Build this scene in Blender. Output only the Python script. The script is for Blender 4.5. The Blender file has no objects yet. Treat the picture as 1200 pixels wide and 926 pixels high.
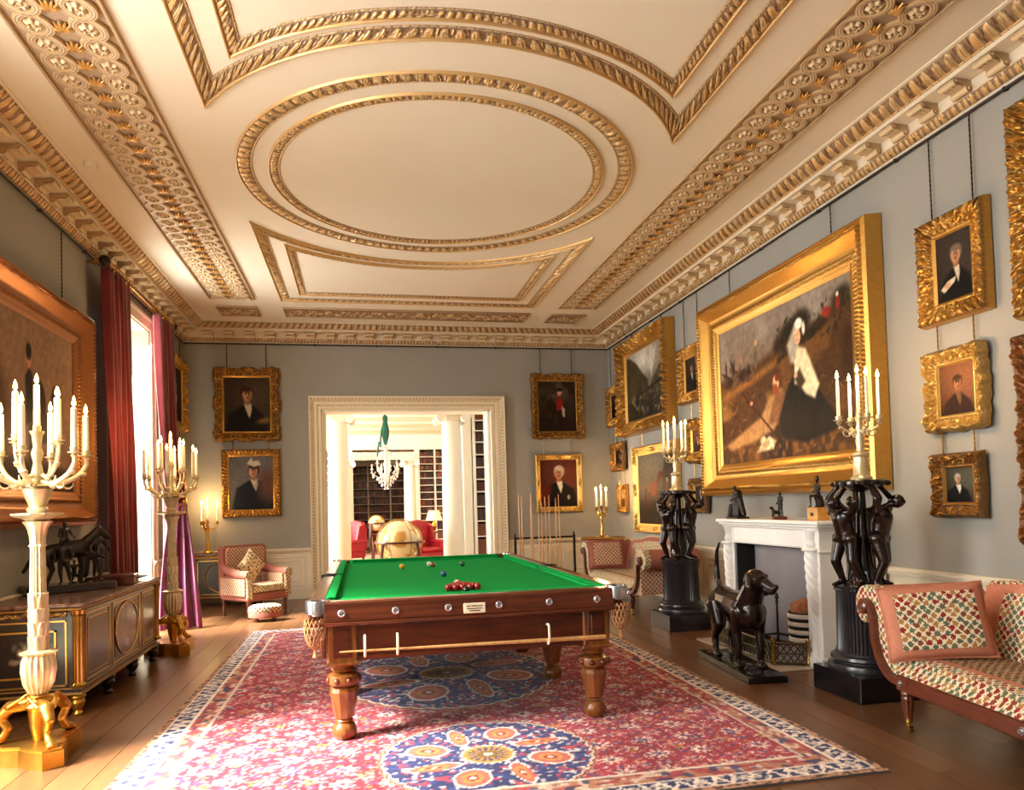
import bpy, math, random
import numpy as np
from mathutils import Matrix, Vector

# ------------------------------------------------------------------ camera, world, light, exposure
sc = bpy.context.scene
COL = sc.collection
rng = random.Random(7)
nprng = np.random.RandomState(7)
PI = math.pi

cam_data = bpy.data.cameras.new('camera')
cam = bpy.data.objects.new('camera', cam_data)
COL.objects.link(cam)
YAW, PITCH, ROLL, FPX, CAMH = 0.202, 0.0321, -0.0284, 855.2, 1.4744
_f = Vector((math.sin(YAW) * math.cos(PITCH), math.cos(YAW) * math.cos(PITCH), math.sin(PITCH)))
_r = Vector((math.cos(YAW), -math.sin(YAW), 0))
_u = _r.cross(_f)
_c, _s = math.cos(ROLL), math.sin(ROLL)
_r2, _u2 = _c * _r + _s * _u, -_s * _r + _c * _u
cam.matrix_world = Matrix(((_r2.x, _u2.x, -_f.x, 0), (_r2.y, _u2.y, -_f.y, 0), (_r2.z, _u2.z, -_f.z, CAMH), (0, 0, 0, 1)))
cam_data.sensor_width = 36.0
cam_data.lens = FPX / 1200 * 36
cam_data.shift_y = 101.5 / 1200
cam_data.clip_start = 0.05
cam_data.clip_end = 200
sc.camera = cam

world = bpy.data.worlds.new('sky')
sc.world = world
world.use_nodes = True
world.node_tree.nodes['Background'].inputs[0].default_value = (0.86, 0.93, 1.0, 1)
world.node_tree.nodes['Background'].inputs[1].default_value = 5.0

sc.view_settings.view_transform = 'Standard'
sc.view_settings.look = 'None'
sc.view_settings.gamma = 1.0
sc.view_settings.use_curve_mapping = False
sc.view_settings.exposure = -0.02
sc.cycles.use_denoising = True
sc.cycles.max_bounces = 8
sc.cycles.diffuse_bounces = 5
sc.cycles.glossy_bounces = 3
sc.cycles.transparent_max_bounces = 8
sc.cycles.sample_clamp_indirect = 6.0
sc.cycles.caustics_reflective = False
sc.cycles.caustics_refractive = False


def area_light(name, loc, target, sx, sy, power, color):
    d = bpy.data.lights.new(name, 'AREA')
    d.shape = 'RECTANGLE'
    d.size, d.size_y, d.energy, d.color = sx, sy, power, color
    o = bpy.data.objects.new(name, d)
    COL.objects.link(o)
    o.location = loc
    v = (Vector(target) - Vector(loc)).normalized()
    o.rotation_euler = v.to_track_quat('-Z', 'Y').to_euler()
    return o


DAY = (1.0, 0.95, 0.88)
# daylight standing outside each tall window of the left wall
for wy, pw in ((10.05, 330), (3.85, 400), (0.4, 190)):
    area_light('window_daylight', (-3.55, wy, 2.5), (0.6, wy, 0.3), 1.7, 3.7, pw, DAY)
# daylight outside the tall windows of the library beyond the doorway
for wy in (15.2, 18.6, 22.0):
    area_light('library_daylight', (-4.9, wy, 2.0), (0, wy, 1.6), 1.8, 2.8, 460, (1.0, 0.96, 0.88))

# soft hazy sun slanting in through the left-hand windows
sun_d = bpy.data.lights.new('hazy_sun', 'SUN')
sun_d.energy, sun_d.angle, sun_d.color = 56.0, math.radians(24), (1.0, 0.94, 0.84)
sun_o = bpy.data.objects.new('hazy_sun', sun_d)
COL.objects.link(sun_o)
sun_o.rotation_euler = Vector((0.62, 0.16, -0.76)).to_track_quat('-Z', 'Y').to_euler()

# ------------------------------------------------------------------ small maths helpers


def lin(c):
    out = []
    for x in c[:3]:
        x = x / 255.0
        out.append(x / 12.92 if x <= 0.04045 else ((x + 0.055) / 1.055) ** 2.4)
    return tuple(out)


def nlin(a):
    a = np.asarray(a, float) / 255.0
    return np.where(a <= 0.04045, a / 12.92, ((a + 0.055) / 1.055) ** 2.4)


def smooth(a, b, x):
    t = np.clip((x - a) / (b - a), 0, 1)
    return t * t * (3 - 2 * t)


_tab = np.random.RandomState(3).rand(256, 256)


def vnoise(x, y):
    xi, yi = np.floor(x).astype(int), np.floor(y).astype(int)
    fx, fy = x - xi, y - yi
    fx, fy = fx * fx * (3 - 2 * fx), fy * fy * (3 - 2 * fy)
    g = lambda a, b: _tab[a % 256, b % 256]
    return (g(xi, yi) * (1 - fx) + g(xi + 1, yi) * fx) * (1 - fy) + (g(xi, yi + 1) * (1 - fx) + g(xi + 1, yi + 1) * fx) * fy


# ------------------------------------------------------------------ materials
MATS = {}


def new_mat(name):
    m = bpy.data.materials.new(name)
    m.use_nodes = True
    nt = m.node_tree
    b = nt.nodes['Principled BSDF']
    MATS[name] = m
    return m, nt, b


def mat(name, c1, c2=None, rough=0.5, metal=0.0, scale=8.0, bump=0.0, bscale=60.0, stretch=None, coat=0.0, spec=0.5, emit=None, estr=0.0, sheen=0.0):
    m, nt, b = new_mat(name)
    N, L = nt.nodes, nt.links
    tc = N.new('ShaderNodeTexCoord')
    mp = N.new('ShaderNodeMapping')
    if stretch:
        mp.inputs['Scale'].default_value = stretch
    L.new(tc.outputs['Object'], mp.inputs['Vector'])
    nz = N.new('ShaderNodeTexNoise')
    nz.inputs['Scale'].default_value = scale
    nz.inputs['Detail'].default_value = 5
    L.new(mp.outputs[0], nz.inputs['Vector'])
    rp = N.new('ShaderNodeValToRGB')
    rp.color_ramp.elements[0].position = 0.3
    rp.color_ramp.elements[1].position = 0.7
    c2 = c2 or tuple(min(255, x * 1.08) for x in c1)
    rp.color_ramp.elements[0].color = (*lin(c1), 1)
    rp.color_ramp.elements[1].color = (*lin(c2), 1)
    L.new(nz.outputs['Fac'], rp.inputs[0])
    L.new(rp.outputs[0], b.inputs['Base Color'])
    b.inputs['Roughness'].default_value = rough
    b.inputs['Metallic'].default_value = metal
    b.inputs['Specular IOR Level'].default_value = spec
    b.inputs['Coat Weight'].default_value = coat
    b.inputs['Coat Roughness'].default_value = 0.15
    if sheen:
        b.inputs['Sheen Weight'].default_value = sheen
    if bump:
        n2 = N.new('ShaderNodeTexNoise')
        n2.inputs['Scale'].default_value = bscale
        n2.inputs['Detail'].default_value = 3
        L.new(mp.outputs[0], n2.inputs['Vector'])
        bp = N.new('ShaderNodeBump')
        bp.inputs['Strength'].default_value = bump
        bp.inputs['Distance'].default_value = 0.01
        L.new(n2.outputs['Fac'], bp.inputs['Height'])
        L.new(bp.outputs[0], b.inputs['Normal'])
    if emit:
        b.inputs['Emission Color'].default_value = (*lin(emit), 1)
        b.inputs['Emission Strength'].default_value = estr
    return m


def mat_attr(name, low, high, rough_lo=0.6, rough_hi=0.35, metal_hi=0.8, metal_lo=0.0, bump=0.15, bscale=90, mids=()):
    """two-tone carved finish: the Col attribute says where the gilding sits"""
    m, nt, b = new_mat(name)
    N, L = nt.nodes, nt.links
    at = N.new('ShaderNodeAttribute')
    at.attribute_name = 'Col'
    nz = N.new('ShaderNodeTexNoise')
    nz.inputs['Scale'].default_value = 35
    nz.inputs['Detail'].default_value = 4
    tc = N.new('ShaderNodeTexCoord')
    L.new(tc.outputs['Object'], nz.inputs['Vector'])
    ad = N.new('ShaderNodeMath')
    ad.operation = 'MULTIPLY_ADD'
    ad.inputs[1].default_value = 0.5
    ad.inputs[2].default_value = -0.25
    L.new(nz.outputs['Fac'], ad.inputs[0])
    a2 = N.new('ShaderNodeMath')
    a2.use_clamp = True
    L.new(at.outputs['Fac'], a2.inputs[0])
    L.new(ad.outputs[0], a2.inputs[1])
    mx = N.new('ShaderNodeMix')
    mx.data_type = 'RGBA'
    mx.inputs['A'].default_value = (*lin(low), 1)
    mx.inputs['B'].default_value = (*lin(high), 1)
    L.new(a2.outputs[0], mx.inputs['Factor'])
    L.new(mx.outputs['Result'], b.inputs['Base Color'])
    if mids:
        rp = N.new('ShaderNodeValToRGB')
        rp.color_ramp.elements[0].color = (*lin(low), 1)
        rp.color_ramp.elements[1].color = (*lin(high), 1)
        for p_, c_ in mids:
            rp.color_ramp.elements.new(p_).color = (*lin(c_), 1)
        L.new(at.outputs['Fac'], rp.inputs[0])
        L.new(rp.outputs[0], b.inputs['Base Color'])
    for sock, lo, hi in (('Roughness', rough_lo, rough_hi), ('Metallic', metal_lo, metal_hi)):
        mr = N.new('ShaderNodeMapRange')
        mr.inputs['To Min'].default_value = lo
        mr.inputs['To Max'].default_value = hi
        L.new(a2.outputs[0], mr.inputs['Value'])
        L.new(mr.outputs[0], b.inputs[sock])
    if bump:
        n2 = N.new('ShaderNodeTexNoise')
        n2.inputs['Scale'].default_value = bscale
        L.new(tc.outputs['Object'], n2.inputs['Vector'])
        bp = N.new('ShaderNodeBump')
        bp.inputs['Strength'].default_value = bump
        bp.inputs['Distance'].default_value = 0.006
        L.new(n2.outputs['Fac'], bp.inputs['Height'])
        L.new(bp.outputs[0], b.inputs['Normal'])
    return m


def mat_paint(name, rough=0.35, bump=0.08, bscale=250, spec=0.5, sheen=0):
    """flat print: colour straight from the Col attribute"""
    m, nt, b = new_mat(name)
    N, L = nt.nodes, nt.links
    at = N.new('ShaderNodeAttribute')
    at.attribute_name = 'Col'
    L.new(at.outputs['Color'], b.inputs['Base Color'])
    b.inputs['Roughness'].default_value = rough
    b.inputs['Specular IOR Level'].default_value = spec
    b.inputs['Sheen Weight'].default_value = sheen
    if bump:
        tc = N.new('ShaderNodeTexCoord')
        n2 = N.new('ShaderNodeTexNoise')
        n2.inputs['Scale'].default_value = bscale
        L.new(tc.outputs['Object'], n2.inputs['Vector'])
        bp = N.new('ShaderNodeBump')
        bp.inputs['Strength'].default_value = bump
        bp.inputs['Distance'].default_value = 0.004
        L.new(n2.outputs['Fac'], bp.inputs['Height'])
        L.new(bp.outputs[0], b.inputs['Normal'])
    return m


def mat_floral(name, ground, cols, cell=0.05, rough=0.9, randomness=0.35, petal=0.36):
    """woven sprigs: one small flower in each cell of the UV plane (UVs are metres)"""
    m, nt, b = new_mat(name)
    N, L = nt.nodes, nt.links
    uv = N.new('ShaderNodeUVMap')
    mp = N.new('ShaderNodeMapping')
    mp.inputs['Rotation'].default_value = (0, 0, PI / 4)
    L.new(uv.outputs[0], mp.inputs['Vector'])
    vo = N.new('ShaderNodeTexVoronoi')
    vo.voronoi_dimensions = '2D'
    vo.inputs['Scale'].default_value = 1 / cell
    vo.inputs['Randomness'].default_value = randomness
    L.new(mp.outputs[0], vo.inputs['Vector'])
    nz = N.new('ShaderNodeTexNoise')
    nz.inputs['Scale'].default_value = 3.2 / cell
    nz.inputs['Detail'].default_value = 1
    L.new(mp.outputs[0], nz.inputs['Vector'])
    ad = N.new('ShaderNodeMath')
    ad.operation = 'MULTIPLY_ADD'
    ad.inputs[1].default_value = 0.9
    L.new(nz.outputs['Fac'], ad.inputs[0])
    L.new(vo.outputs['Distance'], ad.inputs[2])
    lt = N.new('ShaderNodeMath')
    lt.operation = 'LESS_THAN'
    lt.inputs[1].default_value = petal + 0.42
    L.new(ad.outputs[0], lt.inputs[0])
    sp = N.new('ShaderNodeSeparateColor')
    L.new(vo.outputs['Color'], sp.inputs[0])
    rp = N.new('ShaderNodeValToRGB')
    rp.color_ramp.interpolation = 'CONSTANT'
    e = rp.color_ramp.elements
    e[0].color = (*lin(cols[0]), 1)
    e[1].position = 1.0 / len(cols)
    e[1].color = (*lin(cols[1]), 1)
    for i, c in enumerate(cols[2:], 2):
        k = e.new(i / len(cols))
        k.color = (*lin(c), 1)
    L.new(sp.outputs[0], rp.inputs[0])
    mx = N.new('ShaderNodeMix')
    mx.data_type = 'RGBA'
    mx.inputs['A'].default_value = (*lin(ground), 1)
    L.new(rp.outputs[0], mx.inputs['B'])
    L.new(lt.outputs[0], mx.inputs['Factor'])
    L.new(mx.outputs['Result'], b.inputs['Base Color'])
    b.inputs['Roughness'].default_value = rough
    b.inputs['Specular IOR Level'].default_value = 0.2
    return m


def mat_glass(name, tint=(0.95, 0.97, 0.97)):
    m, nt, b = new_mat(name)
    N, L = nt.nodes, nt.links
    tr = N.new('ShaderNodeBsdfTransparent')
    tr.inputs[0].default_value = (*tint, 1)
    gl = N.new('ShaderNodeBsdfGlossy')
    gl.inputs['Roughness'].default_value = 0.03
    mx = N.new('ShaderNodeMixShader')
    mx.inputs[0].default_value = 0.05
    L.new(tr.outputs[0], mx.inputs[1])
    L.new(gl.outputs[0], mx.inputs[2])
    L.new(mx.outputs[0], nt.nodes['Material Output'].inputs['Surface'])
    return m


mat('wall_paint', (150, 148, 141), (157, 155, 148), rough=0.75, scale=1.2, bump=0.05, bscale=120, spec=0.25)
mat('cream_plaster', (226, 214, 194), (234, 223, 204), rough=0.6, scale=2, spec=0.3)
mat('ceiling_paint', (226, 213, 192), (231, 219, 199), rough=0.7, scale=0.8, spec=0.25)
mat('cream_wood', (226, 214, 188), (235, 224, 200), rough=0.4, scale=3)
mat('white_marble', (226, 224, 219), (240, 238, 234), rough=0.28, scale=3, spec=0.5)
mat('library_white', (238, 232, 214), (243, 238, 222), rough=0.5, scale=2)
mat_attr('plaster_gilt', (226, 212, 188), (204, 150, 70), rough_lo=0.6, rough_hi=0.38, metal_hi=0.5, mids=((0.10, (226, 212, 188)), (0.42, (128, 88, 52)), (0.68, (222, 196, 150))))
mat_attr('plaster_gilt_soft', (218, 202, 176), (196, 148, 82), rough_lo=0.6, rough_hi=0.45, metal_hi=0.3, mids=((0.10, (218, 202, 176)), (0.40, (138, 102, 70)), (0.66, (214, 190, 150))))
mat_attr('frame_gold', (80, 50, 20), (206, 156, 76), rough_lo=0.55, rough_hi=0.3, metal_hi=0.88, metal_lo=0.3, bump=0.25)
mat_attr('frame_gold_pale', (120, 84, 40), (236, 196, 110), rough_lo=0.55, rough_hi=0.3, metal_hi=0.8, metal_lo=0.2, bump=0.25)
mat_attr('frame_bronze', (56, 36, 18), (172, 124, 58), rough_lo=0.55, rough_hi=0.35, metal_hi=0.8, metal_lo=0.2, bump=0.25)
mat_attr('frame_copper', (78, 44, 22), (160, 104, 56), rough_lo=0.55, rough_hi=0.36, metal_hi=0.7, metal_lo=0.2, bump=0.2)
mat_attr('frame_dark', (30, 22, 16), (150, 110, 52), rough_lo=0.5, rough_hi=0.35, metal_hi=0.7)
mat('gilt', (206, 150, 58), (222, 170, 78), rough=0.28, metal=0.9, scale=20, bump=0.1)
mat('gilt_white', (214, 192, 140), (238, 224, 188), rough=0.32, metal=0.55, scale=14, bump=0.15, bscale=70)
mat('brass', (190, 148, 70), (206, 166, 88), rough=0.25, metal=0.95, scale=20)
mat('silver', (190, 190, 195), rough=0.25, metal=0.95)
mat('dark_iron', (34, 30, 28), (44, 38, 34), rough=0.4, metal=0.6)
mat('black_marble', (14, 13, 14), (26, 24, 26), rough=0.16, scale=5, spec=0.6)
mat('ebony_paint', (26, 24, 27), (38, 36, 40), rough=0.28, scale=8, spec=0.6)
mat('bronze', (22, 15, 12), (44, 29, 21), rough=0.2, metal=0.35, scale=14, bump=0.15, bscale=35, spec=0.7)
mat('bronze_small', (24, 19, 16), (42, 32, 25), rough=0.35, metal=0.4, scale=30, bump=0.4, bscale=60)
mat('mahogany', (64, 26, 12), (104, 46, 22), rough=0.28, scale=5, stretch=(1, 1, 7), coat=0.3)
mat('mahogany_rail', (72, 33, 18), (108, 54, 30), rough=0.25, scale=5, stretch=(0.4, 9, 9), coat=0.3)
mat('oak_leg', (104, 56, 22), (150, 92, 40), rough=0.3, scale=5, stretch=(8, 8, 1), coat=0.3)
mat('sofa_wood', (80, 36, 22), (110, 54, 34), rough=0.28, scale=6, stretch=(1, 1, 6), coat=0.3)
mat('ebony_wood', (22, 16, 13), (36, 25, 18), rough=0.25, scale=6, coat=0.4)
mat('lacquer_panel', (52, 38, 40), (90, 66, 66), rough=0.15, scale=4, coat=0.6)
mat('top_marble', (66, 44, 38), (150, 112, 92), rough=0.18, scale=22)
mat('baize', (14, 140, 62), (22, 152, 70), rough=0.95, scale=40, bump=0.04, bscale=500, spec=0.05)
mat('baize_cushion', (20, 152, 72), (28, 162, 80), rough=0.95, scale=40, spec=0.05)
mat('net_cord', (150, 106, 66), (176, 130, 84), rough=0.9, scale=60)
mat('ivory', (236, 226, 196), rough=0.4)
mat('wax', (250, 240, 214), rough=0.45)
mat('flame', (255, 200, 110), emit=(255, 190, 92), estr=45.0)
mat('velvet', (92, 24, 30), (118, 34, 38), rough=0.85, scale=3, sheen=0.5, spec=0.2)
mat('curtain_lining', (112, 30, 72), (136, 44, 92), rough=0.4, scale=5, sheen=0.3)
mat('rose_fabric', (184, 118, 94), (196, 130, 104), rough=0.9, scale=30, spec=0.15)
mat('rose_trim', (150, 90, 78), (166, 104, 90), rough=0.9, scale=30, spec=0.15)
mat_floral('floral', (226, 212, 178), [(142, 44, 44), (104, 108, 84), (168, 120, 74), (128, 66, 48), (92, 100, 84)], cell=0.038, petal=0.46, randomness=0.15)
mat_floral('floral_small', (212, 196, 160), [(132, 40, 38), (92, 96, 70), (120, 70, 44)], cell=0.036)
mat_floral('lattice', (206, 168, 138), [(96, 44, 36), (80, 38, 34)], cell=0.04, randomness=0.0, petal=0.3)
mat_floral('seat_weave', (178, 152, 116), [(104, 56, 44), (88, 70, 54), (132, 84, 60)], cell=0.04, randomness=0.15, petal=0.42)
mat('needlework', (216, 190, 142), (226, 204, 160), rough=0.9, scale=20)
mat('red_leather', (150, 22, 38), (176, 36, 50), rough=0.45, scale=8)
mat('lamp_shade', (240, 222, 170), rough=0.8, emit=(255, 226, 160), estr=0.7)
mat('globe_map', (214, 180, 112), (232, 206, 148), rough=0.35, scale=5)
mat('book_leather', (70, 26, 18), (98, 40, 26), rough=0.5, scale=10)
mat('book_brown', (52, 30, 22), (74, 44, 30), rough=0.5, scale=10)
mat('book_tan', (112, 62, 34), (140, 84, 50), rough=0.5, scale=10)
mat('book_dark', (32, 24, 24), (48, 34, 30), rough=0.5, scale=10)
mat('green_cloth', (10, 70, 58), (20, 96, 78), rough=0.8, scale=10)
mat('grey_board', (104, 100, 108), (124, 120, 126), rough=0.45, scale=2)
mat('soot', (20, 18, 18), (32, 28, 27), rough=0.9)
mat('log_bark', (140, 82, 50), (176, 112, 74), rough=0.9, scale=30, bump=0.5)
mat('hearth_stone', (176, 160, 142), (192, 178, 160), rough=0.5)
mat('yellow_marble', (188, 130, 52), (214, 158, 76), rough=0.3, scale=14)
mat('cue_wood', (190, 140, 84), (214, 166, 106), rough=0.35, scale=5, stretch=(9, 9, 1))
mat('plastic_white', (220, 208, 196), rough=0.5)
for nm, c in (('ball_red', (150, 14, 22)), ('ball_yellow', (226, 168, 14)), ('ball_white', (236, 226, 204)), ('ball_brown', (96, 44, 22)), ('ball_green', (12, 74, 44)), ('ball_blue', (34, 72, 132)), ('ball_pink', (232, 186, 168)), ('ball_black', (14, 13, 14))):
    mat(nm, c, c, rough=0.08, spec=0.6, coat=0.4)
mat_paint('oil_paint', rough=0.5, bump=0.06, spec=0.06)
mat_paint('rug_pile', rough=0.95, bump=0.25, bscale=220, spec=0.1, sheen=0.15)
mat_paint('plank_wood', rough=0.3, bump=0.05, bscale=60, spec=0.5)
mat_paint('marquetry', rough=0.2, bump=0)
mat_paint('needle_paint', rough=0.9, bump=0.2, bscale=400)
mat_glass('window_glass')
m, nt, b = new_mat('crystal')
b.inputs['Base Color'].default_value = (0.95, 0.93, 0.85, 1)
b.inputs['Roughness'].default_value = 0.08
b.inputs['Transmission Weight'].default_value = 0.35
b.inputs['Metallic'].default_value = 0.2


# ------------------------------------------------------------------ mesh building
def children_index():
    return {}


class MB:
    """collects shapes; build() links them as one mesh object"""

    def __init__(self):
        self.v, self.f, self.c, self.n = [], [], [], 0

    def add(self, verts, faces, cols=None):
        verts = np.asarray(verts, float).reshape(-1, 3)
        self.v.append(verts)
        o = self.n
        if isinstance(faces, np.ndarray):
            self.f.extend((faces + o).tolist())
        else:
            self.f.extend([tuple(i + o for i in f) for f in faces])
        k = len(verts)
        if cols is None:
            cols = np.full((k, 3), 0.5)
        cols = np.asarray(cols, float)
        if cols.ndim == 1:
            cols = np.repeat(cols[:, None], 3, 1) if len(cols) == k and k != 3 else np.tile(cols, (k, 1))
        self.c.append(cols)
        self.n += k
        return self

    def box(self, x0, x1, y0, y1, z0, z1, b=0.0, col=None):
        lo, hi = np.array([min(x0, x1), min(y0, y1), min(z0, z1)]), np.array([max(x0, x1), max(y0, y1), max(z0, z1)])
        b = min(b, *(0.45 * (hi - lo)))
        cs = None if col is None else np.asarray(col, float)
        if b <= 0:
            v = [[(lo, hi)[i][0], (lo, hi)[j][1], (lo, hi)[k][2]] for i in (0, 1) for j in (0, 1) for k in (0, 1)]
            f = [(0, 1, 3, 2), (4, 6, 7, 5), (0, 4, 5, 1), (2, 3, 7, 6), (0, 2, 6, 4), (1, 5, 7, 3)]
            return self.add(v, f, None if cs is None else np.tile(cs, (8, 1)))
        v, idx = [], {}
        for i in (0, 1):
            for j in (0, 1):
                for k in (0, 1):
                    p = np.array([(lo, hi)[i][0], (lo, hi)[j][1], (lo, hi)[k][2]])
                    s = np.array([1 if i == 0 else -1, 1 if j == 0 else -1, 1 if k == 0 else -1]) * b
                    for a in range(3):
                        q = p + s
                        q[a] = p[a]
                        idx[(i, j, k, a)] = len(v)
                        v.append(q)
        f = []
        for a in range(3):
            o1, o2 = [x for x in range(3) if x != a]
            for s in (0, 1):
                loop = []
                for t1, t2 in ((0, 0), (1, 0), (1, 1), (0, 1)):
                    key = [0, 0, 0]
                    key[a], key[o1], key[o2] = s, t1, t2
                    loop.append(idx[(*key, a)])
                flip = (s == 0) ^ (a == 1)
                f.append(tuple(loop[::-1] if flip else loop))
        for a in range(3):
            o1, o2 = [x for x in range(3) if x != a]
            for t1 in (0, 1):
                for t2 in (0, 1):
                    k0, k1 = [0, 0, 0], [0, 0, 0]
                    k0[a], k1[a] = 0, 1
                    k0[o1] = k1[o1] = t1
                    k0[o2] = k1[o2] = t2
                    f.append((idx[(*k0, o1)], idx[(*k1, o1)], idx[(*k1, o2)], idx[(*k0, o2)]))
        for i in (0, 1):
            for j in (0, 1):
                for k in (0, 1):
                    f.append((idx[(i, j, k, 0)], idx[(i, j, k, 1)], idx[(i, j, k, 2)]))
        return self.add(v, f, None if cs is None else np.tile(cs, (24, 1)))

    def grid(self, P, cu=False, cv=False, cols=None):
        P = np.asarray(P, float)
        nu, nv = P.shape[:2]
        idx = np.arange(nu * nv).reshape(nu, nv)
        a = np.vstack([idx, idx[:1]]) if cu else idx
        if cv:
            a = np.hstack([a, a[:, :1]])
        f = np.stack([a[:-1, :-1], a[1:, :-1], a[1:, 1:], a[:-1, 1:]], -1).reshape(-1, 4)
        c = None if cols is None else np.asarray(cols, float).reshape(nu * nv, -1)
        if c is not None and c.shape[1] == 1:
            c = np.repeat(c, 3, 1)
        return self.add(P.reshape(-1, 3), f, c)

    def lathe(self, prof, seg=20, c=(0, 0, 0), sx=1.0, sy=1.0, flute=0, fdepth=0.0, col=None):
        prof = np.asarray(prof, float)
        a = np.linspace(0, 2 * PI, seg, endpoint=False)
        P = np.zeros((len(prof), seg, 3))
        rr = np.repeat(prof[:, :1], seg, 1)
        if flute:
            rr = rr * (1 - fdepth * np.abs(np.sin(a * flute / 2))[None, :])
        P[:, :, 0] = rr * np.cos(a) * sx + c[0]
        P[:, :, 1] = rr * np.sin(a) * sy + c[1]
        P[:, :, 2] = prof[:, 1:2] + c[2]
        cols = None
        if col is not None:
            cols = np.repeat(np.asarray(col, float)[:, None], seg, 1)[..., None]
        self.grid(P[:, ::1], cv=True, cols=cols)
        n = self.n
        base = n - len(prof) * seg
        for k, rev in ((0, False), (len(prof) - 1, True)):
            if prof[k, 0] > 1e-5:
                lp = [base + k * seg + i for i in range(seg)]
                self.f.append(tuple(lp if rev else lp[::-1]))
        return self

    def tube(self, path, r, seg=8, closed=False, flat=1.0):
        path = np.asarray(path, float)
        n = len(path)
        r = np.full(n, r) if np.isscalar(r) else np.asarray(r, float)
        t = np.gradient(path, axis=0) if not closed else (np.roll(path, -1, 0) - np.roll(path, 1, 0))
        t /= np.linalg.norm(t, axis=1)[:, None] + 1e-12
        up = np.array([0, 0, 1.0]) if abs(t[0][2]) < 0.9 else np.array([1.0, 0, 0])
        nrm = np.cross(t[0], up)
        nrm /= np.linalg.norm(nrm)
        P = np.zeros((n, seg, 3))
        a = np.linspace(0, 2 * PI, seg, endpoint=False)
        for i in range(n):
            nrm = nrm - t[i] * (nrm @ t[i])
            nrm /= np.linalg.norm(nrm) + 1e-12
            bn = np.cross(t[i], nrm)
            P[i] = path[i] + r[i] * (np.cos(a)[:, None] * nrm + np.sin(a)[:, None] * bn * flat)
        self.grid(P, cu=closed, cv=True)
        if not closed:
            base = self.n - n * seg
            self.f.append(tuple(base + i for i in range(seg)))
            self.f.append(tuple(base + (n - 1) * seg + i for i in range(seg))[::-1])
        return self

    def sphere(self, c, r, seg=14, rings=8, R=None):
        r = np.array([r, r, r]) if np.isscalar(r) else np.asarray(r)
        th = np.linspace(0.02, PI - 0.02, rings + 1)
        ph = np.linspace(0, 2 * PI, seg, endpoint=False)
        P = np.stack([np.sin(th)[:, None] * np.cos(ph), np.sin(th)[:, None] * np.sin(ph), np.repeat(np.cos(th)[:, None], seg, 1)], -1) * r
        if R is not None:
            P = P @ np.asarray(R).T
        P = P + np.asarray(c)
        self.grid(P[::-1], cv=True)
        b = self.n - (rings + 1) * seg
        self.f.append(tuple(b + i for i in range(seg))[::-1])
        self.f.append(tuple(b + rings * seg + i for i in range(seg)))
        return self

    def prism(self, pts, z0, z1, axis=2):
        """extrude a closed outline; axis 2: (x,y), 0: (y,z), 1: (x,z)"""
        pts = np.asarray(pts, float)
        n = len(pts)
        def up(z):
            o = np.zeros((n, 3))
            k = [a for a in range(3) if a != axis]
            o[:, k[0]], o[:, k[1]], o[:, axis] = pts[:, 0], pts[:, 1], z
            return o
        f = [tuple(range(n))[::-1], tuple(range(n, 2 * n))] + [(i, (i + 1) % n, n + (i + 1) % n, n + i) for i in range(n)]
        return self.add(np.vstack([up(z0), up(z1)]), f)

    def move(self, M):
        M = np.array(M)
        self.v = [np.c_[a, np.ones(len(a))] @ M.T[:, :3] for a in self.v]
        return self

    def build(self, name, material, parent=None, sharp=35, smooth=True, uv=False, recalc=True):
        me = bpy.data.meshes.new(name)
        V = np.vstack(self.v)
        me.from_pydata(V.tolist(), [], self.f)
        if isinstance(material, str):
            material = MATS[material]
        me.materials.append(material)
        if recalc:
            import bmesh
            bm = bmesh.new()
            bm.from_mesh(me)
            bmesh.ops.recalc_face_normals(bm, faces=bm.faces)
            bm.to_mesh(me)
            bm.free()
        at = me.color_attributes.new('Col', 'FLOAT_COLOR', 'POINT')
        C = np.vstack(self.c)
        at.data.foreach_set('color', np.c_[C, np.ones(len(C))].astype(np.float32).ravel())
        if smooth:
            me.polygons.foreach_set('use_smooth', np.ones(len(me.polygons), bool))
            me.set_sharp_from_angle(angle=math.radians(sharp))
        if uv:
            ul = me.uv_layers.new(name='UVMap')
            nl = len(me.loops)
            vi = np.zeros(nl, int)
            me.loops.foreach_get('vertex_index', vi)
            pn = np.zeros(len(me.polygons) * 3)
            me.polygons.foreach_get('normal', pn)
            pn = np.abs(pn.reshape(-1, 3))
            tot = np.zeros(len(me.polygons), int)
            me.polygons.foreach_get('loop_total', tot)
            ax = np.repeat(pn.argmax(1), tot)
            p = V[vi]
            U = np.where(ax[:, None] == 0, p[:, [1, 2]], np.where(ax[:, None] == 1, p[:, [0, 2]], p[:, [0, 1]]))
            ul.data.foreach_set('uv', U.astype(np.float32).ravel())
        o = bpy.data.objects.new(name, me)
        COL.objects.link(o)
        if parent is not None:
            o.parent = parent
        return o


def tag(o, label, cat, group=None):
    o['label'] = label
    o['category'] = cat
    if group:
        o['group'] = group
    return o


def thing(name, label, cat, loc=(0, 0, 0), rz=0.0, group=None):
    o = bpy.data.objects.new(name, None)
    COL.objects.link(o)
    o.location = loc
    o.rotation_euler = (0, 0, rz)
    o.empty_display_size = 0.1
    return tag(o, label, cat, group)


def struct(o):
    o['kind'] = 'structure'
    return o


KIDS = {}


def copy_tree(root, loc=None, rz=None, label=None, parent=None):
    c = root.copy()
    COL.objects.link(c)
    if parent is not None:
        c.parent = parent
    if loc is not None:
        c.location = loc
    if rz is not None:
        c.rotation_euler = (0, 0, rz)
    if label:
        c['label'] = label
    for k in list(root.children):
        copy_tree(k, parent=c)
    return c


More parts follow.
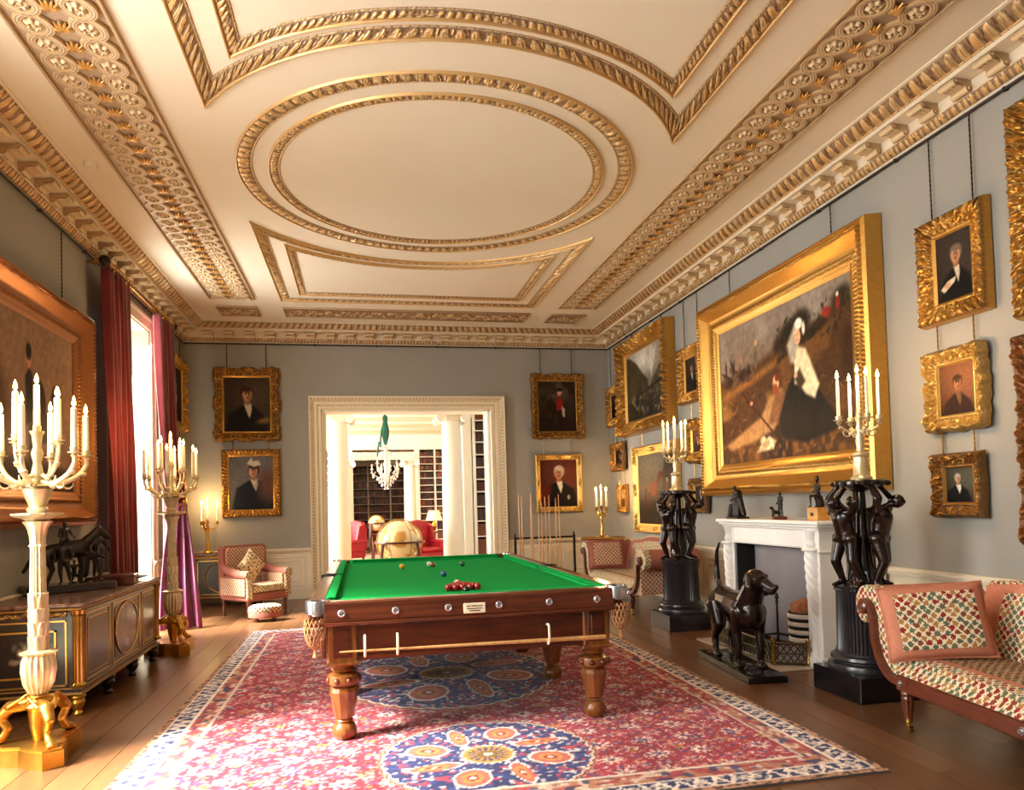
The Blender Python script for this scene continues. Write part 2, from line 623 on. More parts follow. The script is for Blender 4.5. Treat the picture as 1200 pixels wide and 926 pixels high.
def inst(src, name, loc, rot=(0, 0, 0), scale=(1, 1, 1), parent=None):
    """another object that shares the mesh data of src"""
    o = bpy.data.objects.new(name, src.data)
    COL.objects.link(o)
    o.location, o.rotation_euler, o.scale = loc, rot, scale
    if parent is not None:
        o.parent = parent
    return o


def drop(o):
    bpy.data.objects.remove(o)


def resample(pts, step, closed=False):
    pts = np.asarray(pts, float)
    if closed:
        pts = np.vstack([pts, pts[:1]])
    d = np.r_[0, np.cumsum(np.linalg.norm(np.diff(pts, axis=0), axis=1))]
    n = max(2, int(round(d[-1] / step)) + 1)
    t = np.linspace(0, d[-1], n)
    out = np.stack([np.interp(t, d, pts[:, i]) for i in range(3)], -1)
    return out


def ribbon(mb, A, B, nv, hf, nrm, s0=0.0):
    """carved moulding between polylines A and B (same count); hf(s, v) -> height, gilding"""
    A, B = np.asarray(A, float), np.asarray(B, float)
    mid = (A + B) / 2
    s = np.r_[0, np.cumsum(np.linalg.norm(np.diff(mid, axis=0), axis=1))] + s0
    v = np.linspace(0, 1, nv)
    S, Vv = np.meshgrid(s, v, indexing='ij')
    h, c = hf(S, Vv)
    P = A[:, None, :] * (1 - Vv[..., None]) + B[:, None, :] * Vv[..., None] + np.asarray(nrm, float) * h[..., None]
    mb.grid(P, cols=c[..., None])
    return s[-1]


def catmull(pts, n=8):
    pts = np.asarray(pts, float)
    P = np.vstack([2 * pts[0] - pts[1], pts, 2 * pts[-1] - pts[-2]])
    out = []
    for i in range(1, len(P) - 2):
        t = np.linspace(0, 1, n, endpoint=False)[:, None]
        a, b, c, d = P[i - 1], P[i], P[i + 1], P[i + 2]
        out.append(0.5 * ((2 * b) + (-a + c) * t + (2 * a - 5 * b + 4 * c - d) * t ** 2 + (-a + 3 * b - 3 * c + d) * t ** 3))
    out.append(pts[-1:])
    return np.vstack(out)


def organic(name, prims, voxel, material, parent=None, smooth_it=4, smooth_f=0.5):
    """one continuous body: capsules ('c', a, b, ra, rb) and ellipsoids ('e', centre, radii, euler) fused and smoothed"""
    mb = MB()
    for p in prims:
        if p[0] == 'c':
            a, b = np.array(p[1], float), np.array(p[2], float)
            n = max(3, int(np.linalg.norm(b - a) / (0.35 * min(p[3], p[4]))) + 2)
            d = b - a
            L = np.linalg.norm(d) + 1e-9
            d = d / L
            path, rad = [], []
            for k in (-0.98, -0.8, -0.45):
                path.append(a + d * p[3] * k)
                rad.append(p[3] * math.sqrt(1 - k * k))
            for t in np.linspace(0, 1, n):
                path.append(a + (b - a) * t)
                rad.append(p[3] * (1 - t) + p[4] * t)
            for k in (0.45, 0.8, 0.98):
                path.append(b + d * p[4] * k)
                rad.append(p[4] * math.sqrt(1 - k * k))
            mb.tube(path, rad, 12)
        else:
            R = None
            if len(p) > 3:
                from mathutils import Euler
                R = np.array(Euler(p[3]).to_matrix())
            mb.sphere(p[1], p[2], 16, 10, R)
    o = mb.build(name, material, None, smooth=False)
    r = o.modifiers.new('r', 'REMESH')
    r.mode = 'VOXEL'
    r.voxel_size = voxel
    if smooth_it:
        s = o.modifiers.new('s', 'SMOOTH')
        s.iterations = smooth_it
        s.factor = smooth_f
    dg = bpy.context.evaluated_depsgraph_get()
    me = bpy.data.meshes.new_from_object(o.evaluated_get(dg))
    me.name = name
    bpy.data.objects.remove(o)
    me.materials.clear()
    me.materials.append(MATS[material] if isinstance(material, str) else material)
    me.polygons.foreach_set('use_smooth', np.ones(len(me.polygons), bool))
    ob = bpy.data.objects.new(name, me)
    COL.objects.link(ob)
    if parent is not None:
        ob.parent = parent
    return ob


# carving patterns: (s, v) -> height 0..1, gilding 0..1
def carve_leaf(per):
    def f(s, v):
        t = ((s / per) % 1.0) - 0.5
        w = 0.46 * np.sqrt(np.clip(1 - ((v - 0.1) / 0.92) ** 2, 0.02, 1))
        body = np.clip(1 - (np.abs(t) / w) ** 2, 0, 1) ** 0.5
        vein = 0.75 + 0.25 * np.cos(t * 2 * PI * 5) * (1 - 0.4 * v)
        t2 = (((s / per) + 0.5) % 1.0) - 0.5
        dart = np.clip(1 - np.abs(t2) / 0.07, 0, 1) * smooth(0.35, 0.6, v) * 0.8
        h = np.maximum(body * vein, dart)
        return h, smooth(0.35, 0.8, h)
    return f


def carve_scroll(per, seed=0):
    def f(s, v):
        a = s / per * 2 * PI
        y = v - 0.5
        w1 = np.abs(y - 0.26 * np.sin(a))
        w2 = np.abs(y + 0.26 * np.sin(a * 2 + 1.2))
        r = np.hypot((((s / per) % 1) - 0.25) * 1.6, y - 0.1) 
        r2 = np.hypot((((s / per) % 1) - 0.75) * 1.6, y + 0.1)
        n = vnoise(s / per * 7 + seed, v * 6 + seed * 3.1)
        h = np.maximum.reduce([np.clip(1 - w1 / 0.16, 0, 1), 0.7 * np.clip(1 - w2 / 0.12, 0, 1), 0.9 * np.clip(1 - np.abs(r - 0.17) / 0.07, 0, 1), 0.9 * np.clip(1 - np.abs(r2 - 0.17) / 0.07, 0, 1), 0.85 * np.clip(1 - r / 0.09, 0, 1)])
        h = np.clip(h * 0.8 + (n - 0.45) * 0.7, 0, 1)
        return h, smooth(0.15, 0.6, h)
    return f


def carve_bead(per):
    def f(s, v):
        t = ((s / per) % 1.0) - 0.5
        h = np.sqrt(np.clip(1 - (t / 0.46) ** 2 - ((v - 0.5) / 0.5) ** 2, 0, 1))
        return h, smooth(0.1, 0.5, h)
    return f


def carve_rope(per):
    def f(s, v):
        h = np.sin(PI * v) * (0.65 + 0.35 * np.cos(2 * PI * (s / per + v * 0.8)))
        return h, smooth(0.2, 0.7, h)
    return f


# ------------------------------------------------------------------ room sizes (metres)
XL, XR, YB, YN, ZC, ZK = -2.857, 4.486, 12.80, -2.2, 4.594, 4.32
# ================================================================== THE ROOM
# ---- floor of long boards
floor_mb = MB()
floor_mb.box(XL - 0.3, XR + 0.3, YN - 0.3, 13.3, -0.25, -0.025)
floor = struct(floor_mb.build('floor', 'ebony_wood', smooth=False))
PW = 0.2225


def plank(x0, x1, y0, y1, seed, parent, light):
    nx, ny = 5, max(3, int((y1 - y0) / 0.25))
    x, y = np.linspace(x0 + 0.002, x1 - 0.002, nx), np.linspace(y0 + 0.0015, y1 - 0.0015, ny)
    X, Y = np.meshgrid(x, y, indexing='ij')
    r = np.random.RandomState(seed)
    tone = 0.82 + 0.36 * r.rand()
    g = vnoise(X * 30 + seed * 3.7, Y * 1.6 + seed) * 0.5 + vnoise(X * 60 + seed, Y * 5) * 0.3
    base = nlin(light)
    C = base[None, None, :] * (tone * (0.75 + 0.5 * g))[..., None]
    mb = MB()
    Z = np.zeros_like(X)
    mb.grid(np.stack([X, Y, Z], -1), cols=C)
    # side skirts give each board its own thickness and open joints
    for A, Cc in (((X[0], Y[0]), C[0]), ((X[-1], Y[-1]), C[-1]), ((X[:, 0], Y[:, 0]), C[:, 0]), ((X[:, -1], Y[:, -1]), C[:, -1])):
        top = np.stack([A[0], A[1], np.zeros_like(A[0])], -1)
        bot = top.copy()
        bot[:, 2] = -0.024
        mb.grid(np.stack([top, bot], 1), cols=np.stack([Cc, Cc * 0.4], 1))
    return mb.build('plank', 'plank_wood', parent, smooth=False)


k = 0
nx_b = int(round((XR - XL) / PW))
for i in range(nx_b):
    x0 = XL + i * (XR - XL) / nx_b
    y = YN + (i % 3) * -1.3
    while y < 12.8:
        L = 3.6 + (k * 37 % 10) * 0.14
        a, b_ = max(y, YN), min(y + L, 12.8)
        if b_ > a + 0.05 and b_ > 1.5:
            plank(x0, x0 + (XR - XL) / nx_b, a, b_, k + 1, floor, (112, 75, 48))
        y += L
        k += 1

# ---- walls
mb = MB().box(XR, XR + 0.3, YN - 0.3, YB + 0.45, 0, ZC + 0.1)
wall_right = struct(mb.build('wall_right', 'wall_paint', smooth=False))
WIN = (10.05, 3.85, 0.4)
WY, WZ0, WZ1, LT = 0.78, 0.14, 4.02, 0.42
mb = MB()
edges = [YN - 0.3]
for wy in sorted(WIN):
    edges += [wy - WY, wy + WY]
edges += [YB + 0.45]
for i in range(0, len(edges), 2):
    mb.box(XL - LT, XL, edges[i], edges[i + 1], 0, ZC + 0.1)
for wy in WIN:
    mb.box(XL - LT, XL, wy - WY, wy + WY, 0, WZ0)
    mb.box(XL - LT, XL, wy - WY, wy + WY, WZ1, ZC + 0.1)
wall_left = struct(mb.build('wall_left', 'wall_paint', smooth=False))
DX0, DX1, DZ = -0.66, 2.25, 3.19
mb = MB().box(XL, DX0, YB, YB + 0.45, 0, ZC + 0.1).box(DX1, XR, YB, YB + 0.45, 0, ZC + 0.1).box(DX0, DX1, YB, YB + 0.45, DZ, ZC + 0.1)
wall_back = struct(mb.build('wall_back', 'wall_paint', smooth=False))
mb = MB().box(XL - 0.3, XR + 0.3, YN - 0.3, YN, 0, ZC + 0.1)
wall_near = struct(mb.build('wall_near', 'wall_paint', smooth=False))

# ---- ceiling
mb = MB().box(XL - 0.3, XR + 0.3, YN - 0.3, YB + 0.45, ZC, ZC + 0.2)
ceiling = struct(mb.build('ceiling', 'ceiling_paint', smooth=False))
DOWN = (0, 0, -1)
CCX, CCY = 0.79, 6.94


def scaled(f, amp, base=0.004, gmul=1.0):
    def g(s, v):
        h, c = f(s, v)
        nz_ = vnoise(s * 75 + 3, v * 7 + 5)
        h = np.clip(h * 0.8 + (nz_ - 0.45) * 0.55, 0, 1)
        c = smooth(0.2, 0.75, h)
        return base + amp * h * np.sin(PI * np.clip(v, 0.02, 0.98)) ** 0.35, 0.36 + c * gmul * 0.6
    return g


def fillet(h):
    return lambda s, v: (h * np.sin(PI * v) ** 0.4, np.ones_like(s) * 0.85)


def ring(name, R, w, per, amp, parent, mname):
    n = int(2 * PI * R / 0.011)
    a = np.linspace(0, 2 * PI, n)
    pt = lambda r: np.stack([CCX + r * np.cos(a), CCY + r * np.sin(a), np.full(n, ZC)], -1)
    mb = MB()
    ribbon(mb, pt(R - 0.022), pt(R - w), 9, scaled(carve_leaf(per), amp), DOWN)
    ribbon(mb, pt(R), pt(R - 0.02), 5, fillet(0.022), DOWN)
    ribbon(mb, pt(R - w - 0.003), pt(R - w - 0.022), 4, scaled(carve_bead(0.03), 0.012, 0.0), DOWN)
    return mb.build(name, mname, parent, sharp=60)


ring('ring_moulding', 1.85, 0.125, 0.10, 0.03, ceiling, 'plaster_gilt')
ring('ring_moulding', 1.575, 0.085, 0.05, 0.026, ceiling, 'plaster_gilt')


def outline(off, R0, y_far, sgn):
    xl, xr, R = CCX - 1.92 + off, CCX + 1.92 - off, R0 + off
    yc = lambda x: math.sqrt(R * R - (x - CCX) ** 2)
    yf = y_far - off
    aR, aL = math.atan2(yc(xr), xr - CCX), math.atan2(yc(xl), xl - CCX)
    ts = np.linspace(aR, aL, 60)
    segs = [[(xl, yf), (xr, yf)], [(xr, yf), (xr, yc(xr))], [(CCX + R * math.cos(t), R * math.sin(t)) for t in ts], [(xl, yc(xl)), (xl, yf)]]
    return [np.array([(x, CCY + sgn * y, ZC) for x, y in s]) for s in segs]


def frame_mould(name, off, w, R0, y_far, sgn, per, amp, parent):
    mb = MB()
    bands = ((0.0, 0.024, 5, fillet(0.026)), (0.026, w, 9, scaled(carve_leaf(per), amp)), (w + 0.004, w + 0.022, 4, scaled(carve_bead(0.03), 0.012, 0)))
    for o0, o1, nv, hf in bands:
        A, B = outline(off + o0, R0, y_far, sgn), outline(off + o1, R0, y_far, sgn)
        for a, b_ in zip(A, B):
            L = np.linalg.norm(np.diff(a, axis=0), axis=1).sum()
            n = max(4, int(L / 0.012))
            def rs(p):
                d = np.r_[0, np.cumsum(np.linalg.norm(np.diff(p, axis=0), axis=1))]
                t = np.linspace(0, d[-1], n)
                return np.stack([np.interp(t, d, p[:, i]) for i in range(3)], -1)
            ribbon(mb, rs(a), rs(b_), nv, hf, DOWN)
    return mb.build(name, 'plaster_gilt', parent, sharp=60)


for sgn, R0, yf in ((1, 2.24, 4.19), (-1, 2.20, 4.19)):
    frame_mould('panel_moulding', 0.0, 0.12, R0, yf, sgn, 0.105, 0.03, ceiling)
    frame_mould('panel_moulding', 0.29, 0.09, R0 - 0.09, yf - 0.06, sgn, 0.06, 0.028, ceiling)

# guilloche bands with a rosette in every eye
rmb = MB()
na = 49
aa = np.linspace(0, 2 * PI, na)
rr = np.array([0.0, 0.010, 0.016, 0.026, 0.040, 0.046])
G = np.zeros((len(rr), na, 3))
for i, r in enumerate(rr):
    pet = 1 + (0.16 * np.cos(aa * 6) if i >= 2 else 0)
    z = [0.030, 0.028, 0.018, 0.030, 0.020, 0.002][i]
    G[i, :, 0], G[i, :, 1], G[i, :, 2] = r * pet * np.cos(aa), r * pet * np.sin(aa), -z * (1 + (0.15 * np.cos(aa * 6) if i >= 2 else 0))
gc = np.repeat(np.array([0.9, 0.6, 0.4, 0.68, 0.6, 0.4])[:, None], na, 1)[..., None]
rmb.grid(G, cols=gc)
rosette_src = rmb.build('rosette', 'plaster_gilt_soft', smooth=True, sharp=60)
pmb = MB()
for k, a in enumerate(np.linspace(-1.15, 1.15, 7)):
    L = 0.105 - 0.03 * abs(a)
    t = np.linspace(0, 1, 6)
    path = np.stack([np.sin(a * (0.35 + 0.65 * t)) * L * t, np.cos(a * (0.35 + 0.65 * t)) * L * t - 0.045, -0.014 - 0.012 * np.sin(PI * t)], -1)
    pmb.tube(path, 0.004 + 0.010 * np.sin(PI * np.clip(t, 0.05, 0.97)), 6)
pmb.c = [np.full_like(c, 0.95) for c in pmb.c]
palmette_src = pmb.build('palmette', 'plaster_gilt')
PER = 0.2015
for cx, y1 in ((-1.80, 11.08), (3.41, 11.09)):
    y0 = 2.8
    mb = MB()
    hw = 0.31
    mb.box(cx - hw, cx + hw, y0, y1, ZC - 0.006, ZC + 0.01, col=(0.30,) * 3)
    for x in (cx - hw, cx + hw):
        mb.box(x - 0.012, x + 0.012, y0, y1, ZC - 0.03, ZC, 0.005, col=(0.55,) * 3)
    for y in (y0, y1):
        mb.box(cx - hw, cx + hw, y - 0.012, y + 0.012, ZC - 0.03, ZC, 0.005, col=(0.55,) * 3)
    band = mb.build('guilloche_band', 'plaster_gilt_soft', ceiling)
    n = int((y1 - y0 - 0.1) / PER)
    ys = y0 + 0.06 + PER * (0.5 + np.arange(n))
    for rx in (cx - 0.158, cx + 0.158):
        for ph in (0, 1):
            yy = np.arange(y0 + 0.03, y1 - 0.03, 0.0125)
            t = (yy - ys[0]) / PER + 0.5
            amp = 0.09 * np.abs(np.cos(PI * (t - 0.5))) ** 0.55 * np.sign(np.cos(PI * (t - 0.5))) * (1 if ph == 0 else -1)
            path = np.stack([rx + amp, yy, np.full_like(yy, ZC - 0.014 - 0.008 * np.sin(PI * t) * (1 if ph == 0 else -1))], -1)
            tg = np.gradient(path, axis=0)
            nrm2 = np.stack([-tg[:, 1], tg[:, 0], 0 * tg[:, 0]], -1)
            nrm2 /= np.linalg.norm(nrm2, axis=1)[:, None]
            sm = MB()
            wv = np.array([-1, -0.92, -0.6, 0, 0.6, 0.92, 1])
            hv = np.array([-0.014, 0.012, 0.016, 0.012, 0.016, 0.012, -0.014])
            cv = np.array([0.4, 0.85, 0.7, 0.05, 0.7, 0.85, 0.4])
            P = path[:, None, :] + nrm2[:, None, :] * (wv * 0.027)[None, :, None]
            P[:, :, 2] -= hv
            sm.grid(P, cols=np.repeat(cv[None, :], len(yy), 0)[..., None])
            sm.build('ribbon_strand', 'plaster_gilt_soft', band, sharp=50)
        for y in ys:
            if y > 3.4:
                inst(rosette_src, 'rosette', (rx, y, ZC - 0.004), (0, 0, rng.random()), (1.25, 1.25, 1.1), parent=band)
    for y in ys:
        if y > 3.4:
            inst(palmette_src, 'palmette', (cx, y, ZC - 0.004), (0, 0, PI), parent=band)
drop(rosette_src)
drop(palmette_src)

# short foliage panels at the far end of the ceiling
for x0, x1, per in ((-2.10, -1.52, 0.29), (3.10, 3.68, 0.29), (-1.13, 2.735, 0.24)):
    mb = MB()
    y0, y1 = 11.50, 12.03
    mb.box(x0, x1, y0, y1, ZC - 0.006, ZC + 0.01, col=(0.28,) * 3)
    for a in ((x0, x1, y0 - 0.01, y0 + 0.01), (x0, x1, y1 - 0.01, y1 + 0.01), (x0 - 0.01, x0 + 0.01, y0, y1), (x1 - 0.01, x1 + 0.01, y0, y1)):
        mb.box(*a, ZC - 0.024, ZC, 0.005, col=(0.5,) * 3)
    n = int((x1 - x0) / 0.014)
    xs = np.linspace(x0 + 0.02, x1 - 0.02, n)
    A = np.stack([xs, np.full(n, y0 + 0.03), np.full(n, ZC - 0.006)], -1)
    B = A.copy()
    B[:, 1] = y1 - 0.03
    ribbon(mb, A, B, 26, scaled(carve_scroll(per, 2), 0.045), DOWN)
    mb.build('foliage_panel', 'plaster_gilt_soft', ceiling, sharp=60)
# smoke detector
mb = MB().lathe([(0.0, -0.055), (0.035, -0.055), (0.045, -0.045), (0.052, -0.02), (0.06, -0.012), (0.06, 0.0)], 20)
mb.box(-0.03, 0.03, -0.045, -0.04, -0.05, -0.02)
o = mb.build('smoke_detector', 'plastic_white')
o.location = (-2.29, 6.95, ZC)
tag(o, 'small white round smoke detector on the ceiling beside the left scroll band', 'smoke detector')

# ---- cornice
PROF = [((0.0, 4.32), (0.012, 4.335), 3, None, 0), ((0.012, 4.335), (0.075, 4.385), 9, carve_leaf(0.055), 0.02), ((0.075, 4.385), (0.085, 4.392), 2, None, 0),
        ((0.085, 4.392), (0.085, 4.47), 3, None, 0), ((0.085, 4.47), (0.25, 4.475), 3, None, 0), ((0.25, 4.475), (0.25, 4.508), 3, None, 0),
        ((0.25, 4.508), (0.268, 4.520), 4, carve_bead(0.06), 0.010), ((0.268, 4.520), (0.385, 4.580), 12, carve_leaf(0.115), 0.035), ((0.385, 4.580), (0.41, 4.585), 3, None, 0), ((0.41, 4.585), (0.41, 4.594), 2, None, 0)]


def cornice(name, p_at, L, parent_mat):
    mb = MB()
    n = int(L / 0.0125)
    s = np.linspace(0, 1, n)
    for (p0, z0), (p1, z1), nv, cf, amp in PROF:
        v = np.linspace(0, 1, nv)
        S, Vv = np.meshgrid(s * L, v, indexing='ij')
        p, z = p0 + (p1 - p0) * Vv, z0 + (z1 - z0) * Vv
        c = np.full_like(S, 0.02)
        if cf:
            h, c = cf(S, Vv)
            d = np.array([z1 - z0, -(p1 - p0)])
            d = d / np.linalg.norm(d)
            h = h * np.sin(PI * np.clip(Vv, 0.03, 0.97)) ** 0.4 * amp
            p, z = p + h * d[0], z + h * d[1]
            c = 0.36 + c * 0.55
        mb.grid(p_at(S / L, p, z), cols=c[..., None])
    return struct(mb.build(name, parent_mat, sharp=50))


Y0R, Y0L = 0.6, 2.4
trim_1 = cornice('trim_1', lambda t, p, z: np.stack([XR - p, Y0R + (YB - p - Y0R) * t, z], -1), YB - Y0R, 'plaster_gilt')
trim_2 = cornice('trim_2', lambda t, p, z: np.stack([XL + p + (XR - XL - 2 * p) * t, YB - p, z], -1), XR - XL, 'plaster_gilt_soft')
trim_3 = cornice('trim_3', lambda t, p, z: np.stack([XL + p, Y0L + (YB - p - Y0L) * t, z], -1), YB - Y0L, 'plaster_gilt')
# modillion: S-shaped scroll bracket, local +x points out from the wall
mb = MB()
out = [(0.0, -0.075), (0.03, -0.078), (0.05, -0.06), (0.062, -0.035), (0.09, -0.026), (0.125, -0.034), (0.150, -0.030), (0.158, -0.012), (0.15, 0.0), (0.0, 0.0)]
mb.prism(out, -0.045, 0.045, axis=1)
mb.c = [np.full_like(c, 0.54) for c in mb.c]
for x, z, r in ((0.132, -0.018, 0.022), (0.028, -0.056, 0.026)):
    q = MB().lathe([(0.0, -0.056), (r * 0.5, -0.058), (r * 0.55, -0.05), (r, -0.05), (r, 0.05), (r * 0.55, 0.05), (r * 0.5, 0.058), (0, 0.058)], 12, col=np.array([0.9, 0.9, 0.4, 0.66, 0.66, 0.4, 0.9, 0.9]))
    q.move(Matrix.Translation((x, 0, z)) @ Matrix.Rotation(PI / 2, 4, 'X'))
    mb.add(np.vstack(q.v), q.f, np.vstack(q.c))
for dy in (-0.03, -0.01, 0.01, 0.03):
    q = MB().tube([(0.04, dy * 0.8, -0.045), (0.07, dy, -0.04), (0.1, dy * 1.1, -0.036), (0.13, dy * 1.2, -0.042)], [0.006, 0.011, 0.010, 0.004], 6)
    mb.add(np.vstack(q.v), q.f, np.full((q.n, 3), 0.7))
mb.v = [v * np.array([1.05, 1.45, 1.12]) for v in mb.v]
mod_src = mb.build('modillion', 'plaster_gilt_soft')
for y in np.arange(2.6, YB - 0.35, 0.315):
    inst(mod_src, 'modillion', (XR - 0.085, y, 4.470), (0, 0, PI), parent=trim_1)
for y in np.arange(5.2, YB - 0.35, 0.315):
    inst(mod_src, 'modillion', (XL + 0.085, y, 4.470), (0, 0, 0), parent=trim_3)
for x in np.linspace(XL + 0.42, XR - 0.42, 21):
    inst(mod_src, 'modillion', (x, YB - 0.085, 4.470), (0, 0, -PI / 2), parent=trim_2)
drop(mod_src)

# ---- picture rails: a dark rod on brackets under the cornice
for a, b_, side in (((XR - 0.03, 1.0, 4.285), (XR - 0.03, YB - 0.03, 4.285), 'right-hand wall with the fireplace'), ((XL + 0.02, YB - 0.03, 4.295), (XR - 0.02, YB - 0.03, 4.295), 'doorway wall'), ((XL + 0.03, 4.0, 4.285), (XL + 0.03, YB - 0.03, 4.285), 'window wall')):
    a, b_ = np.array(a), np.array(b_)
    t = thing('picture_rail', 'thin dark picture rail under the cornice of the ' + side, 'picture rail', tuple(a))
    MB().tube([(0, 0, 0), tuple(b_ - a)], 0.011, 8).build('rod', 'dark_iron', t)
    L = np.linalg.norm(b_ - a)
    nb = int(L / 1.15)
    w = np.array([1, 0, 0]) if side.startswith('right') else (np.array([0, 1, 0]) if side.startswith('door') else np.array([-1, 0, 0]))
    for k in range(1, nb + 1):
        p = (b_ - a) * k / (nb + 1)
        q = MB().sphere(p, 0.019, 8, 6)
        q.tube([p, p + w * 0.034 + np.array([0, 0, 0.0])], 0.009, 6)
        q.build('bracket', 'dark_iron', t)

# ---- dado with chair rail, skirting and fielded panels
def dado(name, org, ux, length, panels):
    """org: wall foot at start, ux: unit vector along wall, out = left normal"""
    ux = np.array(ux, float)
    outv = np.array([ux[1], -ux[0], 0.0])
    def place(mbx):
        M = np.eye(4)
        M[:3, 0], M[:3, 1], M[:3, 2], M[:3, 3] = ux, outv, (0, 0, 1), org
        return mbx.move(M)
    mb = MB().box(0, length, 0, 0.018, 0, 0.80)
    for z0, z1, d in ((0.775, 0.79, 0.03), (0.79, 0.815, 0.045), (0.815, 0.842, 0.062), (0.842, 0.85, 0.045)):
        mb.box(0, length, 0, d, z0, z1, 0.004)
    for z0, z1, d in ((0, 0.13, 0.032), (0.13, 0.15, 0.04), (0.15, 0.165, 0.028)):
        mb.box(0, length, 0, d, z0, z1, 0.004)
    root = struct(place(mb).build(name, 'cream_wood'))
    for x0, x1 in panels:
        q = MB()
        z0, z1 = 0.23, 0.70
        for o_, w_, hgt in ((0, 0.022, 0.014),):
            q.tube([(x0, 0.02, z0), (x1, 0.02, z0), (x1, 0.02, z1), (x0, 0.02, z1)], 0.010, 6, closed=True)
        n_ = 0.05
        a0, a1, b0, b1 = x0 + 0.07, x1 - 0.07, z0 + 0.07, z1 - 0.07
        loop = []
        for cx_, cz_, sx_, sz_ in ((a0, b0, 1, 1), (a1, b0, -1, 1), (a1, b1, -1, -1), (a0, b1, 1, -1)):
            pts = [(cx_, cz_ + sz_ * n_), (cx_ + sx_ * n_ * 0.7, cz_ + sz_ * n_ * 0.7), (cx_ + sx_ * n_, cz_)]
            if sx_ * sz_ < 0:
                pts = pts[::-1]
            loop += [(p[0], 0.02, p[1]) for p in pts]
        q.tube(loop, 0.008, 6, closed=True)
        place(q).build('panel_moulding', 'cream_wood', root)
    return root


dado('trim_4', (XL, YB, 0), (1, 0, 0), DX0 - 0.215 - XL, [(0.12, 0.98), (1.09, 1.88)])
dado('trim_5', (DX1 + 0.27, YB, 0), (1, 0, 0), XR - DX1 - 0.27, [(0.1, 0.93), (1.03, 1.86)])
dado('trim_6', (XR, YB - 0.02, 0), (0, -1, 0), 11.6, [(0.25 + i * 1.15, 1.28 + i * 1.15) for i in range(10)])
# left wall: skirting and chair rail run between the windows
for i, (a, b_) in enumerate(((4.63, 9.27), (10.83, 12.78))):
    dado('trim_%d' % (7 + i), (XL, a, 0), (0, 1, 0), b_ - a, [(0.15 + j * 1.12, 1.15 + j * 1.12) for j in range(int((b_ - a) / 1.15))])

# ---- the wide doorway
door_1 = struct(bpy.data.objects.new('door_1', None))
COL.objects.link(door_1)
door_1.location = ((DX0 + DX1) / 2, YB, 0)


def rel(mb, root):
    l = root.location
    return mb.move(Matrix.Translation((-l.x, -l.y, -l.z)))


def arch_prof(s, v):
    base = np.interp(v, [0, 0.03, 0.05, 0.30, 0.34, 0.36, 0.60, 0.64, 0.80, 0.92, 0.96, 1.0], [0.0, 0.035, 0.045, 0.045, 0.05, 0.062, 0.062, 0.068, 0.085, 0.1, 0.1, 0.0])
    c = np.zeros_like(s)
    for v0, v1, per, amp in ((0.24, 0.34, 0.034, 0.012), (0.54, 0.63, 0.028, 0.012), (0.68, 0.86, 0.055, 0.016)):
        w = np.clip((v - v0) / (v1 - v0), 0, 1)
        k = np.sqrt(np.clip(1 - ((((s / per) % 1) - 0.5) / 0.45) ** 2, 0, 1)) * np.sin(PI * w)
        base = base + amp * (k - 0.5 * np.sin(PI * w))
        ins = (v > v0) & (v < v1)
        c = np.where(ins, 0.85 - 0.75 * smooth(0.2, 0.6, k), c)
    return base, c


AW0, AW1 = 0.215, 0.27
i0, i1, zi, o0, o1, zo = DX0, DX1, DZ, DX0 - AW0, DX1 + AW1, DZ + 0.235
yy_ = YB
segs = [((i0, 0), (o0, 0), (i0, zi), (o0, zo), 'jamb'), ((i0, zi), (o0, zo), (i1, zi), (o1, zo), 'head'), ((i1, zi), (o1, zo), (i1, 0), (o1, 0), 'jamb')]
mat_attr('architrave', (235, 222, 190), (158, 116, 62), rough_lo=0.4, rough_hi=0.5, metal_hi=0.1, bump=0)
for a, b_, c_, d_, nm in segs:
    L = math.hypot(c_[0] - a[0], c_[1] - a[1])
    n = int(L / 0.011)
    t = np.linspace(0, 1, n)[:, None]
    A = np.c_[np.array(a) * (1 - t) + np.array(c_) * t]
    B = np.c_[np.array(b_) * (1 - t) + np.array(d_) * t]
    A3, B3 = np.c_[A[:, 0], np.full(n, yy_), A[:, 1]], np.c_[B[:, 0], np.full(n, yy_), B[:, 1]]
    mb = MB()
    ribbon(mb, A3, B3, 44, arch_prof, (0, -1, 0))
    rel(mb, door_1).build(nm, 'architrave', door_1, sharp=50)
mb = MB().box(DX0, DX0 + 0.03, YB, YB + 0.45, 0, DZ).box(DX1 - 0.03, DX1, YB, YB + 0.45, 0, DZ).box(DX0, DX1, YB, YB + 0.45, DZ - 0.03, DZ)
for xx in (DX0 + 0.03, DX1 - 0.05):
    for yq in (YB + 0.03, YB + 0.40):
        mb.box(xx, xx + 0.02, yq, yq + 0.03, 0, DZ - 0.03, 0.004)
rel(mb, door_1).build('lining', 'library_white', door_1)

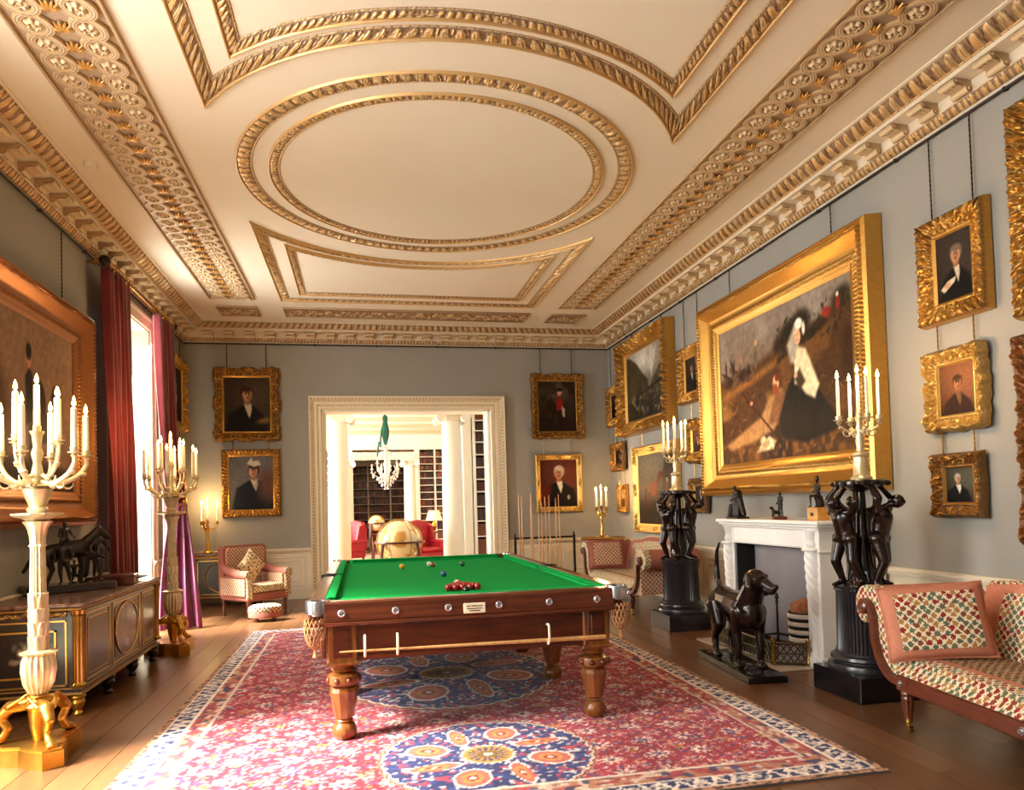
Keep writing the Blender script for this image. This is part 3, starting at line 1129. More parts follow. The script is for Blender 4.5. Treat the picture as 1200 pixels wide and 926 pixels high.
# ---- windows of the left wall
def window(idx, wy):
    w = struct(bpy.data.objects.new('window_%d' % idx, None))
    COL.objects.link(w)
    w.location = (XL - 0.3, wy, WZ0)
    H = WZ1 - WZ0
    mb = MB()
    mb.box(-0.03, 0.03, -WY, -WY + 0.07, 0, H, 0.006).box(-0.03, 0.03, WY - 0.07, WY, 0, H, 0.006).box(-0.03, 0.03, -WY, WY, 0, 0.09, 0.006).box(-0.03, 0.03, -WY, WY, H - 0.08, H, 0.006).box(-0.035, 0.035, -WY, WY, H / 2 - 0.03, H / 2 + 0.03, 0.006)
    mb.build('sash_frame', 'cream_wood', w)
    for k in (1,):
        yb_ = -WY + 0.07 + (2 * WY - 0.14) * k / 2
        MB().box(-0.016, 0.016, yb_ - 0.013, yb_ + 0.013, 0.09, H - 0.08, 0.004).build('glazing_bar', 'cream_wood', w)
    nz_ = 2
    for k in range(1, nz_):
        if k != 1:
            zb = 0.09 + (H - 0.17) * k / nz_
            MB().box(-0.016, 0.016, -WY + 0.07, WY - 0.07, zb - 0.013, zb + 0.013, 0.004).build('glazing_bar', 'cream_wood', w)
    for i in range(2):
        for j in range(nz_):
            ya, yb_ = -WY + 0.07 + (2 * WY - 0.14) * i / 2, -WY + 0.07 + (2 * WY - 0.14) * (i + 1) / 2
            za, zb = 0.09 + (H - 0.17) * j / nz_, 0.09 + (H - 0.17) * (j + 1) / nz_
            MB().box(-0.002, 0.002, ya, yb_, za, zb).build('pane', 'window_glass', w, smooth=False)
    # reveal lining, shutters folded back, architrave on the room side
    mb = MB()
    d1 = 0.3
    mb.box(0.03, d1, -WY, -WY + 0.02, 0, H).box(0.03, d1, WY - 0.02, WY, 0, H).box(0.03, d1, -WY, WY, H - 0.02, H).box(0.03, d1 + 0.05, -WY, WY, -0.0, 0.03)
    mb.build('reveal', 'cream_wood', w)
    mb = MB()
    for s in (-1, 1):
        mb.box(d1, d1 + 0.03, s * WY, s * (WY + 0.17), -WZ0, H + 0.15, 0.006)
        mb.box(d1, d1 + 0.05, s * (WY + 0.13), s * (WY + 0.18), -WZ0, H + 0.16, 0.006)
    mb.box(d1, d1 + 0.03, -WY, WY, H, H + 0.15, 0.006).box(d1, d1 + 0.05, -WY - 0.18, WY + 0.18, H + 0.12, H + 0.17, 0.006)
    mb.build('architrave', 'cream_wood', w)
    return w


for i, wy in enumerate(WIN):
    window(i + 1, wy)
# ================================================================== THE LIBRARY BEYOND THE DOORWAY
LX0, LX1, LY0, LY1, LZ = -4.4, 5.6, 13.25, 29.3, 3.95
mat('library_floor', (168, 134, 96), (196, 164, 124), rough=0.35, scale=4, stretch=(6, 1, 1))
mat('library_rug', (170, 40, 46), (196, 66, 66), rough=0.95, scale=20)
mat('rug_stripe', (232, 206, 178), rough=0.95)
struct(MB().box(LX0, LX1, 12.8, LY1, -0.2, -0.004).build('floor_library', 'library_floor', smooth=False))
lib_ceiling = struct(MB().box(LX0, LX1, LY0, LY1 + 0.3, LZ, LZ + 0.2).build('ceiling_library', 'library_white', smooth=False))
for k in range(6):
    mb = MB()
    y = 15.5 + k * 1.7
    mb.tube([(-1.8, y, LZ), (3.4, y, LZ), (3.4, y + 1.2, LZ), (-1.8, y + 1.2, LZ)], 0.03, 6, closed=True)
    mb.c = [np.full_like(c, 0.75) for c in mb.c]
    mb.build('ceiling_moulding', 'plaster_gilt', lib_ceiling)
mb = MB().box(LX1, LX1 + 0.2, LY0, LY1, 0, LZ)
struct(mb.build('wall_library_right', 'library_white', smooth=False))
mb = MB()
LW = (15.2, 18.6, 22.0)
ed = [LY0] + [e for w in LW for e in (w - 0.9, w + 0.9)] + [LY1 + 0.2]
for i in range(0, len(ed), 2):
    mb.box(LX0 - 0.2, LX0, ed[i], ed[i + 1], 0, LZ)
for w in LW:
    mb.box(LX0 - 0.2, LX0, w - 0.9, w + 0.9, 0, 0.5).box(LX0 - 0.2, LX0, w - 0.9, w + 0.9, 3.5, LZ)
struct(mb.build('wall_library_left', 'library_white', smooth=False))
struct(MB().box(LX0, LX1, LY1, LY1 + 0.2, 0, LZ).build('wall_library_back', 'library_white', smooth=False))
# the wall end that carries the near bookcase, and the screen wall with the recess
mb = MB().box(3.25, LX1, 16.65, 17.0, 0, LZ).box(2.28, 3.25, 17.0, 17.06, 0, LZ).box(2.28, 3.25, 16.65, 17.0, 3.68, LZ)
struct(mb.build('wall_library_screen', 'library_white', smooth=False))
mb = MB().box(LX0, -1.75, 25.0, 25.3, 0, LZ).box(3.3, LX1, 25.0, 25.3, 0, LZ).box(-1.75, 3.3, 25.0, 25.3, 3.47, LZ).box(-0.62, -0.32, 25.0, 25.3, 0, 3.47).box(1.74, 1.86, 25.0, 25.3, 0, 3.47)
wall_lib2 = struct(mb.build('wall_library_recess', 'library_white', smooth=False))
mb = MB()
xs = np.arange(-0.7, 1.85, 0.02)
A = np.stack([xs, np.full(len(xs), 24.98), np.full(len(xs), 3.12)], -1)
B = A + np.array([0, 0, 0.26])
ribbon(mb, A, B, 18, scaled(carve_scroll(0.35, 5), 0.05, gmul=0.4), (0, -1, 0))
mb.build('frieze', 'library_white', wall_lib2, sharp=60)
# striped carpet
rug2 = tag(MB().box(-1.6, 2.4, 16.45, 24.0, 0.0, 0.012).build('library_rug', 'library_rug', smooth=False), 'red striped carpet on the library floor beyond the doorway', 'rug')
for k in range(19):
    y = 16.6 + k * 0.38
    MB().box(-1.6, 2.4, y, y + 0.13, 0.012, 0.0145).build('stripe', 'rug_stripe', rug2, smooth=False)


def column(x, y, h, r, label):
    t = thing('column', label, 'column', (x, y, 0))
    mb = MB().box(-r * 1.45, r * 1.45, -r * 1.45, r * 1.45, 0, 0.09, 0.008).lathe([(r * 1.4, 0.09), (r * 1.42, 0.12), (r * 1.35, 0.16), (r * 1.15, 0.18), (r * 1.22, 0.22), (r * 1.05, 0.25)], 28)
    mb.build('base', 'library_white', t)
    zs = np.linspace(0.25, h - 0.24, 12)
    MB().lathe([(r * (1 - 0.16 * ((z - 0.25) / h) ** 1.8), z) for z in zs], 32).build('shaft', 'library_white', t, sharp=60)
    cap = MB().lathe([(r * 0.85, h - 0.24), (r * 1.0, h - 0.21), (r * 0.95, h - 0.18), (r * 1.12, h - 0.10), (r * 1.0, h - 0.06)], 28).box(-r * 1.35, r * 1.35, -r * 1.1, r * 1.1, h - 0.06, h, 0.01).build('capital', 'library_white', t)
    for sx in (-1, 1):
        for sy in (-1, 1):
            R = r * 0.42
            q = MB().lathe([(0, -0.04), (R * 0.25, -0.045), (R * 0.3, -0.02), (R * 0.55, -0.02), (R * 0.6, -0.04), (R, -0.035), (R, r * 0.9), (0, r * 0.9)], 18)
            q.move(Matrix.Translation((sx * r * 1.15, sy * r * 1.02, h - 0.06 - R)) @ Matrix.Rotation(PI / 2 if sy < 0 else -PI / 2, 4, 'X') @ Matrix.Scale(-1, 4, (0, 0, 1)) @ Matrix.Scale(-1, 4, (0, 0, 1)))
            q.build('volute', 'library_white', cap)
    if y < 20:
        MB().box(-r * 1.5, r * 1.5, -r * 1.2, r * 1.2, h, LZ, 0.01).build('entablature_block', 'library_white', t)
    return t


column(-0.50, 16.0, 3.56, 0.235, 'tall cream ionic column beside the left jamb of the doorway')
column(1.94, 16.0, 3.56, 0.235, 'tall cream ionic column between red armchair and near library bookcase')
column(-0.52, 24.4, 3.08, 0.2, 'far ionic column by the recessed bookcases, behind the near column')
column(1.53, 24.4, 3.08, 0.2, 'far slim ionic column beside the recessed bookcases and chandelier')

# ---- bookcases
book_src = []
for mn in ('book_leather', 'book_brown', 'book_tan', 'book_dark'):
    b_ = MB()
    # spine rounded toward -y, raised bands, unit size
    a = np.linspace(-PI / 2, PI / 2, 5)
    pts = [(0.5 * math.sin(t), -0.5 - 0.08 * math.cos(t)) for t in a] + [(0.5, 0.5), (-0.5, 0.5)]
    b_.prism(pts, 0, 1)
    for z in (0.2, 0.42, 0.64, 0.84):
        b_.box(-0.48, 0.48, -0.6, -0.5, z, z + 0.02)
    book_src.append(b_.build('book', mn, smooth=False))
n_book = [0]
stuff_books = MB()
BK = [lin(c) for c in ((92, 34, 24), (66, 38, 27), (124, 72, 42), (42, 30, 27), (110, 46, 30))]


def bookcase(label, x0, x1, yf, depth, shelves, z0, z1, cols, book_label, group, single):
    t = thing('bookcase', label, 'bookcase', ((x0 + x1) / 2, yf + depth / 2, 0))
    o = t.location
    T = Matrix.Translation((-o.x, -o.y, 0))
    q = MB().box(x0, x1, yf + depth - 0.02, yf + depth, z0, z1)
    q.move(T)
    q.build('back_panel', 'book_dark', t, smooth=False)
    xs = [x0] + cols + [x1]
    for i, x in enumerate(xs):
        w = 0.03 if 0 < i < len(xs) - 1 else 0.035
        MB().box(x - w, x + w, yf - 0.02, yf + depth, 0, z1, 0.006).move(T).build('upright', 'library_white', t)
    MB().box(x0 - 0.05, x1 + 0.05, yf - 0.05, yf + depth, z1, z1 + 0.06, 0.01).move(T).build('cornice', 'library_white', t)
    MB().box(x0, x1, yf - 0.03, yf + depth, 0, min(shelves) - 0.02, 0.01).move(T).build('plinth', 'library_white', t)
    for z in shelves:
        MB().box(x0, x1, yf, yf + depth, z - 0.028, z, 0.003).move(T).build('shelf', 'library_white', t)
    zz = sorted(shelves) + [z1]
    for a, b_ in zip(zz[:-1], zz[1:]):
        for xa, xb in zip(xs[:-1], xs[1:]):
            x = xa + 0.036
            src = rng.randrange(4)
            hh = (b_ - a - 0.03) * (0.78 + 0.12 * rng.random())
            while True:
                w = 0.032 + 0.03 * rng.random()
                if x + w > xb - 0.036:
                    break
                if rng.random() < 0.16:
                    src = rng.randrange(4)
                    hh = (b_ - a - 0.03) * (0.72 + 0.2 * rng.random())
                h = hh * (0.97 + 0.05 * rng.random())
                if single and n_book[0] < 300 and x < 3.12:
                    o_ = inst(book_src[src], 'book', (x + w / 2, yf + 0.13, a), (0, 0, 0), (w * 0.97, 0.2, h))
                    tag(o_, book_label, 'book', group)
                    n_book[0] += 1
                else:
                    c = np.array(BK[rng.randrange(5)]) * (0.8 + 0.4 * rng.random())
                    stuff_books.box(x, x + w * 0.97, yf + 0.03, yf + 0.22, a, a + h, 0, col=c)
                x += w
    return t


sh = [0.27, 0.789, 1.141, 1.475, 1.818, 2.103, 2.379, 2.675, 2.961, 3.227, 3.465]
bookcase('white bookcase just beyond the doorway, beside the near column', 2.53, 3.2, 16.62, 0.36, [0.30] + sh[1:], 0, 3.68, [2.87], 'leather-bound book in the white bookcase just beyond the doorway', 'books in the near library bookcase', True)
struct(MB().box(2.26, 2.47, 16.60, 16.99, 0, LZ - 0.02, 0.01).box(2.24, 2.49, 16.58, 16.99, 0, 0.2, 0.01).box(2.24, 2.49, 16.58, 16.99, 3.5, 3.6, 0.01).build('trim_9', 'library_white'))
sh2 = [0.40, 0.72] + [1.04 + i * 0.242 for i in range(10)]
bookcase('tall white bookcase behind the red armchair, right of the far column', 1.88, 3.3, 25.0, 0.36, sh2, 0, 3.46, [2.434], 'small leather-bound book in the tall bookcase behind the red armchair', 'books in the far library bookcase', True)
bookcase('white bookcase glimpsed between door jamb and near column', -1.73, -0.64, 25.0, 0.36, sh2, 0, 3.46, [-1.2], '', '', False)
bookcase('low dark-filled bookcases in the recess behind the chandelier', -0.39, 1.62, 28.8, 0.36, [0.30] + [1.06 + i * 0.3 for i in range(7)], 0, 3.14, [0.2, 1.05], '', '', False)
sb = stuff_books.build('library_books', 'marquetry', smooth=False)
sb['kind'] = 'stuff'
tag(sb, 'rows of small leather books filling the farthest library shelves', 'books')
for b_ in book_src:
    drop(b_)

# ---- chandelier with its wrapped chain
t = thing('chandelier', 'crystal chandelier hanging in the library on a green cloth-wrapped chain', 'chandelier', (0.60, 19.0, 1.95))
zc = LZ - 1.95
mb = MB().lathe([(0.0, zc), (0.05, zc), (0.06, zc - 0.03), (0.015, zc - 0.06), (0.012, 1.3)], 12)
mb.build('rod', 'dark_iron', t)
prof = [(0.02, zc - 0.06), (0.07, zc - 0.12), (0.06, zc - 0.25), (0.10, zc - 0.45), (0.09, zc - 0.62), (0.05, zc - 0.78), (0.03, zc - 0.84)]
MB().lathe(prof, 20, flute=10, fdepth=0.25).build('cloth_wrap', 'green_cloth', t)
for dx, z0, z1 in ((-0.12, 1.1, 1.62), (-0.2, 0.85, 1.25)):
    MB().tube(catmull([(dx + 0.04, 0, z1), (dx, 0, (z0 + z1) / 2), (dx - 0.01, 0, z0)], 5), 0.022, 8).build('cord', 'green_cloth', t)
MB().lathe([(0.0, 0.15), (0.05, 0.18), (0.09, 0.26), (0.05, 0.34), (0.04, 0.55), (0.07, 0.65), (0.04, 0.75), (0.03, 1.0), (0.10, 1.05), (0.02, 1.12)], 16).build('stem', 'crystal', t)
drop_src = MB().lathe([(0, -0.035), (0.016, -0.015), (0.010, 0.015), (0, 0.03)], 6).build('crystal_drop', 'crystal', smooth=False)
for k in range(10):
    a = 2 * PI * k / 10
    R, zt = (0.36, 0.52) if k % 2 else (0.27, 0.68)
    path = catmull([(0.04 * math.cos(a), 0.04 * math.sin(a), 0.42), (R * 0.5 * math.cos(a), R * 0.5 * math.sin(a), 0.33), (R * math.cos(a), R * math.sin(a), zt - 0.08), (R * math.cos(a), R * math.sin(a), zt)], 5)
    arm = MB().tube(path, 0.011, 6)
    arm.lathe([(0.0, zt), (0.05, zt + 0.01), (0.05, zt + 0.02), (0.015, zt + 0.03), (0.015, zt + 0.15), (0, zt + 0.15)], 10, c=(R * math.cos(a), R * math.sin(a), 0))
    ao = arm.build('arm', 'crystal', t)
    for j in range(7):
        b_ = a + (j - 3) * 0.09
        rr_ = R * (1 - 0.06 * abs(j - 3))
        inst(drop_src, 'crystal_drop', (rr_ * math.cos(b_), rr_ * math.sin(b_), zt - 0.05 - 0.055 * (j % 3) - 0.02), parent=ao)
for ringz, R, n in ((0.95, 0.13, 12), (0.85, 0.2, 14), (0.28, 0.24, 18), (0.2, 0.18, 14), (0.12, 0.12, 10), (0.04, 0.05, 6)):
    hoop = MB().tube([(R * math.cos(a), R * math.sin(a), ringz + 0.035) for a in np.linspace(0, 2 * PI, 20, endpoint=False)], 0.006, 5, closed=True).build('hoop', 'crystal', t)
    for k in range(n):
        a = 2 * PI * k / n
        inst(drop_src, 'crystal_drop', (R * math.cos(a), R * math.sin(a), ringz), parent=hoop)
drop(drop_src)

# ---- globes
def globe(label, x, y, R, cz):
    t = thing('floor_globe', label, 'globe', (x, y, 0.015 if y > 16 else 0))
    n = 90
    th, ph = np.linspace(0.02, PI - 0.02, 46), np.linspace(0, 2 * PI, n, endpoint=False)
    T, P_ = np.meshgrid(th, ph, indexing='ij')
    P = np.stack([np.sin(T) * np.cos(P_), np.sin(T) * np.sin(P_), np.cos(T)], -1) * R
    P[..., 2] += cz
    ns = vnoise(T * 2.6 + 9, np.cos(P_) * 2.2 + 7) + 0.5 * vnoise(T * 6 + 4, np.sin(P_) * 5 + 3)
    C = np.where((ns > 0.82)[..., None], nlin((206, 160, 84)), nlin((236, 220, 176)))
    C = np.where(((P_ * 12 / PI) % 1 < 0.06)[..., None], nlin((190, 150, 90)), C)
    MB().grid(P, cv=True, cols=C).build('ball', 'marquetry', t, sharp=180)
    a = np.linspace(0, 2 * PI, 40, endpoint=False)
    rim = MB().lathe([(R * 1.03, cz - 0.02), (R * 1.16, cz - 0.02), (R * 1.17, cz), (R * 1.16, cz + 0.02), (R * 1.03, cz + 0.02), (R * 1.03, cz - 0.02)], 40)
    rim.build('horizon_ring', 'mahogany', t)
    MB().tube([(R * 1.05 * math.cos(x_), 0, cz + R * 1.05 * math.sin(x_)) for x_ in a], 0.012, 6, closed=True).build('meridian_ring', 'brass', t)
    for k in range(4):
        b_ = PI / 4 + k * PI / 2
        c_, s_ = math.cos(b_), math.sin(b_)
        pth = catmull([(R * 1.1 * c_, R * 1.1 * s_, cz - 0.02), (R * 1.18 * c_, R * 1.18 * s_, cz * 0.6), (R * 0.9 * c_, R * 0.9 * s_, cz * 0.3), (R * 1.0 * c_, R * 1.0 * s_, 0.03)], 6)
        MB().tube(pth, np.linspace(0.035, 0.022, len(pth)), 8).build('leg', 'mahogany', t)
    MB().tube([(R * 0.95, R * 0.0, 0.1), (0, 0, 0.13), (-R * 0.95, 0, 0.1)], 0.02, 8).tube([(0, R * 0.95, 0.1), (0, 0, 0.13), (0, -R * 0.95, 0.1)], 0.02, 8).build('stretcher', 'mahogany', t)
    return t


globe('large antique floor globe standing in the library beyond the table', 0.73, 15.5, 0.45, 0.765)
globe('smaller antique globe on dark stand behind the large globe', 0.34, 19.6, 0.2, 1.08)


def wing_chair(label, x, y, rz):
    t = thing('armchair', label, 'armchair', (x, y, 0.015), rz)
    MB().box(-0.36, 0.36, -0.36, 0.34, 0.2, 0.4, 0.03).build('seat', 'red_leather', t)
    MB().box(-0.30, 0.30, -0.38, 0.26, 0.4, 0.5, 0.04).build('cushion', 'red_leather', t)
    back = [(-0.36, 0.4), (-0.37, 0.95), (-0.3, 1.1), (0.0, 1.16), (0.3, 1.1), (0.37, 0.95), (0.36, 0.4)]
    MB().prism(back, 0.22, 0.36, axis=1).build('backrest', 'red_leather', t)
    for s in (-1, 1):
        q = MB().box(s * 0.28, s * 0.39, -0.36, 0.3, 0.35, 0.6, 0.03)
        q.tube([(s * 0.34, -0.37, 0.62), (s * 0.34, 0.3, 0.62)], 0.06, 10)
        q.prism([(0.02, 0.6), (0.3, 0.6), (0.3, 1.08), (0.12, 1.0)], s * 0.30, s * 0.37, axis=0)
        q.build('arm', 'red_leather', t)
        for yy in (-0.3, 0.28):
            MB().lathe([(0.03, 0.2), (0.035, 0.14), (0.02, 0.1), (0.028, 0.04), (0.018, 0.0)], 10, c=(s * 0.3, yy, 0)).build('leg', 'mahogany', t)
    return t


wing_chair('red leather armchair by the library lamp, right of the large globe', 1.42, 17.8, 0.5)
wing_chair('red armchair behind the near column, left of the large globe', -0.43, 19.6, -0.9)
wing_chair('red armchair glimpsed between door jamb and left column', -1.05, 18.6, 1.0)


def table_lamp(label, x, y, zt):
    t = thing('side_table', 'small round wooden table under the ' + label, 'side table', (x, y, 0.015))
    MB().lathe([(0.0, zt - 0.03), (0.22, zt - 0.03), (0.23, zt - 0.015), (0.22, zt), (0, zt)], 24).build('table_top', 'mahogany', t)
    MB().lathe([(0.14, 0.0), (0.12, 0.03), (0.03, 0.06), (0.04, 0.3), (0.025, 0.5), (0.04, zt - 0.03)], 14).build('pedestal', 'mahogany', t)
    l = thing('table_lamp', label, 'lamp', (x, y, zt + 0.015))
    MB().lathe([(0.07, 0.0), (0.06, 0.02), (0.03, 0.04), (0.07, 0.13), (0.05, 0.22), (0.015, 0.27), (0.012, 0.34)], 16).build('lamp_base', 'brass', l)
    MB().lathe([(0.205, 0.30), (0.13, 0.54), (0.125, 0.54), (0.20, 0.30)], 28).build('lamp_shade', 'lamp_shade', l)


table_lamp('cream-shaded table lamp above the red library armchair', 1.76, 18.6, 0.84)
table_lamp('cream-shaded lamp glimpsed left of the near column', -1.22, 20.2, 0.80)
# writing table with papers
t = thing('writing_table', 'dark writing table with papers behind the large globe', 'table', (0.95, 21.0, 0.015))
MB().box(-0.8, 0.8, -0.4, 0.4, 0.70, 0.76, 0.01).build('table_top', 'mahogany', t)
MB().box(-0.72, 0.72, -0.34, 0.34, 0.58, 0.70, 0.01).build('apron', 'mahogany', t)
for sx in (-1, 1):
    for sy in (-1, 1):
        MB().lathe([(0.035, 0.58), (0.03, 0.3), (0.022, 0.0)], 10, c=(sx * 0.68, sy * 0.3, 0)).build('leg', 'mahogany', t)
for k, (px, py, r) in enumerate(((-0.4, -0.1, 0.2), (0.1, 0.05, -0.3), (0.45, -0.15, 0.5))):
    o = MB().box(-0.15, 0.15, -0.11, 0.11, 0, 0.02 + 0.01 * k, 0.002).build('paper_stack', 'ivory')
    o.location, o.rotation_euler = (0.95 + px, 21.0 + py, 0.775), (0, 0, r)
    tag(o, 'stack of white papers on the dark library writing table', 'papers', 'papers on the library table')
# ================================================================== PICTURES
def ellm(U, V, cx, cy, rx, ry, rot=0.0, soft=0.25):
    c, s = math.cos(rot), math.sin(rot)
    x, y = (U - cx) * c + (V - cy) * s, -(U - cx) * s + (V - cy) * c
    d = np.hypot(x / rx, y / ry)
    return 1 - smooth(1 - soft, 1 + soft, d)


def polm(U, V, pts, soft=0.01):
    inside = np.zeros(U.shape, bool)
    dist = np.full(U.shape, 9.0)
    n = len(pts)
    for i in range(n):
        x1, y1 = pts[i]
        x2, y2 = pts[(i + 1) % n]
        if y1 != y2:
            cross = ((y1 > V) != (y2 > V)) & (U < (x2 - x1) * (V - y1) / (y2 - y1) + x1)
            inside ^= cross
        dx, dy = x2 - x1, y2 - y1
        t = np.clip(((U - x1) * dx + (V - y1) * dy) / (dx * dx + dy * dy + 1e-9), 0, 1)
        dist = np.minimum(dist, np.hypot(U - x1 - t * dx, V - y1 - t * dy))
    sd = np.where(inside, dist, -dist)
    return smooth(-soft, soft, sd)


def paint(w, h, res, layers, seed):
    """colour grid for a canvas; u runs 0..w/h, v 0..1 (up)"""
    nu, nv = max(24, int(w * res)), max(24, int(h * res))
    asp = w / h
    U, V = np.meshgrid(np.linspace(0, asp, nu), np.linspace(0, 1, nv), indexing='ij')
    C = np.zeros((nu, nv, 3))
    for L in layers:
        k = L[0]
        if k == 'g':      # vertical gradient bottom, top
            C[:] = np.array(L[1], float) * (1 - V[..., None]) + np.array(L[2], float) * V[..., None]
        elif k == 'e':
            m = ellm(U, V, L[1] * asp, L[2], L[3], L[4], L[5] if len(L) > 5 and L[5] else 0, L[7] if len(L) > 7 else 0.25)
            C += (np.array(L[6], float) - C) * m[..., None]
        elif k == 'p':
            m = polm(U, V, [(x * asp, y) for x, y in L[1]], L[3] if len(L) > 3 else 0.01)
            C += (np.array(L[2], float) - C) * m[..., None]
        elif k == 'n':    # broken brushwork: colour, scale, amount, region threshold
            nn = vnoise(U * L[2] + seed, V * L[2] * 0.8 + seed * 1.7)
            m = smooth(0.5, 0.8, nn) * L[3]
            if len(L) > 4:
                m = m * polm(U, V, [(x * asp, y) for x, y in L[4]], 0.04)
            C += (np.array(L[1], float) - C) * m[..., None]
        elif k == 'd':    # scatter of small strokes in a box
            r = np.random.RandomState(seed + L[1])
            for _ in range(L[2]):
                x, y = L[3] + (L[4] - L[3]) * r.rand(), L[5] + (L[6] - L[5]) * r.rand()
                m = ellm(U, V, x * asp, y, L[7] * (0.5 + r.rand()), L[8] * (0.5 + r.rand()), r.rand() * 3, 0.5)
                c = np.array(L[9][r.randint(len(L[9]))], float)
                C += (c - C) * (m * 0.8)[..., None]
    C *= (0.90 + 0.2 * vnoise(U * 40 + seed, V * 40 + seed))[..., None]
    return nlin(np.clip(C, 0, 255)) * 0.8


def portrait(bg, coat, skin, hair, lapel, face=(0.5, 0.66), size=0.10, turn=0.0, extra=(), shoulders=0.34):
    fx, fy = face
    s = size
    sk = np.array(skin)
    L = [('g', tuple(np.array(bg) * 0.75), bg), ('e', 0.8, 0.7, 0.5, 0.4, 0, tuple(np.array(bg) * 1.25), 0.9),
         ('p', [(fx - shoulders - 0.15, -0.02), (fx - shoulders - 0.05, fy - 3.2 * s), (fx - 0.11, fy - 1.75 * s), (fx + 0.12, fy - 1.75 * s), (fx + shoulders, fy - 3.1 * s), (fx + shoulders + 0.14, -0.02)], coat, 0.03),
         ('p', [(fx - 0.07, fy - 1.5 * s), (fx + 0.09, fy - 1.5 * s), (fx + 0.10, fy - 2.6 * s), (fx + 0.05, fy - 3.8 * s), (fx - 0.02, fy - 2.6 * s)], lapel, 0.012),
         ('e', fx, fy - 0.9 * s, 0.5 * s, 0.8 * s, 0, tuple(sk * 0.75)),
         ('e', fx - 0.02 * turn, fy + 0.25 * s, 0.98 * s, 1.15 * s, 0, hair, 0.2),
         ('e', fx + 0.012 * turn, fy - 0.05 * s, 0.74 * s, 1.02 * s, 0, skin, 0.18),
         ('e', fx + 0.03 * turn + 0.25 * s, fy - 0.2 * s, 0.35 * s, 0.7 * s, 0, tuple(sk * 0.72), 0.5),
         ('e', fx - 0.02 * turn, fy + 0.85 * s, 0.85 * s, 0.42 * s, 0, hair, 0.25)]
    for dx in (-0.3, 0.28):
        L.append(('e', fx + (dx + 0.12 * turn) * s, fy + 0.12 * s, 0.14 * s, 0.08 * s, 0, (48, 30, 22), 0.4))
        L.append(('e', fx + (dx + 0.12 * turn) * s, fy + 0.3 * s, 0.2 * s, 0.05 * s, 0, tuple(np.array(hair) * 0.8), 0.5))
    L += [('e', fx + 0.14 * turn * s, fy - 0.15 * s, 0.09 * s, 0.28 * s, 0.1, tuple(sk * 1.08), 0.5), ('e', fx + 0.14 * turn * s, fy - 0.38 * s, 0.16 * s, 0.07 * s, 0, tuple(sk * 0.66), 0.5), ('e', fx + 0.12 * turn * s, fy - 0.58 * s, 0.24 * s, 0.07 * s, 0, (138, 66, 52), 0.4)]
    return L + list(extra)


STYLE = {}


def frame_profile(style, w, depth):
    """height over the wall as a function of v (0 outer, 1 inner) and carving"""
    def f(s, v, corner):
        if style == 'swept':       # rococo: undulating, carved all over, corners swelling
            base = np.interp(v, [0, 0.04, 0.18, 0.34, 0.62, 0.80, 0.86, 0.9, 1.0], [0.0, 0.45, 0.95, 0.85, 0.45, 0.42, 0.60, 0.5, 0.32]) * depth
            h, c = carve_scroll(w * 1.15, 3)(s, v * 1.1)
            k = smooth(0.03, 0.15, v) * (1 - smooth(0.74, 0.80, v))
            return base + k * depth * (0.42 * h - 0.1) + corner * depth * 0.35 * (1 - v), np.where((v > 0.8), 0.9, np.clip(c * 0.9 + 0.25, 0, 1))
        if style == 'leaf':        # broad acanthus running all round
            base = np.interp(v, [0, 0.05, 0.12, 0.3, 0.7, 0.82, 0.86, 0.92, 1.0], [0.0, 0.7, 0.98, 0.9, 0.5, 0.42, 0.5, 0.42, 0.3]) * depth
            h, c = carve_leaf(w * 0.5)(s, 1 - np.clip((v - 0.08) / 0.72, 0, 1))
            h2, c2 = carve_scroll(w * 0.8, 8)(s, v)
            k = smooth(0.06, 0.14, v) * (1 - smooth(0.76, 0.82, v))
            hh = 0.6 * h + 0.5 * h2
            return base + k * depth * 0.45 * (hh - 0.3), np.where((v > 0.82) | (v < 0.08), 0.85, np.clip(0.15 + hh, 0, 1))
        if style == 'big':         # deep plain hollow with ropework edges
            base = np.interp(v, [0, 0.03, 0.12, 0.16, 0.22, 0.30, 0.52, 0.66, 0.70, 0.78, 0.82, 0.9, 1.0], [0.0, 0.8, 0.92, 0.82, 1.0, 0.9, 0.42, 0.36, 0.44, 0.44, 0.34, 0.32, 0.22]) * depth
            c = np.full_like(s, 0.92)
            for v0, v1, per, amp in ((0.17, 0.28, 0.045, 0.022), (0.67, 0.79, 0.05, 0.014)):
                q = np.clip((v - v0) / (v1 - v0), 0, 1)
                k = np.sin(PI * q)
                b_ = np.cos(2 * PI * (s / per + 0.25 * q))
                base = base + amp * k * b_
                c = np.where((v > v0) & (v < v1), 0.55 + 0.4 * b_, c)
            return base, np.clip(c, 0, 1)
        # 'plain': narrow gilt moulding with corner ornaments
        base = np.interp(v, [0, 0.05, 0.2, 0.3, 0.55, 0.75, 0.82, 0.9, 1.0], [0.0, 0.8, 1.0, 0.8, 0.62, 0.5, 0.55, 0.45, 0.3]) * depth
        h, c = carve_scroll(w * 1.2, 6)(s, v)
        k = smooth(0.25, 0.35, v) * (1 - smooth(0.68, 0.76, v)) * (0.25 + 0.75 * smooth(0.1, 0.5, corner))
        return base + k * depth * 0.35 * h, np.clip(0.8 - k * (0.6 - c), 0, 1)
    return f


PN = [0]


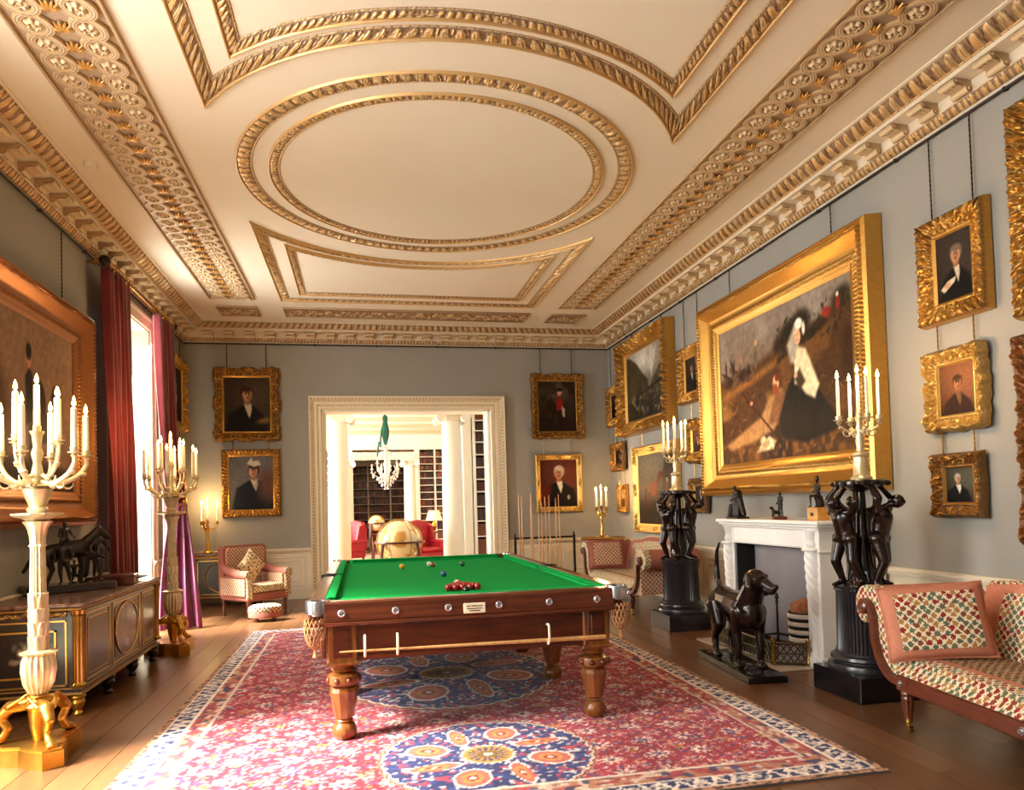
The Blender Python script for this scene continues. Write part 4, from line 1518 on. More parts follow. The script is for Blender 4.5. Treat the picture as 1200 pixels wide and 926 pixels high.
def painting(wall, along, z0, w, h, fw, depth, style, fmat, layers, label, chains=True, res=70, wav=0.0, cat='painting', gain=1.0):
    """along: coordinate of the frame's centre on the wall; z0: bottom edge"""
    PN[0] += 1
    t = thing('framed_painting', label, cat)
    if wall == 'R':
        M = Matrix(((0, 0, -1, XR - 0.012), (-1, 0, 0, along), (0, 1, 0, z0), (0, 0, 0, 1)))
    elif wall == 'B':
        M = Matrix(((1, 0, 0, along), (0, 0, -1, YB - 0.012), (0, 1, 0, z0), (0, 0, 0, 1)))
    else:
        M = Matrix(((0, 0, 1, XL + 0.012), (1, 0, 0, along), (0, 1, 0, z0), (0, 0, 0, 1)))
    t.matrix_world = M
    prof = frame_profile(style, fw, depth)
    mb = MB()
    step = 0.009 if style != 'big' else 0.011
    O = [(-w / 2, 0), (w / 2, 0), (w / 2, h), (-w / 2, h)]
    I = [(-w / 2 + fw, fw), (w / 2 - fw, fw), (w / 2 - fw, h - fw), (-w / 2 + fw, h - fw)]
    nv = 26
    v = np.linspace(0, 1, nv)
    for i in range(4):
        a, b_, c_, d_ = np.array(O[i]), np.array(O[(i + 1) % 4]), np.array(I[i]), np.array(I[(i + 1) % 4])
        L = np.linalg.norm(b_ - a)
        n = max(8, int(L / step))
        tt = np.linspace(0, 1, n)
        S, Vv = np.meshgrid(tt * L - L / 2, v, indexing='ij')
        T_ = np.repeat(tt[:, None], nv, 1)[..., None]
        V3 = Vv[..., None]
        P2 = (a * (1 - T_) + b_ * T_) * (1 - V3) + (c_ * (1 - T_) + d_ * T_) * V3
        de = np.minimum(T_[..., 0], 1 - T_[..., 0]) * L
        corner = 1 - smooth(fw * 0.6, fw * 2.2, de)
        mid = 1 - smooth(fw * 0.3, fw * 1.1, np.abs(T_[..., 0] - 0.5) * L)
        hgt, col = prof(S, Vv, np.maximum(corner, 0.5 * mid))
        if wav:
            outn = np.array([(0, -1), (1, 0), (0, 1), (-1, 0)][i], float)
            und = wav * (np.maximum(corner, mid) - 0.35 + 0.3 * np.sin(S * 2 * PI / (fw * 0.9)))
            und = und * smooth(0.0, fw * 0.8, de)
            P2 = P2 + outn * (und * (1 - Vv) ** 2)[..., None]
        P = np.concatenate([P2, hgt[..., None]], -1)
        mb.grid(P, cols=col[..., None])
    mb.box(-w / 2 + 0.02, w / 2 - 0.02, 0.02, 0.02 + 0.02, 0, depth * 0.4)
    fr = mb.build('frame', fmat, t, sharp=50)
    ow, oh = w - 2 * fw, h - 2 * fw
    C = np.clip(paint(ow, oh, res, layers, PN[0] * 13) * gain, 0, 0.95)
    nu, nw = C.shape[:2]
    X, Y = np.meshgrid(np.linspace(-ow / 2 - 0.004, ow / 2 + 0.004, nu), np.linspace(fw - 0.004, h - fw + 0.004, nw), indexing='ij')
    zc_ = depth * (0.26 if style != 'big' else 0.18)
    q = MB().grid(np.stack([X, Y, np.full_like(X, zc_)], -1), cols=C)
    q.box(-ow / 2, ow / 2, fw, h - fw, 0.004, zc_ - 0.004, col=(0.05, 0.04, 0.03))
    q.build('canvas', 'oil_paint', t, smooth=False, recalc=False)
    if chains:
        zt = 4.28 if wall != 'B' else 4.29
        top = (chains if chains is not True else zt) - z0
        for sx in (-1, 1):
            x = sx * w * 0.30
            yy = np.arange(h - 0.01, top, 0.02)
            if len(yy) < 3:
                continue
            r = 0.0045 + 0.0030 * (np.arange(len(yy)) % 2)
            MB().tube(np.stack([np.full(len(yy), x), yy, np.full(len(yy), 0.018)], -1), r, 5).build('chain', 'brass' if chains is not True else 'dark_iron', t)
    return t


SK, HG, HB = (206, 150, 112), (150, 140, 128), (58, 38, 26)
# ---- doorway wall
painting('B', -1.861, 2.666, 1.046, 1.226, 0.165, 0.10, 'swept', 'frame_gold',
         portrait((66, 54, 42), (30, 26, 22), SK, (70, 46, 30), (214, 202, 176), (0.50, 0.68), 0.115, 0.6, [('e', 0.88, 0.2, 0.12, 0.05, 0.2, (140, 112, 62), 0.8)]),
         'portrait of dark-coated man with white cravat, upper picture left of the doorway', wav=0.03, res=80)
painting('B', -1.813, 1.40, 0.942, 1.13, 0.125, 0.08, 'leaf', 'frame_gold',
         portrait((92, 92, 96), (30, 36, 44), (208, 160, 130), (66, 46, 34), (226, 216, 198), (0.55, 0.72), 0.10, -0.5, [('p', [(0.4, 0.86), (0.5, 0.97), (0.55, 0.90), (0.66, 0.93), (0.72, 0.84), (0.56, 0.80)], (216, 204, 188), 0.015), ('e', 0.9, 0.45, 0.2, 0.3, 0, (104, 74, 66), 0.7)]),
         'portrait of woman in white headdress, lower picture above the armchair', chains=2.68, res=80)
rider = [('g', (44, 32, 24), (74, 62, 54)), ('e', 0.4, 0.8, 0.3, 0.15, 0, (92, 78, 66), 0.9), ('n', (36, 26, 20), 9, 0.6), ('e', 0.46, 0.45, 0.2, 0.12, 0.1, (48, 30, 20), 0.4), ('e', 0.30, 0.55, 0.06, 0.12, -0.4, (48, 30, 20), 0.4),
         ('p', [(0.48, 0.42), (0.66, 0.42), (0.66, 0.62), (0.56, 0.72), (0.48, 0.62)], (142, 40, 34), 0.02), ('e', 0.57, 0.77, 0.045, 0.06, 0, SK), ('e', 0.57, 0.83, 0.06, 0.03, 0, (24, 20, 18)), ('p', [(0.34, 0.1), (0.38, 0.1), (0.42, 0.4), (0.36, 0.4)], (40, 26, 18), 0.01), ('p', [(0.6, 0.1), (0.64, 0.1), (0.64, 0.38), (0.58, 0.38)], (40, 26, 18), 0.01), ('p', [(0.64, 0.3), (0.7, 0.28), (0.7, 0.45), (0.62, 0.5)], (206, 190, 164), 0.02)]
painting('B', 3.49, 2.653, 0.976, 1.18, 0.14, 0.10, 'swept', 'frame_gold', rider, 'dark painting of red-coated rider on horse, upper picture beside the fireplace wall corner', wav=0.02, res=80)
painting('B', 3.48, 1.32, 0.885, 1.05, 0.105, 0.08, 'plain', 'frame_gold_pale',
         portrait((86, 44, 34), (24, 20, 20), (214, 152, 110), (206, 196, 178), (236, 228, 212), (0.50, 0.72), 0.115, -0.7, [('p', [(-0.1, -0.1), (0.16, -0.1), (0.3, 0.42), (-0.1, 0.5)], (96, 36, 26), 0.05), ('e', 0.76, 0.2, 0.03, 0.05, 0, (170, 160, 150))], shoulders=0.4),
         'portrait of white-haired man in black coat above the cue stand', chains=2.66, res=85)

# ---- fireplace wall, far to near
DARKP = ((46, 36, 30), (22, 18, 16), (196, 146, 112), (70, 50, 36), (190, 176, 150))
painting('R', 12.31, 2.82, 0.80, 0.735, 0.17, 0.09, 'leaf', 'frame_gold', portrait(*DARKP), 'small dark portrait near the room corner, topmost of three', res=60)
painting('R', 12.22, 2.015, 0.66, 0.515, 0.14, 0.08, 'swept', 'frame_bronze', portrait((40, 34, 30), (60, 30, 24), SK, HB, (180, 160, 130)), 'small portrait in bronze frame near the room corner, middle of three', chains=2.83, res=60)
painting('R', 12.12, 1.29, 0.48, 0.49, 0.10, 0.06, 'leaf', 'frame_gold', [('g', (150, 110, 60), (170, 140, 90)), ('e', 0.5, 0.6, 0.15, 0.2, 0, (206, 170, 120)), ('e', 0.5, 0.25, 0.3, 0.25, 0, (96, 60, 36))], 'tiny gilt-framed picture beside the brass candelabrum, lowest of three', chains=2.03, res=60)
mount = [('g', (60, 52, 38), (176, 168, 150)), ('e', 0.5, 0.85, 0.3, 0.16, 0, (226, 218, 200), 0.8), ('n', (150, 140, 128), 6, 0.7, [(0, 0.7), (1, 0.7), (1, 1), (0, 1)]),
         ('p', [(0, 0.98), (0.12, 0.93), (0.28, 0.82), (0.42, 0.66), (0.56, 0.52), (0.6, 0.3), (0, 0.2)], (70, 60, 40), 0.02), ('p', [(1, 0.8), (0.9, 0.72), (0.78, 0.60), (0.66, 0.50), (0.58, 0.3), (1, 0.2)], (84, 74, 48), 0.02),
         ('p', [(0.45, 0.95), (0.6, 0.85), (0.8, 0.95), (0.72, 0.72), (0.66, 0.56), (0.6, 0.72)], (206, 200, 186), 0.04), ('n', (52, 46, 32), 10, 0.8, [(0, 0.1), (1, 0.1), (1, 0.6), (0.6, 0.52), (0, 0.9)]),
         ('p', [(0, 0), (1, 0), (1, 0.22), (0.6, 0.34), (0, 0.26)], (44, 38, 28), 0.03), ('p', [(0.3, 0.36), (0.95, 0.5), (0.95, 0.46), (0.3, 0.31)], (34, 28, 22), 0.01), ('d', 5, 60, 0.1, 0.95, 0.08, 0.4, 0.02, 0.06, [(30, 26, 20), (110, 100, 74), (70, 58, 38), (150, 132, 100)])]
painting('R', 10.84, 2.57, 2.06, 1.58, 0.24, 0.20, 'leaf', 'frame_gold', mount, 'large mountain valley landscape in heavy leaf-carved gilt frame', res=62)
horse = [('g', (56, 44, 32), (124, 110, 90)), ('e', 0.35, 0.85, 0.4, 0.2, 0, (140, 128, 106), 0.9), ('p', [(0.62, 0.3), (0.70, 0.75), (0.78, 1.0), (1, 1), (1, 0.2)], (70, 58, 44), 0.05), ('p', [(0, 0), (1, 0), (1, 0.36), (0, 0.33)], (62, 46, 32), 0.03), ('n', (44, 34, 24), 8, 0.6, [(0, 0), (1, 0), (1, 0.3), (0, 0.3)]),
         ('e', 0.40, 0.50, 0.19, 0.105, 0, (136, 62, 28), 0.12), ('p', [(0.46, 0.52), (0.60, 0.74), (0.66, 0.72), (0.58, 0.5)], (120, 56, 26), 0.015), ('e', 0.65, 0.70, 0.075, 0.035, -0.5, (112, 50, 24), 0.2), ('p', [(0.2, 0.52), (0.24, 0.5), (0.2, 0.3), (0.17, 0.34)], (44, 26, 16), 0.012)] + \
        [('p', [(x, 0.46), (x + 0.05, 0.46), (x + 0.035, 0.2), (x + 0.01, 0.2)], (96, 44, 22), 0.008) for x in (0.26, 0.31, 0.50, 0.55)] + [('p', [(0.74, 0.2), (0.84, 0.2), (0.83, 0.56), (0.76, 0.56)], (120, 60, 46), 0.012), ('e', 0.795, 0.62, 0.035, 0.045, 0, (190, 140, 108)), ('e', 0.795, 0.66, 0.045, 0.02, 0, (40, 30, 24))]
painting('R', 10.615, 0.965, 1.73, 1.40, 0.15, 0.10, 'plain', 'frame_gold_pale', horse, 'painting of chestnut horse with groom, hung low behind the far pedestal', chains=2.58, res=70)
painting('R', 9.245, 2.80, 0.70, 0.79, 0.17, 0.10, 'leaf', 'frame_gold', portrait(*DARKP, face=(0.5, 0.7)), 'upright dark portrait beside the large figure painting, topmost of three', res=75)
painting('R', 9.145, 1.99, 0.55, 0.56, 0.14, 0.09, 'swept', 'frame_gold', portrait((110, 70, 44), (70, 36, 26), SK, HB, (200, 170, 130)), 'portrait in shaped rococo gilt frame, middle one beside the large figure painting', chains=2.82, wav=0.045, res=75)
painting('R', 9.125, 1.29, 0.53, 0.48, 0.115, 0.07, 'swept', 'frame_dark', portrait((44, 38, 34), (26, 22, 22), SK, HG, (176, 160, 138)), 'little portrait in dark gilt frame above the far end of the mantelpiece', chains=2.02, res=75)

big = [('g', (62, 40, 22), (128, 116, 104)), ('n', (150, 140, 130), 5, 0.5, [(0, 0.65), (1, 0.8), (1, 1), (0, 1)]), ('p', [(0, 0.62), (0.25, 0.66), (0.5, 0.72), (0.75, 0.80), (1, 0.88), (1, 0), (0, 0)], (72, 48, 28), 0.03),
       ('n', (110, 74, 36), 7, 0.7, [(0, 0), (1, 0), (1, 0.8), (0, 0.58)]), ('n', (44, 28, 18), 4, 0.8, [(0, 0.0), (1, 0.0), (1, 0.7), (0, 0.55)]),
       ('p', [(0.0, 0.52), (0.3, 0.6), (0.7, 0.72), (0.7, 0.69), (0.3, 0.55), (0.0, 0.47)], (134, 90, 44), 0.03),
       ('e', 0.60, 0.80, 0.13, 0.07, 0.2, (38, 32, 22), 0.5), ('e', 0.68, 0.83, 0.10, 0.08, 0.2, (34, 28, 20), 0.5), ('e', 0.53, 0.74, 0.08, 0.05, 0, (44, 34, 22), 0.5), ('e', 0.94, 0.88, 0.09, 0.06, 0.3, (48, 40, 28), 0.5), ('p', [(0.5, 0.66), (0.85, 0.83), (0.85, 0.76), (0.5, 0.62)], (46, 34, 22), 0.02),
       ('d', 11, 260, 0.0, 1.0, 0.02, 0.5, 0.004, 0.022, [(96, 64, 30), (58, 38, 20), (140, 98, 46), (38, 26, 16)]), ('d', 12, 120, 0.5, 1.0, 0.70, 0.90, 0.008, 0.014, [(44, 38, 24), (62, 52, 32), (30, 26, 18)]), ('d', 3, 26, 0.04, 0.32, 0.58, 0.70, 0.018, 0.05, [(40, 28, 22), (70, 46, 34), (96, 78, 58), (30, 22, 18)]), ('e', 0.20, 0.74, 0.02, 0.025, 0, (150, 110, 84)), ('e', 0.33, 0.73, 0.022, 0.09, 0, (96, 84, 66), 0.3), ('e', 0.335, 0.82, 0.02, 0.022, 0, (170, 130, 100)),
       ('e', 0.85, 0.83, 0.04, 0.03, 0, (140, 44, 30), 0.4), ('e', 0.92, 0.86, 0.02, 0.045, 0, (130, 40, 28), 0.4), ('e', 0.92, 0.905, 0.013, 0.014, 0, (210, 190, 160)),
       ('n', (178, 130, 60), 9, 0.55, [(0, 0.2), (0.45, 0.2), (0.5, 0.45), (0, 0.45)]), ('n', (150, 96, 44), 26, 0.6, [(0, 0.0), (1, 0.0), (1, 0.12), (0, 0.16)]),
       # reclining man
       ('p', [(0.04, 0.14), (0.08, 0.1), (0.3, 0.14), (0.46, 0.2), (0.58, 0.36), (0.52, 0.46), (0.42, 0.4), (0.36, 0.30), (0.2, 0.22)], (164, 122, 78), 0.02), ('p', [(0.42, 0.24), (0.56, 0.24), (0.58, 0.42), (0.48, 0.46)], (122, 82, 52), 0.02), ('e', 0.487, 0.505, 0.036, 0.05, 0.1, (222, 160, 118), 0.2), ('e', 0.480, 0.462, 0.032, 0.034, 0, (140, 64, 34), 0.35), ('e', 0.505, 0.54, 0.04, 0.03, 0, (96, 48, 28), 0.35),
       ('p', [(0.19, 0.50), (0.20, 0.505), (0.49, 0.145), (0.478, 0.14)], (56, 32, 18), 0.006), ('e', 0.28, 0.41, 0.018, 0.014, 0, (190, 130, 90)),
       # standing woman with parasol and shawl
       ('p', [(0.52, 0.14), (0.5, 0.26), (0.56, 0.42), (0.62, 0.52), (0.74, 0.52), (0.80, 0.36), (0.90, 0.2), (0.88, 0.13), (0.68, 0.08)], (26, 22, 20), 0.02),
       ('n', (40, 34, 30), 14, 0.3, [(0.54, 0.12), (0.56, 0.42), (0.78, 0.42), (0.88, 0.14)]), ('p', [(0.58, 0.72), (0.64, 0.84), (0.67, 0.76), (0.65, 0.58), (0.6, 0.6)], (166, 154, 136), 0.02), ('p', [(0.625, 0.46), (0.63, 0.60), (0.655, 0.69), (0.71, 0.66), (0.75, 0.54), (0.79, 0.42), (0.76, 0.34), (0.70, 0.38), (0.665, 0.44)], (222, 204, 164), 0.014),
       ('p', [(0.625, 0.5), (0.665, 0.55), (0.70, 0.46), (0.66, 0.41)], (66, 52, 40), 0.014), ('e', 0.678, 0.775, 0.04, 0.055, 0, (60, 38, 24), 0.25), ('e', 0.655, 0.755, 0.036, 0.052, 0.1, (222, 166, 130), 0.15), ('e', 0.645, 0.765, 0.006, 0.004, 0, (50, 30, 24), 0.4), ('e', 0.662, 0.765, 0.006, 0.004, 0, (50, 30, 24), 0.4), ('e', 0.652, 0.728, 0.010, 0.004, 0, (150, 60, 50), 0.4), ('e', 0.667, 0.83, 0.04, 0.035, 0, (240, 232, 214), 0.3), ('e', 0.70, 0.79, 0.016, 0.04, 0, (232, 220, 200), 0.4), ('e', 0.635, 0.51, 0.02, 0.015, 0, (210, 156, 120)),
       # paper and terrier at the front
       ('p', [(0.31, 0.06), (0.45, 0.07), (0.47, 0.12), (0.42, 0.16), (0.36, 0.12)], (226, 210, 168), 0.012), ('e', 0.37, 0.135, 0.035, 0.03, 0, (214, 196, 150), 0.4), ('n', (120, 84, 40), 30, 0.5, [(0.3, 0.04), (0.48, 0.04), (0.48, 0.14), (0.3, 0.14)])]
painting('R', 7.15, 1.51, 3.30, 2.42, 0.39, 0.19, 'big', 'frame_gold', big, 'huge gilt-framed painting of woman in white shawl and reclining man', res=96, gain=1.5)
# four supporting chains are part of the large picture
painting('R', 4.715, 2.785, 0.66, 0.835, 0.165, 0.09, 'leaf', 'frame_gold', portrait((52, 44, 38), (24, 22, 22), SK, (120, 104, 90), (206, 196, 178), (0.56, 0.66), 0.11, -0.5, [('p', [(0.1, 0.2), (0.3, 0.3), (0.55, 0.34), (0.5, 0.26), (0.2, 0.14)], (214, 200, 170), 0.012), ('e', 0.3, 0.24, 0.06, 0.03, 0.3, SK)]), 'portrait of man reading in deep leaf-carved gilt frame, topmost of three near the sofa', res=130)
painting('R', 4.738, 1.947, 0.577, 0.63, 0.125, 0.08, 'swept', 'frame_gold_pale', portrait((120, 78, 54), (60, 40, 32), (190, 130, 92), (80, 54, 38), (120, 90, 66), (0.5, 0.62), 0.12), 'brown oval-vignette portrait in pale swept frame, middle of three near the sofa', chains=2.80, wav=0.02, res=120)
painting('R', 4.758, 1.28, 0.50, 0.50, 0.12, 0.07, 'swept', 'frame_bronze', portrait((70, 68, 56), (22, 20, 22), (214, 160, 124), (190, 184, 172), (232, 226, 210), (0.42, 0.68), 0.11, 0.5), 'portrait of grey-haired man in dull bronze frame, lowest of three near the sofa', chains=1.97, res=130)
painting('R', 3.62, 2.64, 1.12, 1.48, 0.2, 0.1, 'leaf', 'frame_gold', portrait(*DARKP, size=0.075), 'tall picture in dark-gilt leaf frame cut off by the edge of view above the sofa', res=60)
painting('R', 3.66, 1.10, 1.10, 1.44, 0.16, 0.09, 'swept', 'frame_copper', portrait(*DARKP, size=0.075), 'tall picture in rosy gilt frame cut off by the edge of view, behind the sofa', chains=2.66, res=60)
# ---- window wall
grp = [('g', (120, 84, 62), (150, 122, 102)), ('n', (160, 130, 106), 4, 0.5), ('p', [(0, 0), (1, 0), (1, 0.14), (0, 0.2)], (54, 38, 30), 0.03), ('e', 0.62, 0.52, 0.10, 0.14, 0, (44, 28, 24), 0.15), ('p', [(0.50, 0.38), (0.56, 0.40), (0.56, 0.68), (0.53, 0.72), (0.49, 0.66)], (40, 30, 28), 0.012), ('e', 0.527, 0.75, 0.026, 0.04, 0, (196, 140, 108)), ('e', 0.525, 0.81, 0.035, 0.05, 0, (30, 22, 20), 0.2), ('p', [(0.52, 0.38), (0.75, 0.5), (0.82, 0.34), (0.82, 0.1), (0.78, 0.1), (0.76, 0.3), (0.58, 0.28), (0.56, 0.08), (0.52, 0.08)], (50, 30, 22), 0.015), ('e', 0.80, 0.56, 0.07, 0.1, 0, (44, 26, 22), 0.2), ('p', [(0.83, 0.62), (0.86, 0.70), (0.845, 0.58)], (40, 24, 20), 0.01),
       ('e', 0.25, 0.4, 0.12, 0.25, 0, (86, 58, 44), 0.5)]
painting('L', 6.95, 1.39, 2.70, 2.15, 0.33, 0.16, 'big', 'frame_copper', grp, 'large coppery-framed equestrian picture on the window wall behind the candelabrum', res=60)
painting('L', 12.12, 2.78, 1.0, 1.15, 0.16, 0.09, 'swept', 'frame_gold', portrait(*DARKP), 'dark upright portrait between curtain and corner on the window wall, upper one', wav=0.02, res=60)
painting('L', 12.10, 1.45, 0.85, 1.05, 0.14, 0.08, 'plain', 'frame_gold', portrait(*DARKP), 'dark portrait between curtain and corner on the window wall, lower one', chains=2.8, res=60)
# ================================================================== RUG
RX0, RX1, RY0, RY1 = -1.39, 2.71, 3.45, 9.54


def rug_colors(X, Y):
    n = X.shape
    cream, navy, red, rose, white, tan, ochre, blue, pink = [np.array(c, float) for c in ((224, 204, 184), (38, 42, 92), (158, 26, 46), (186, 60, 76), (238, 220, 206), (184, 132, 96), (200, 130, 62), (56, 70, 130), (214, 150, 140))]
    C = np.zeros((*n, 3))
    C[:] = red
    def over(c, m):
        nonlocal C
        C = C + (c - C) * np.clip(m, 0, 1)[..., None]
    # ground: broken reds
    over(rose, smooth(0.45, 0.7, vnoise(X * 9, Y * 9)) * 0.5)
    over(np.array((120, 18, 40.)), smooth(0.55, 0.8, vnoise(X * 5 + 30, Y * 5)) * 0.5)
    # lattice of flower heads with connecting stems
    for (px, py, ox, oy, cc, r, petals) in ((0.30, 0.26, 0, 0, white, 0.078, 8), (0.30, 0.26, 0.15, 0.13, pink, 0.062, 5), (0.30, 0.52, 0.0, 0.13, navy, 0.058, 6), (0.30, 0.52, 0.15, 0.26, ochre, 0.052, 4), (0.15, 0.13, 0.075, 0.065, blue, 0.026, 4), (0.15, 0.13, 0.0, 0.065, white, 0.022, 4), (0.15, 0.13, 0.075, 0.0, ochre, 0.02, 4)):
        ix, iy = np.floor((X + ox) / px), np.floor((Y + oy) / py)
        jx = _tab[(ix.astype(int) * 7 + int(ox * 90)) % 256, (iy.astype(int) * 5 + int(oy * 90)) % 256]
        jy = _tab[(ix.astype(int) * 3 + 50) % 256, (iy.astype(int) * 11 + 20) % 256]
        fx = (X + ox) - (ix + 0.5) * px - (jx - 0.5) * px * 0.25
        fy = (Y + oy) - (iy + 0.5) * py - (jy - 0.5) * py * 0.25
        d, a = np.hypot(fx, fy), np.arctan2(fy, fx)
        R = r * (0.72 + 0.34 * np.cos(a * petals + jx * 6))
        over(cc, (1 - smooth(R * 0.8, R, d)) * 0.92)
        over(red * 0.8 if cc is not navy else pink, 1 - smooth(r * 0.22, r * 0.3, d))
    st = np.abs(np.sin((X * 2 + Y * 2.3) * PI / 0.30) * np.sin((X * 2 - Y * 2.3) * PI / 0.30))
    over(pink, (st < 0.035) * 0.75)
    ch = vnoise(X * 55, Y * 45)
    over(white, smooth(0.74, 0.86, ch) * 0.55)
    over(navy, smooth(0.80, 0.9, vnoise(X * 45 + 11, Y * 38 + 7)) * 0.6)
    # medallions
    for cx, cy, rx, ry in ((0.69, 6.49, 0.90, 1.12), (0.69, 4.30, 0.60, 0.62), (0.69, 8.68, 0.60, 0.62)):
        dx, dy = (X - cx) / rx, (Y - cy) / ry
        d, a = np.hypot(dx, dy), np.arctan2(dy, dx)
        edge = 1.0 + 0.03 * np.abs(np.sin(a * 22))
        over(tan, d < edge + 0.05)
        over(red * 0.9, (d < edge + 0.035) & (d > edge + 0.015))
        over(cream, d < edge + 0.012)
        over(navy, d < edge - 0.012)
        inm = d < edge - 0.02
        k1 = vnoise(X * 24 + 5, Y * 24)
        over(blue, inm * smooth(0.5, 0.7, k1) * 0.7)
        k2 = vnoise(X * 42 + 15, Y * 38 + 3)
        over(white, inm * smooth(0.66, 0.78, k2) * 0.85)
        k3 = vnoise(X * 34 + 51, Y * 30 + 33)
        over(rose, inm * smooth(0.68, 0.8, k3) * 0.9)
        npet = 8
        for k in range(npet):
            b_ = 2 * PI * (k + 0.5) / npet
            ux, uy = np.cos(b_), np.sin(b_)
            al, pe = (dx * ux + dy * uy), (-dx * uy + dy * ux)
            if k % 2:
                q = np.hypot((al - 0.62) / 0.20, pe / 0.16)
            else:
                q = np.hypot((al - 0.60) / 0.24, (pe + 0.25 * (al - 0.6)) / (0.10 * (1.25 - al * 0.6)))
            over(white, q < 1.12)
            over(np.array((190, 96, 80.)), q < 0.98)
            over(ochre, q < 0.62)
            over(red, q < 0.34)
            over(cream, q < 0.16)
        dd = np.hypot((X - cx), (Y - cy)) / min(rx, ry)
        ang = np.arctan2(Y - cy, X - cx)
        over(cream, dd < 0.27 + 0.015 * np.cos(ang * 24))
        over(np.array((178, 128, 50.)), dd < 0.245)
        over(navy, (dd < 0.20) & (np.cos(ang * 16) > 0.1))
        over(np.array((120, 86, 40.)), dd < 0.11)
        over(cream, dd < 0.045)
    # borders, outside in
    e = np.minimum.reduce([X - RX0, RX1 - X, Y - RY0, RY1 - Y])
    along = np.where(np.minimum(X - RX0, RX1 - X) < np.minimum(Y - RY0, RY1 - Y), Y, X)
    over(np.array((168, 60, 62.)), e < 0.31)
    kb = vnoise(along * 16 + 3, e * 30)
    over(tan, (e < 0.31) * smooth(0.42, 0.6, kb) * 0.85)
    over(cream, (e < 0.31) * smooth(0.62, 0.72, vnoise(along * 22 + 9, e * 34 + 2)) * 0.85)
    over(navy, (e < 0.31) * smooth(0.70, 0.8, vnoise(along * 18 + 40, e * 30 + 8)) * 0.8)
    over(cream, (e < 0.325) & (e > 0.308))
    over(white, (e < 0.188) & (e > 0.17))
    over(navy, (e < 0.17) & (e > 0.05))
    tri = np.abs(((along / 0.105) % 1) - 0.5) * 2
    mz = np.abs((e - 0.11) / 0.05 - (tri * 2 - 1)) + (vnoise(along * 40, e * 50) - 0.5) * 0.9
    over(white, ((e < 0.168) & (e > 0.055)) * (mz < 0.42))
    over(cream, ((e < 0.168) & (e > 0.055)) * smooth(0.62, 0.7, vnoise(along * 30, e * 40 + 9)) * 0.8)
    over(tan, e < 0.05)
    over(np.array((70, 44, 36.)), (e < 0.05) * smooth(0.5, 0.6, vnoise(along * 50, e * 60)))
    over(cream, (e < 0.055) & (e > 0.042))
    C *= (0.86 + 0.28 * vnoise(X * 70, Y * 70))[..., None]
    return nlin(np.clip(C, 0, 255))


xs, ys = np.arange(RX0, RX1 + 0.001, 0.0125), np.arange(RY0, RY1 + 0.001, 0.0135)
X, Y = np.meshgrid(xs, ys, indexing='ij')
ZR = 0.011 + 0.002 * vnoise(X * 3, Y * 3)
mb = MB().grid(np.stack([X, Y, ZR], -1), cols=rug_colors(X, Y))
for P in (np.stack([X[0], Y[0], ZR[0]], -1), np.stack([X[-1], Y[-1], ZR[-1]], -1), np.stack([X[:, 0], Y[:, 0], ZR[:, 0]], -1), np.stack([X[:, -1], Y[:, -1], ZR[:, -1]], -1)):
    Q = P.copy()
    Q[:, 2] = 0.0005
    mb.grid(np.stack([P, Q], 1), cols=np.full((len(P), 2, 3), 0.12))
rug = tag(mb.build('oriental_rug', 'rug_pile', smooth=True, recalc=False), 'large crimson oriental rug with blue medallions under the billiard table', 'rug')

# ================================================================== BILLIARD TABLE
ZF = 0.014
TX0, TX1, TY0, TY1 = -0.357, 1.743, 4.702, 8.602
bt = thing('billiard_table', 'full-size billiard table with green baize, carved wooden legs and net pockets', 'billiard table', ((TX0 + TX1) / 2, (TY0 + TY1) / 2, ZF))
hw, hl = (TX1 - TX0) / 2, (TY1 - TY0) / 2
BED = 0.850
MB().box(-hw + 0.13, hw - 0.13, -hl + 0.13, hl - 0.13, BED - 0.05, BED, 0.0).build('bed_cloth', 'baize', bt, smooth=False)
# cushions: sloping noses, cut back at the six pockets
def cushion(a, b_, inward):
    a, b_, inw = np.array(a, float), np.array(b_, float), np.array(inward, float)
    d = (b_ - a) / np.linalg.norm(b_ - a)
    sec = [(0.0, 0.887), (0.0, BED - 0.02), (0.052, BED - 0.02), (0.045, BED + 0.018), (0.064, BED + 0.034), (0.060, 0.889), (0.03, 0.895)]
    P = []
    for end, sgn in ((a, 1), (b_, -1)):
        ring_ = []
        for p_, z in sec:
            q = end + inw * p_ + d * sgn * (0.0 + p_ * 0.6)
            ring_.append((q[0], q[1], z))
        P.append(ring_)
    q = MB()
    n_ = len(sec)
    q.add(np.vstack(P), [tuple(range(n_)), tuple(range(n_, 2 * n_))[::-1]] + [(i, (i + 1) % n_, n_ + (i + 1) % n_, n_ + i) for i in range(n_)])
    q.build('cushion', 'baize_cushion', bt, sharp=30)


c_ = 0.105
cushion((-hw + c_ + 0.09, -hl + c_), (hw - c_ - 0.09, -hl + c_), (0, 1))
cushion((-hw + c_ + 0.09, hl - c_), (hw - c_ - 0.09, hl - c_), (0, -1))
for s in (-1, 1):
    cushion((s * (hw - c_), -hl + c_ + 0.09), (s * (hw - c_), -0.07), (-s, 0))
    cushion((s * (hw - c_), 0.07), (s * (hw - c_), hl - c_ - 0.09), (-s, 0))
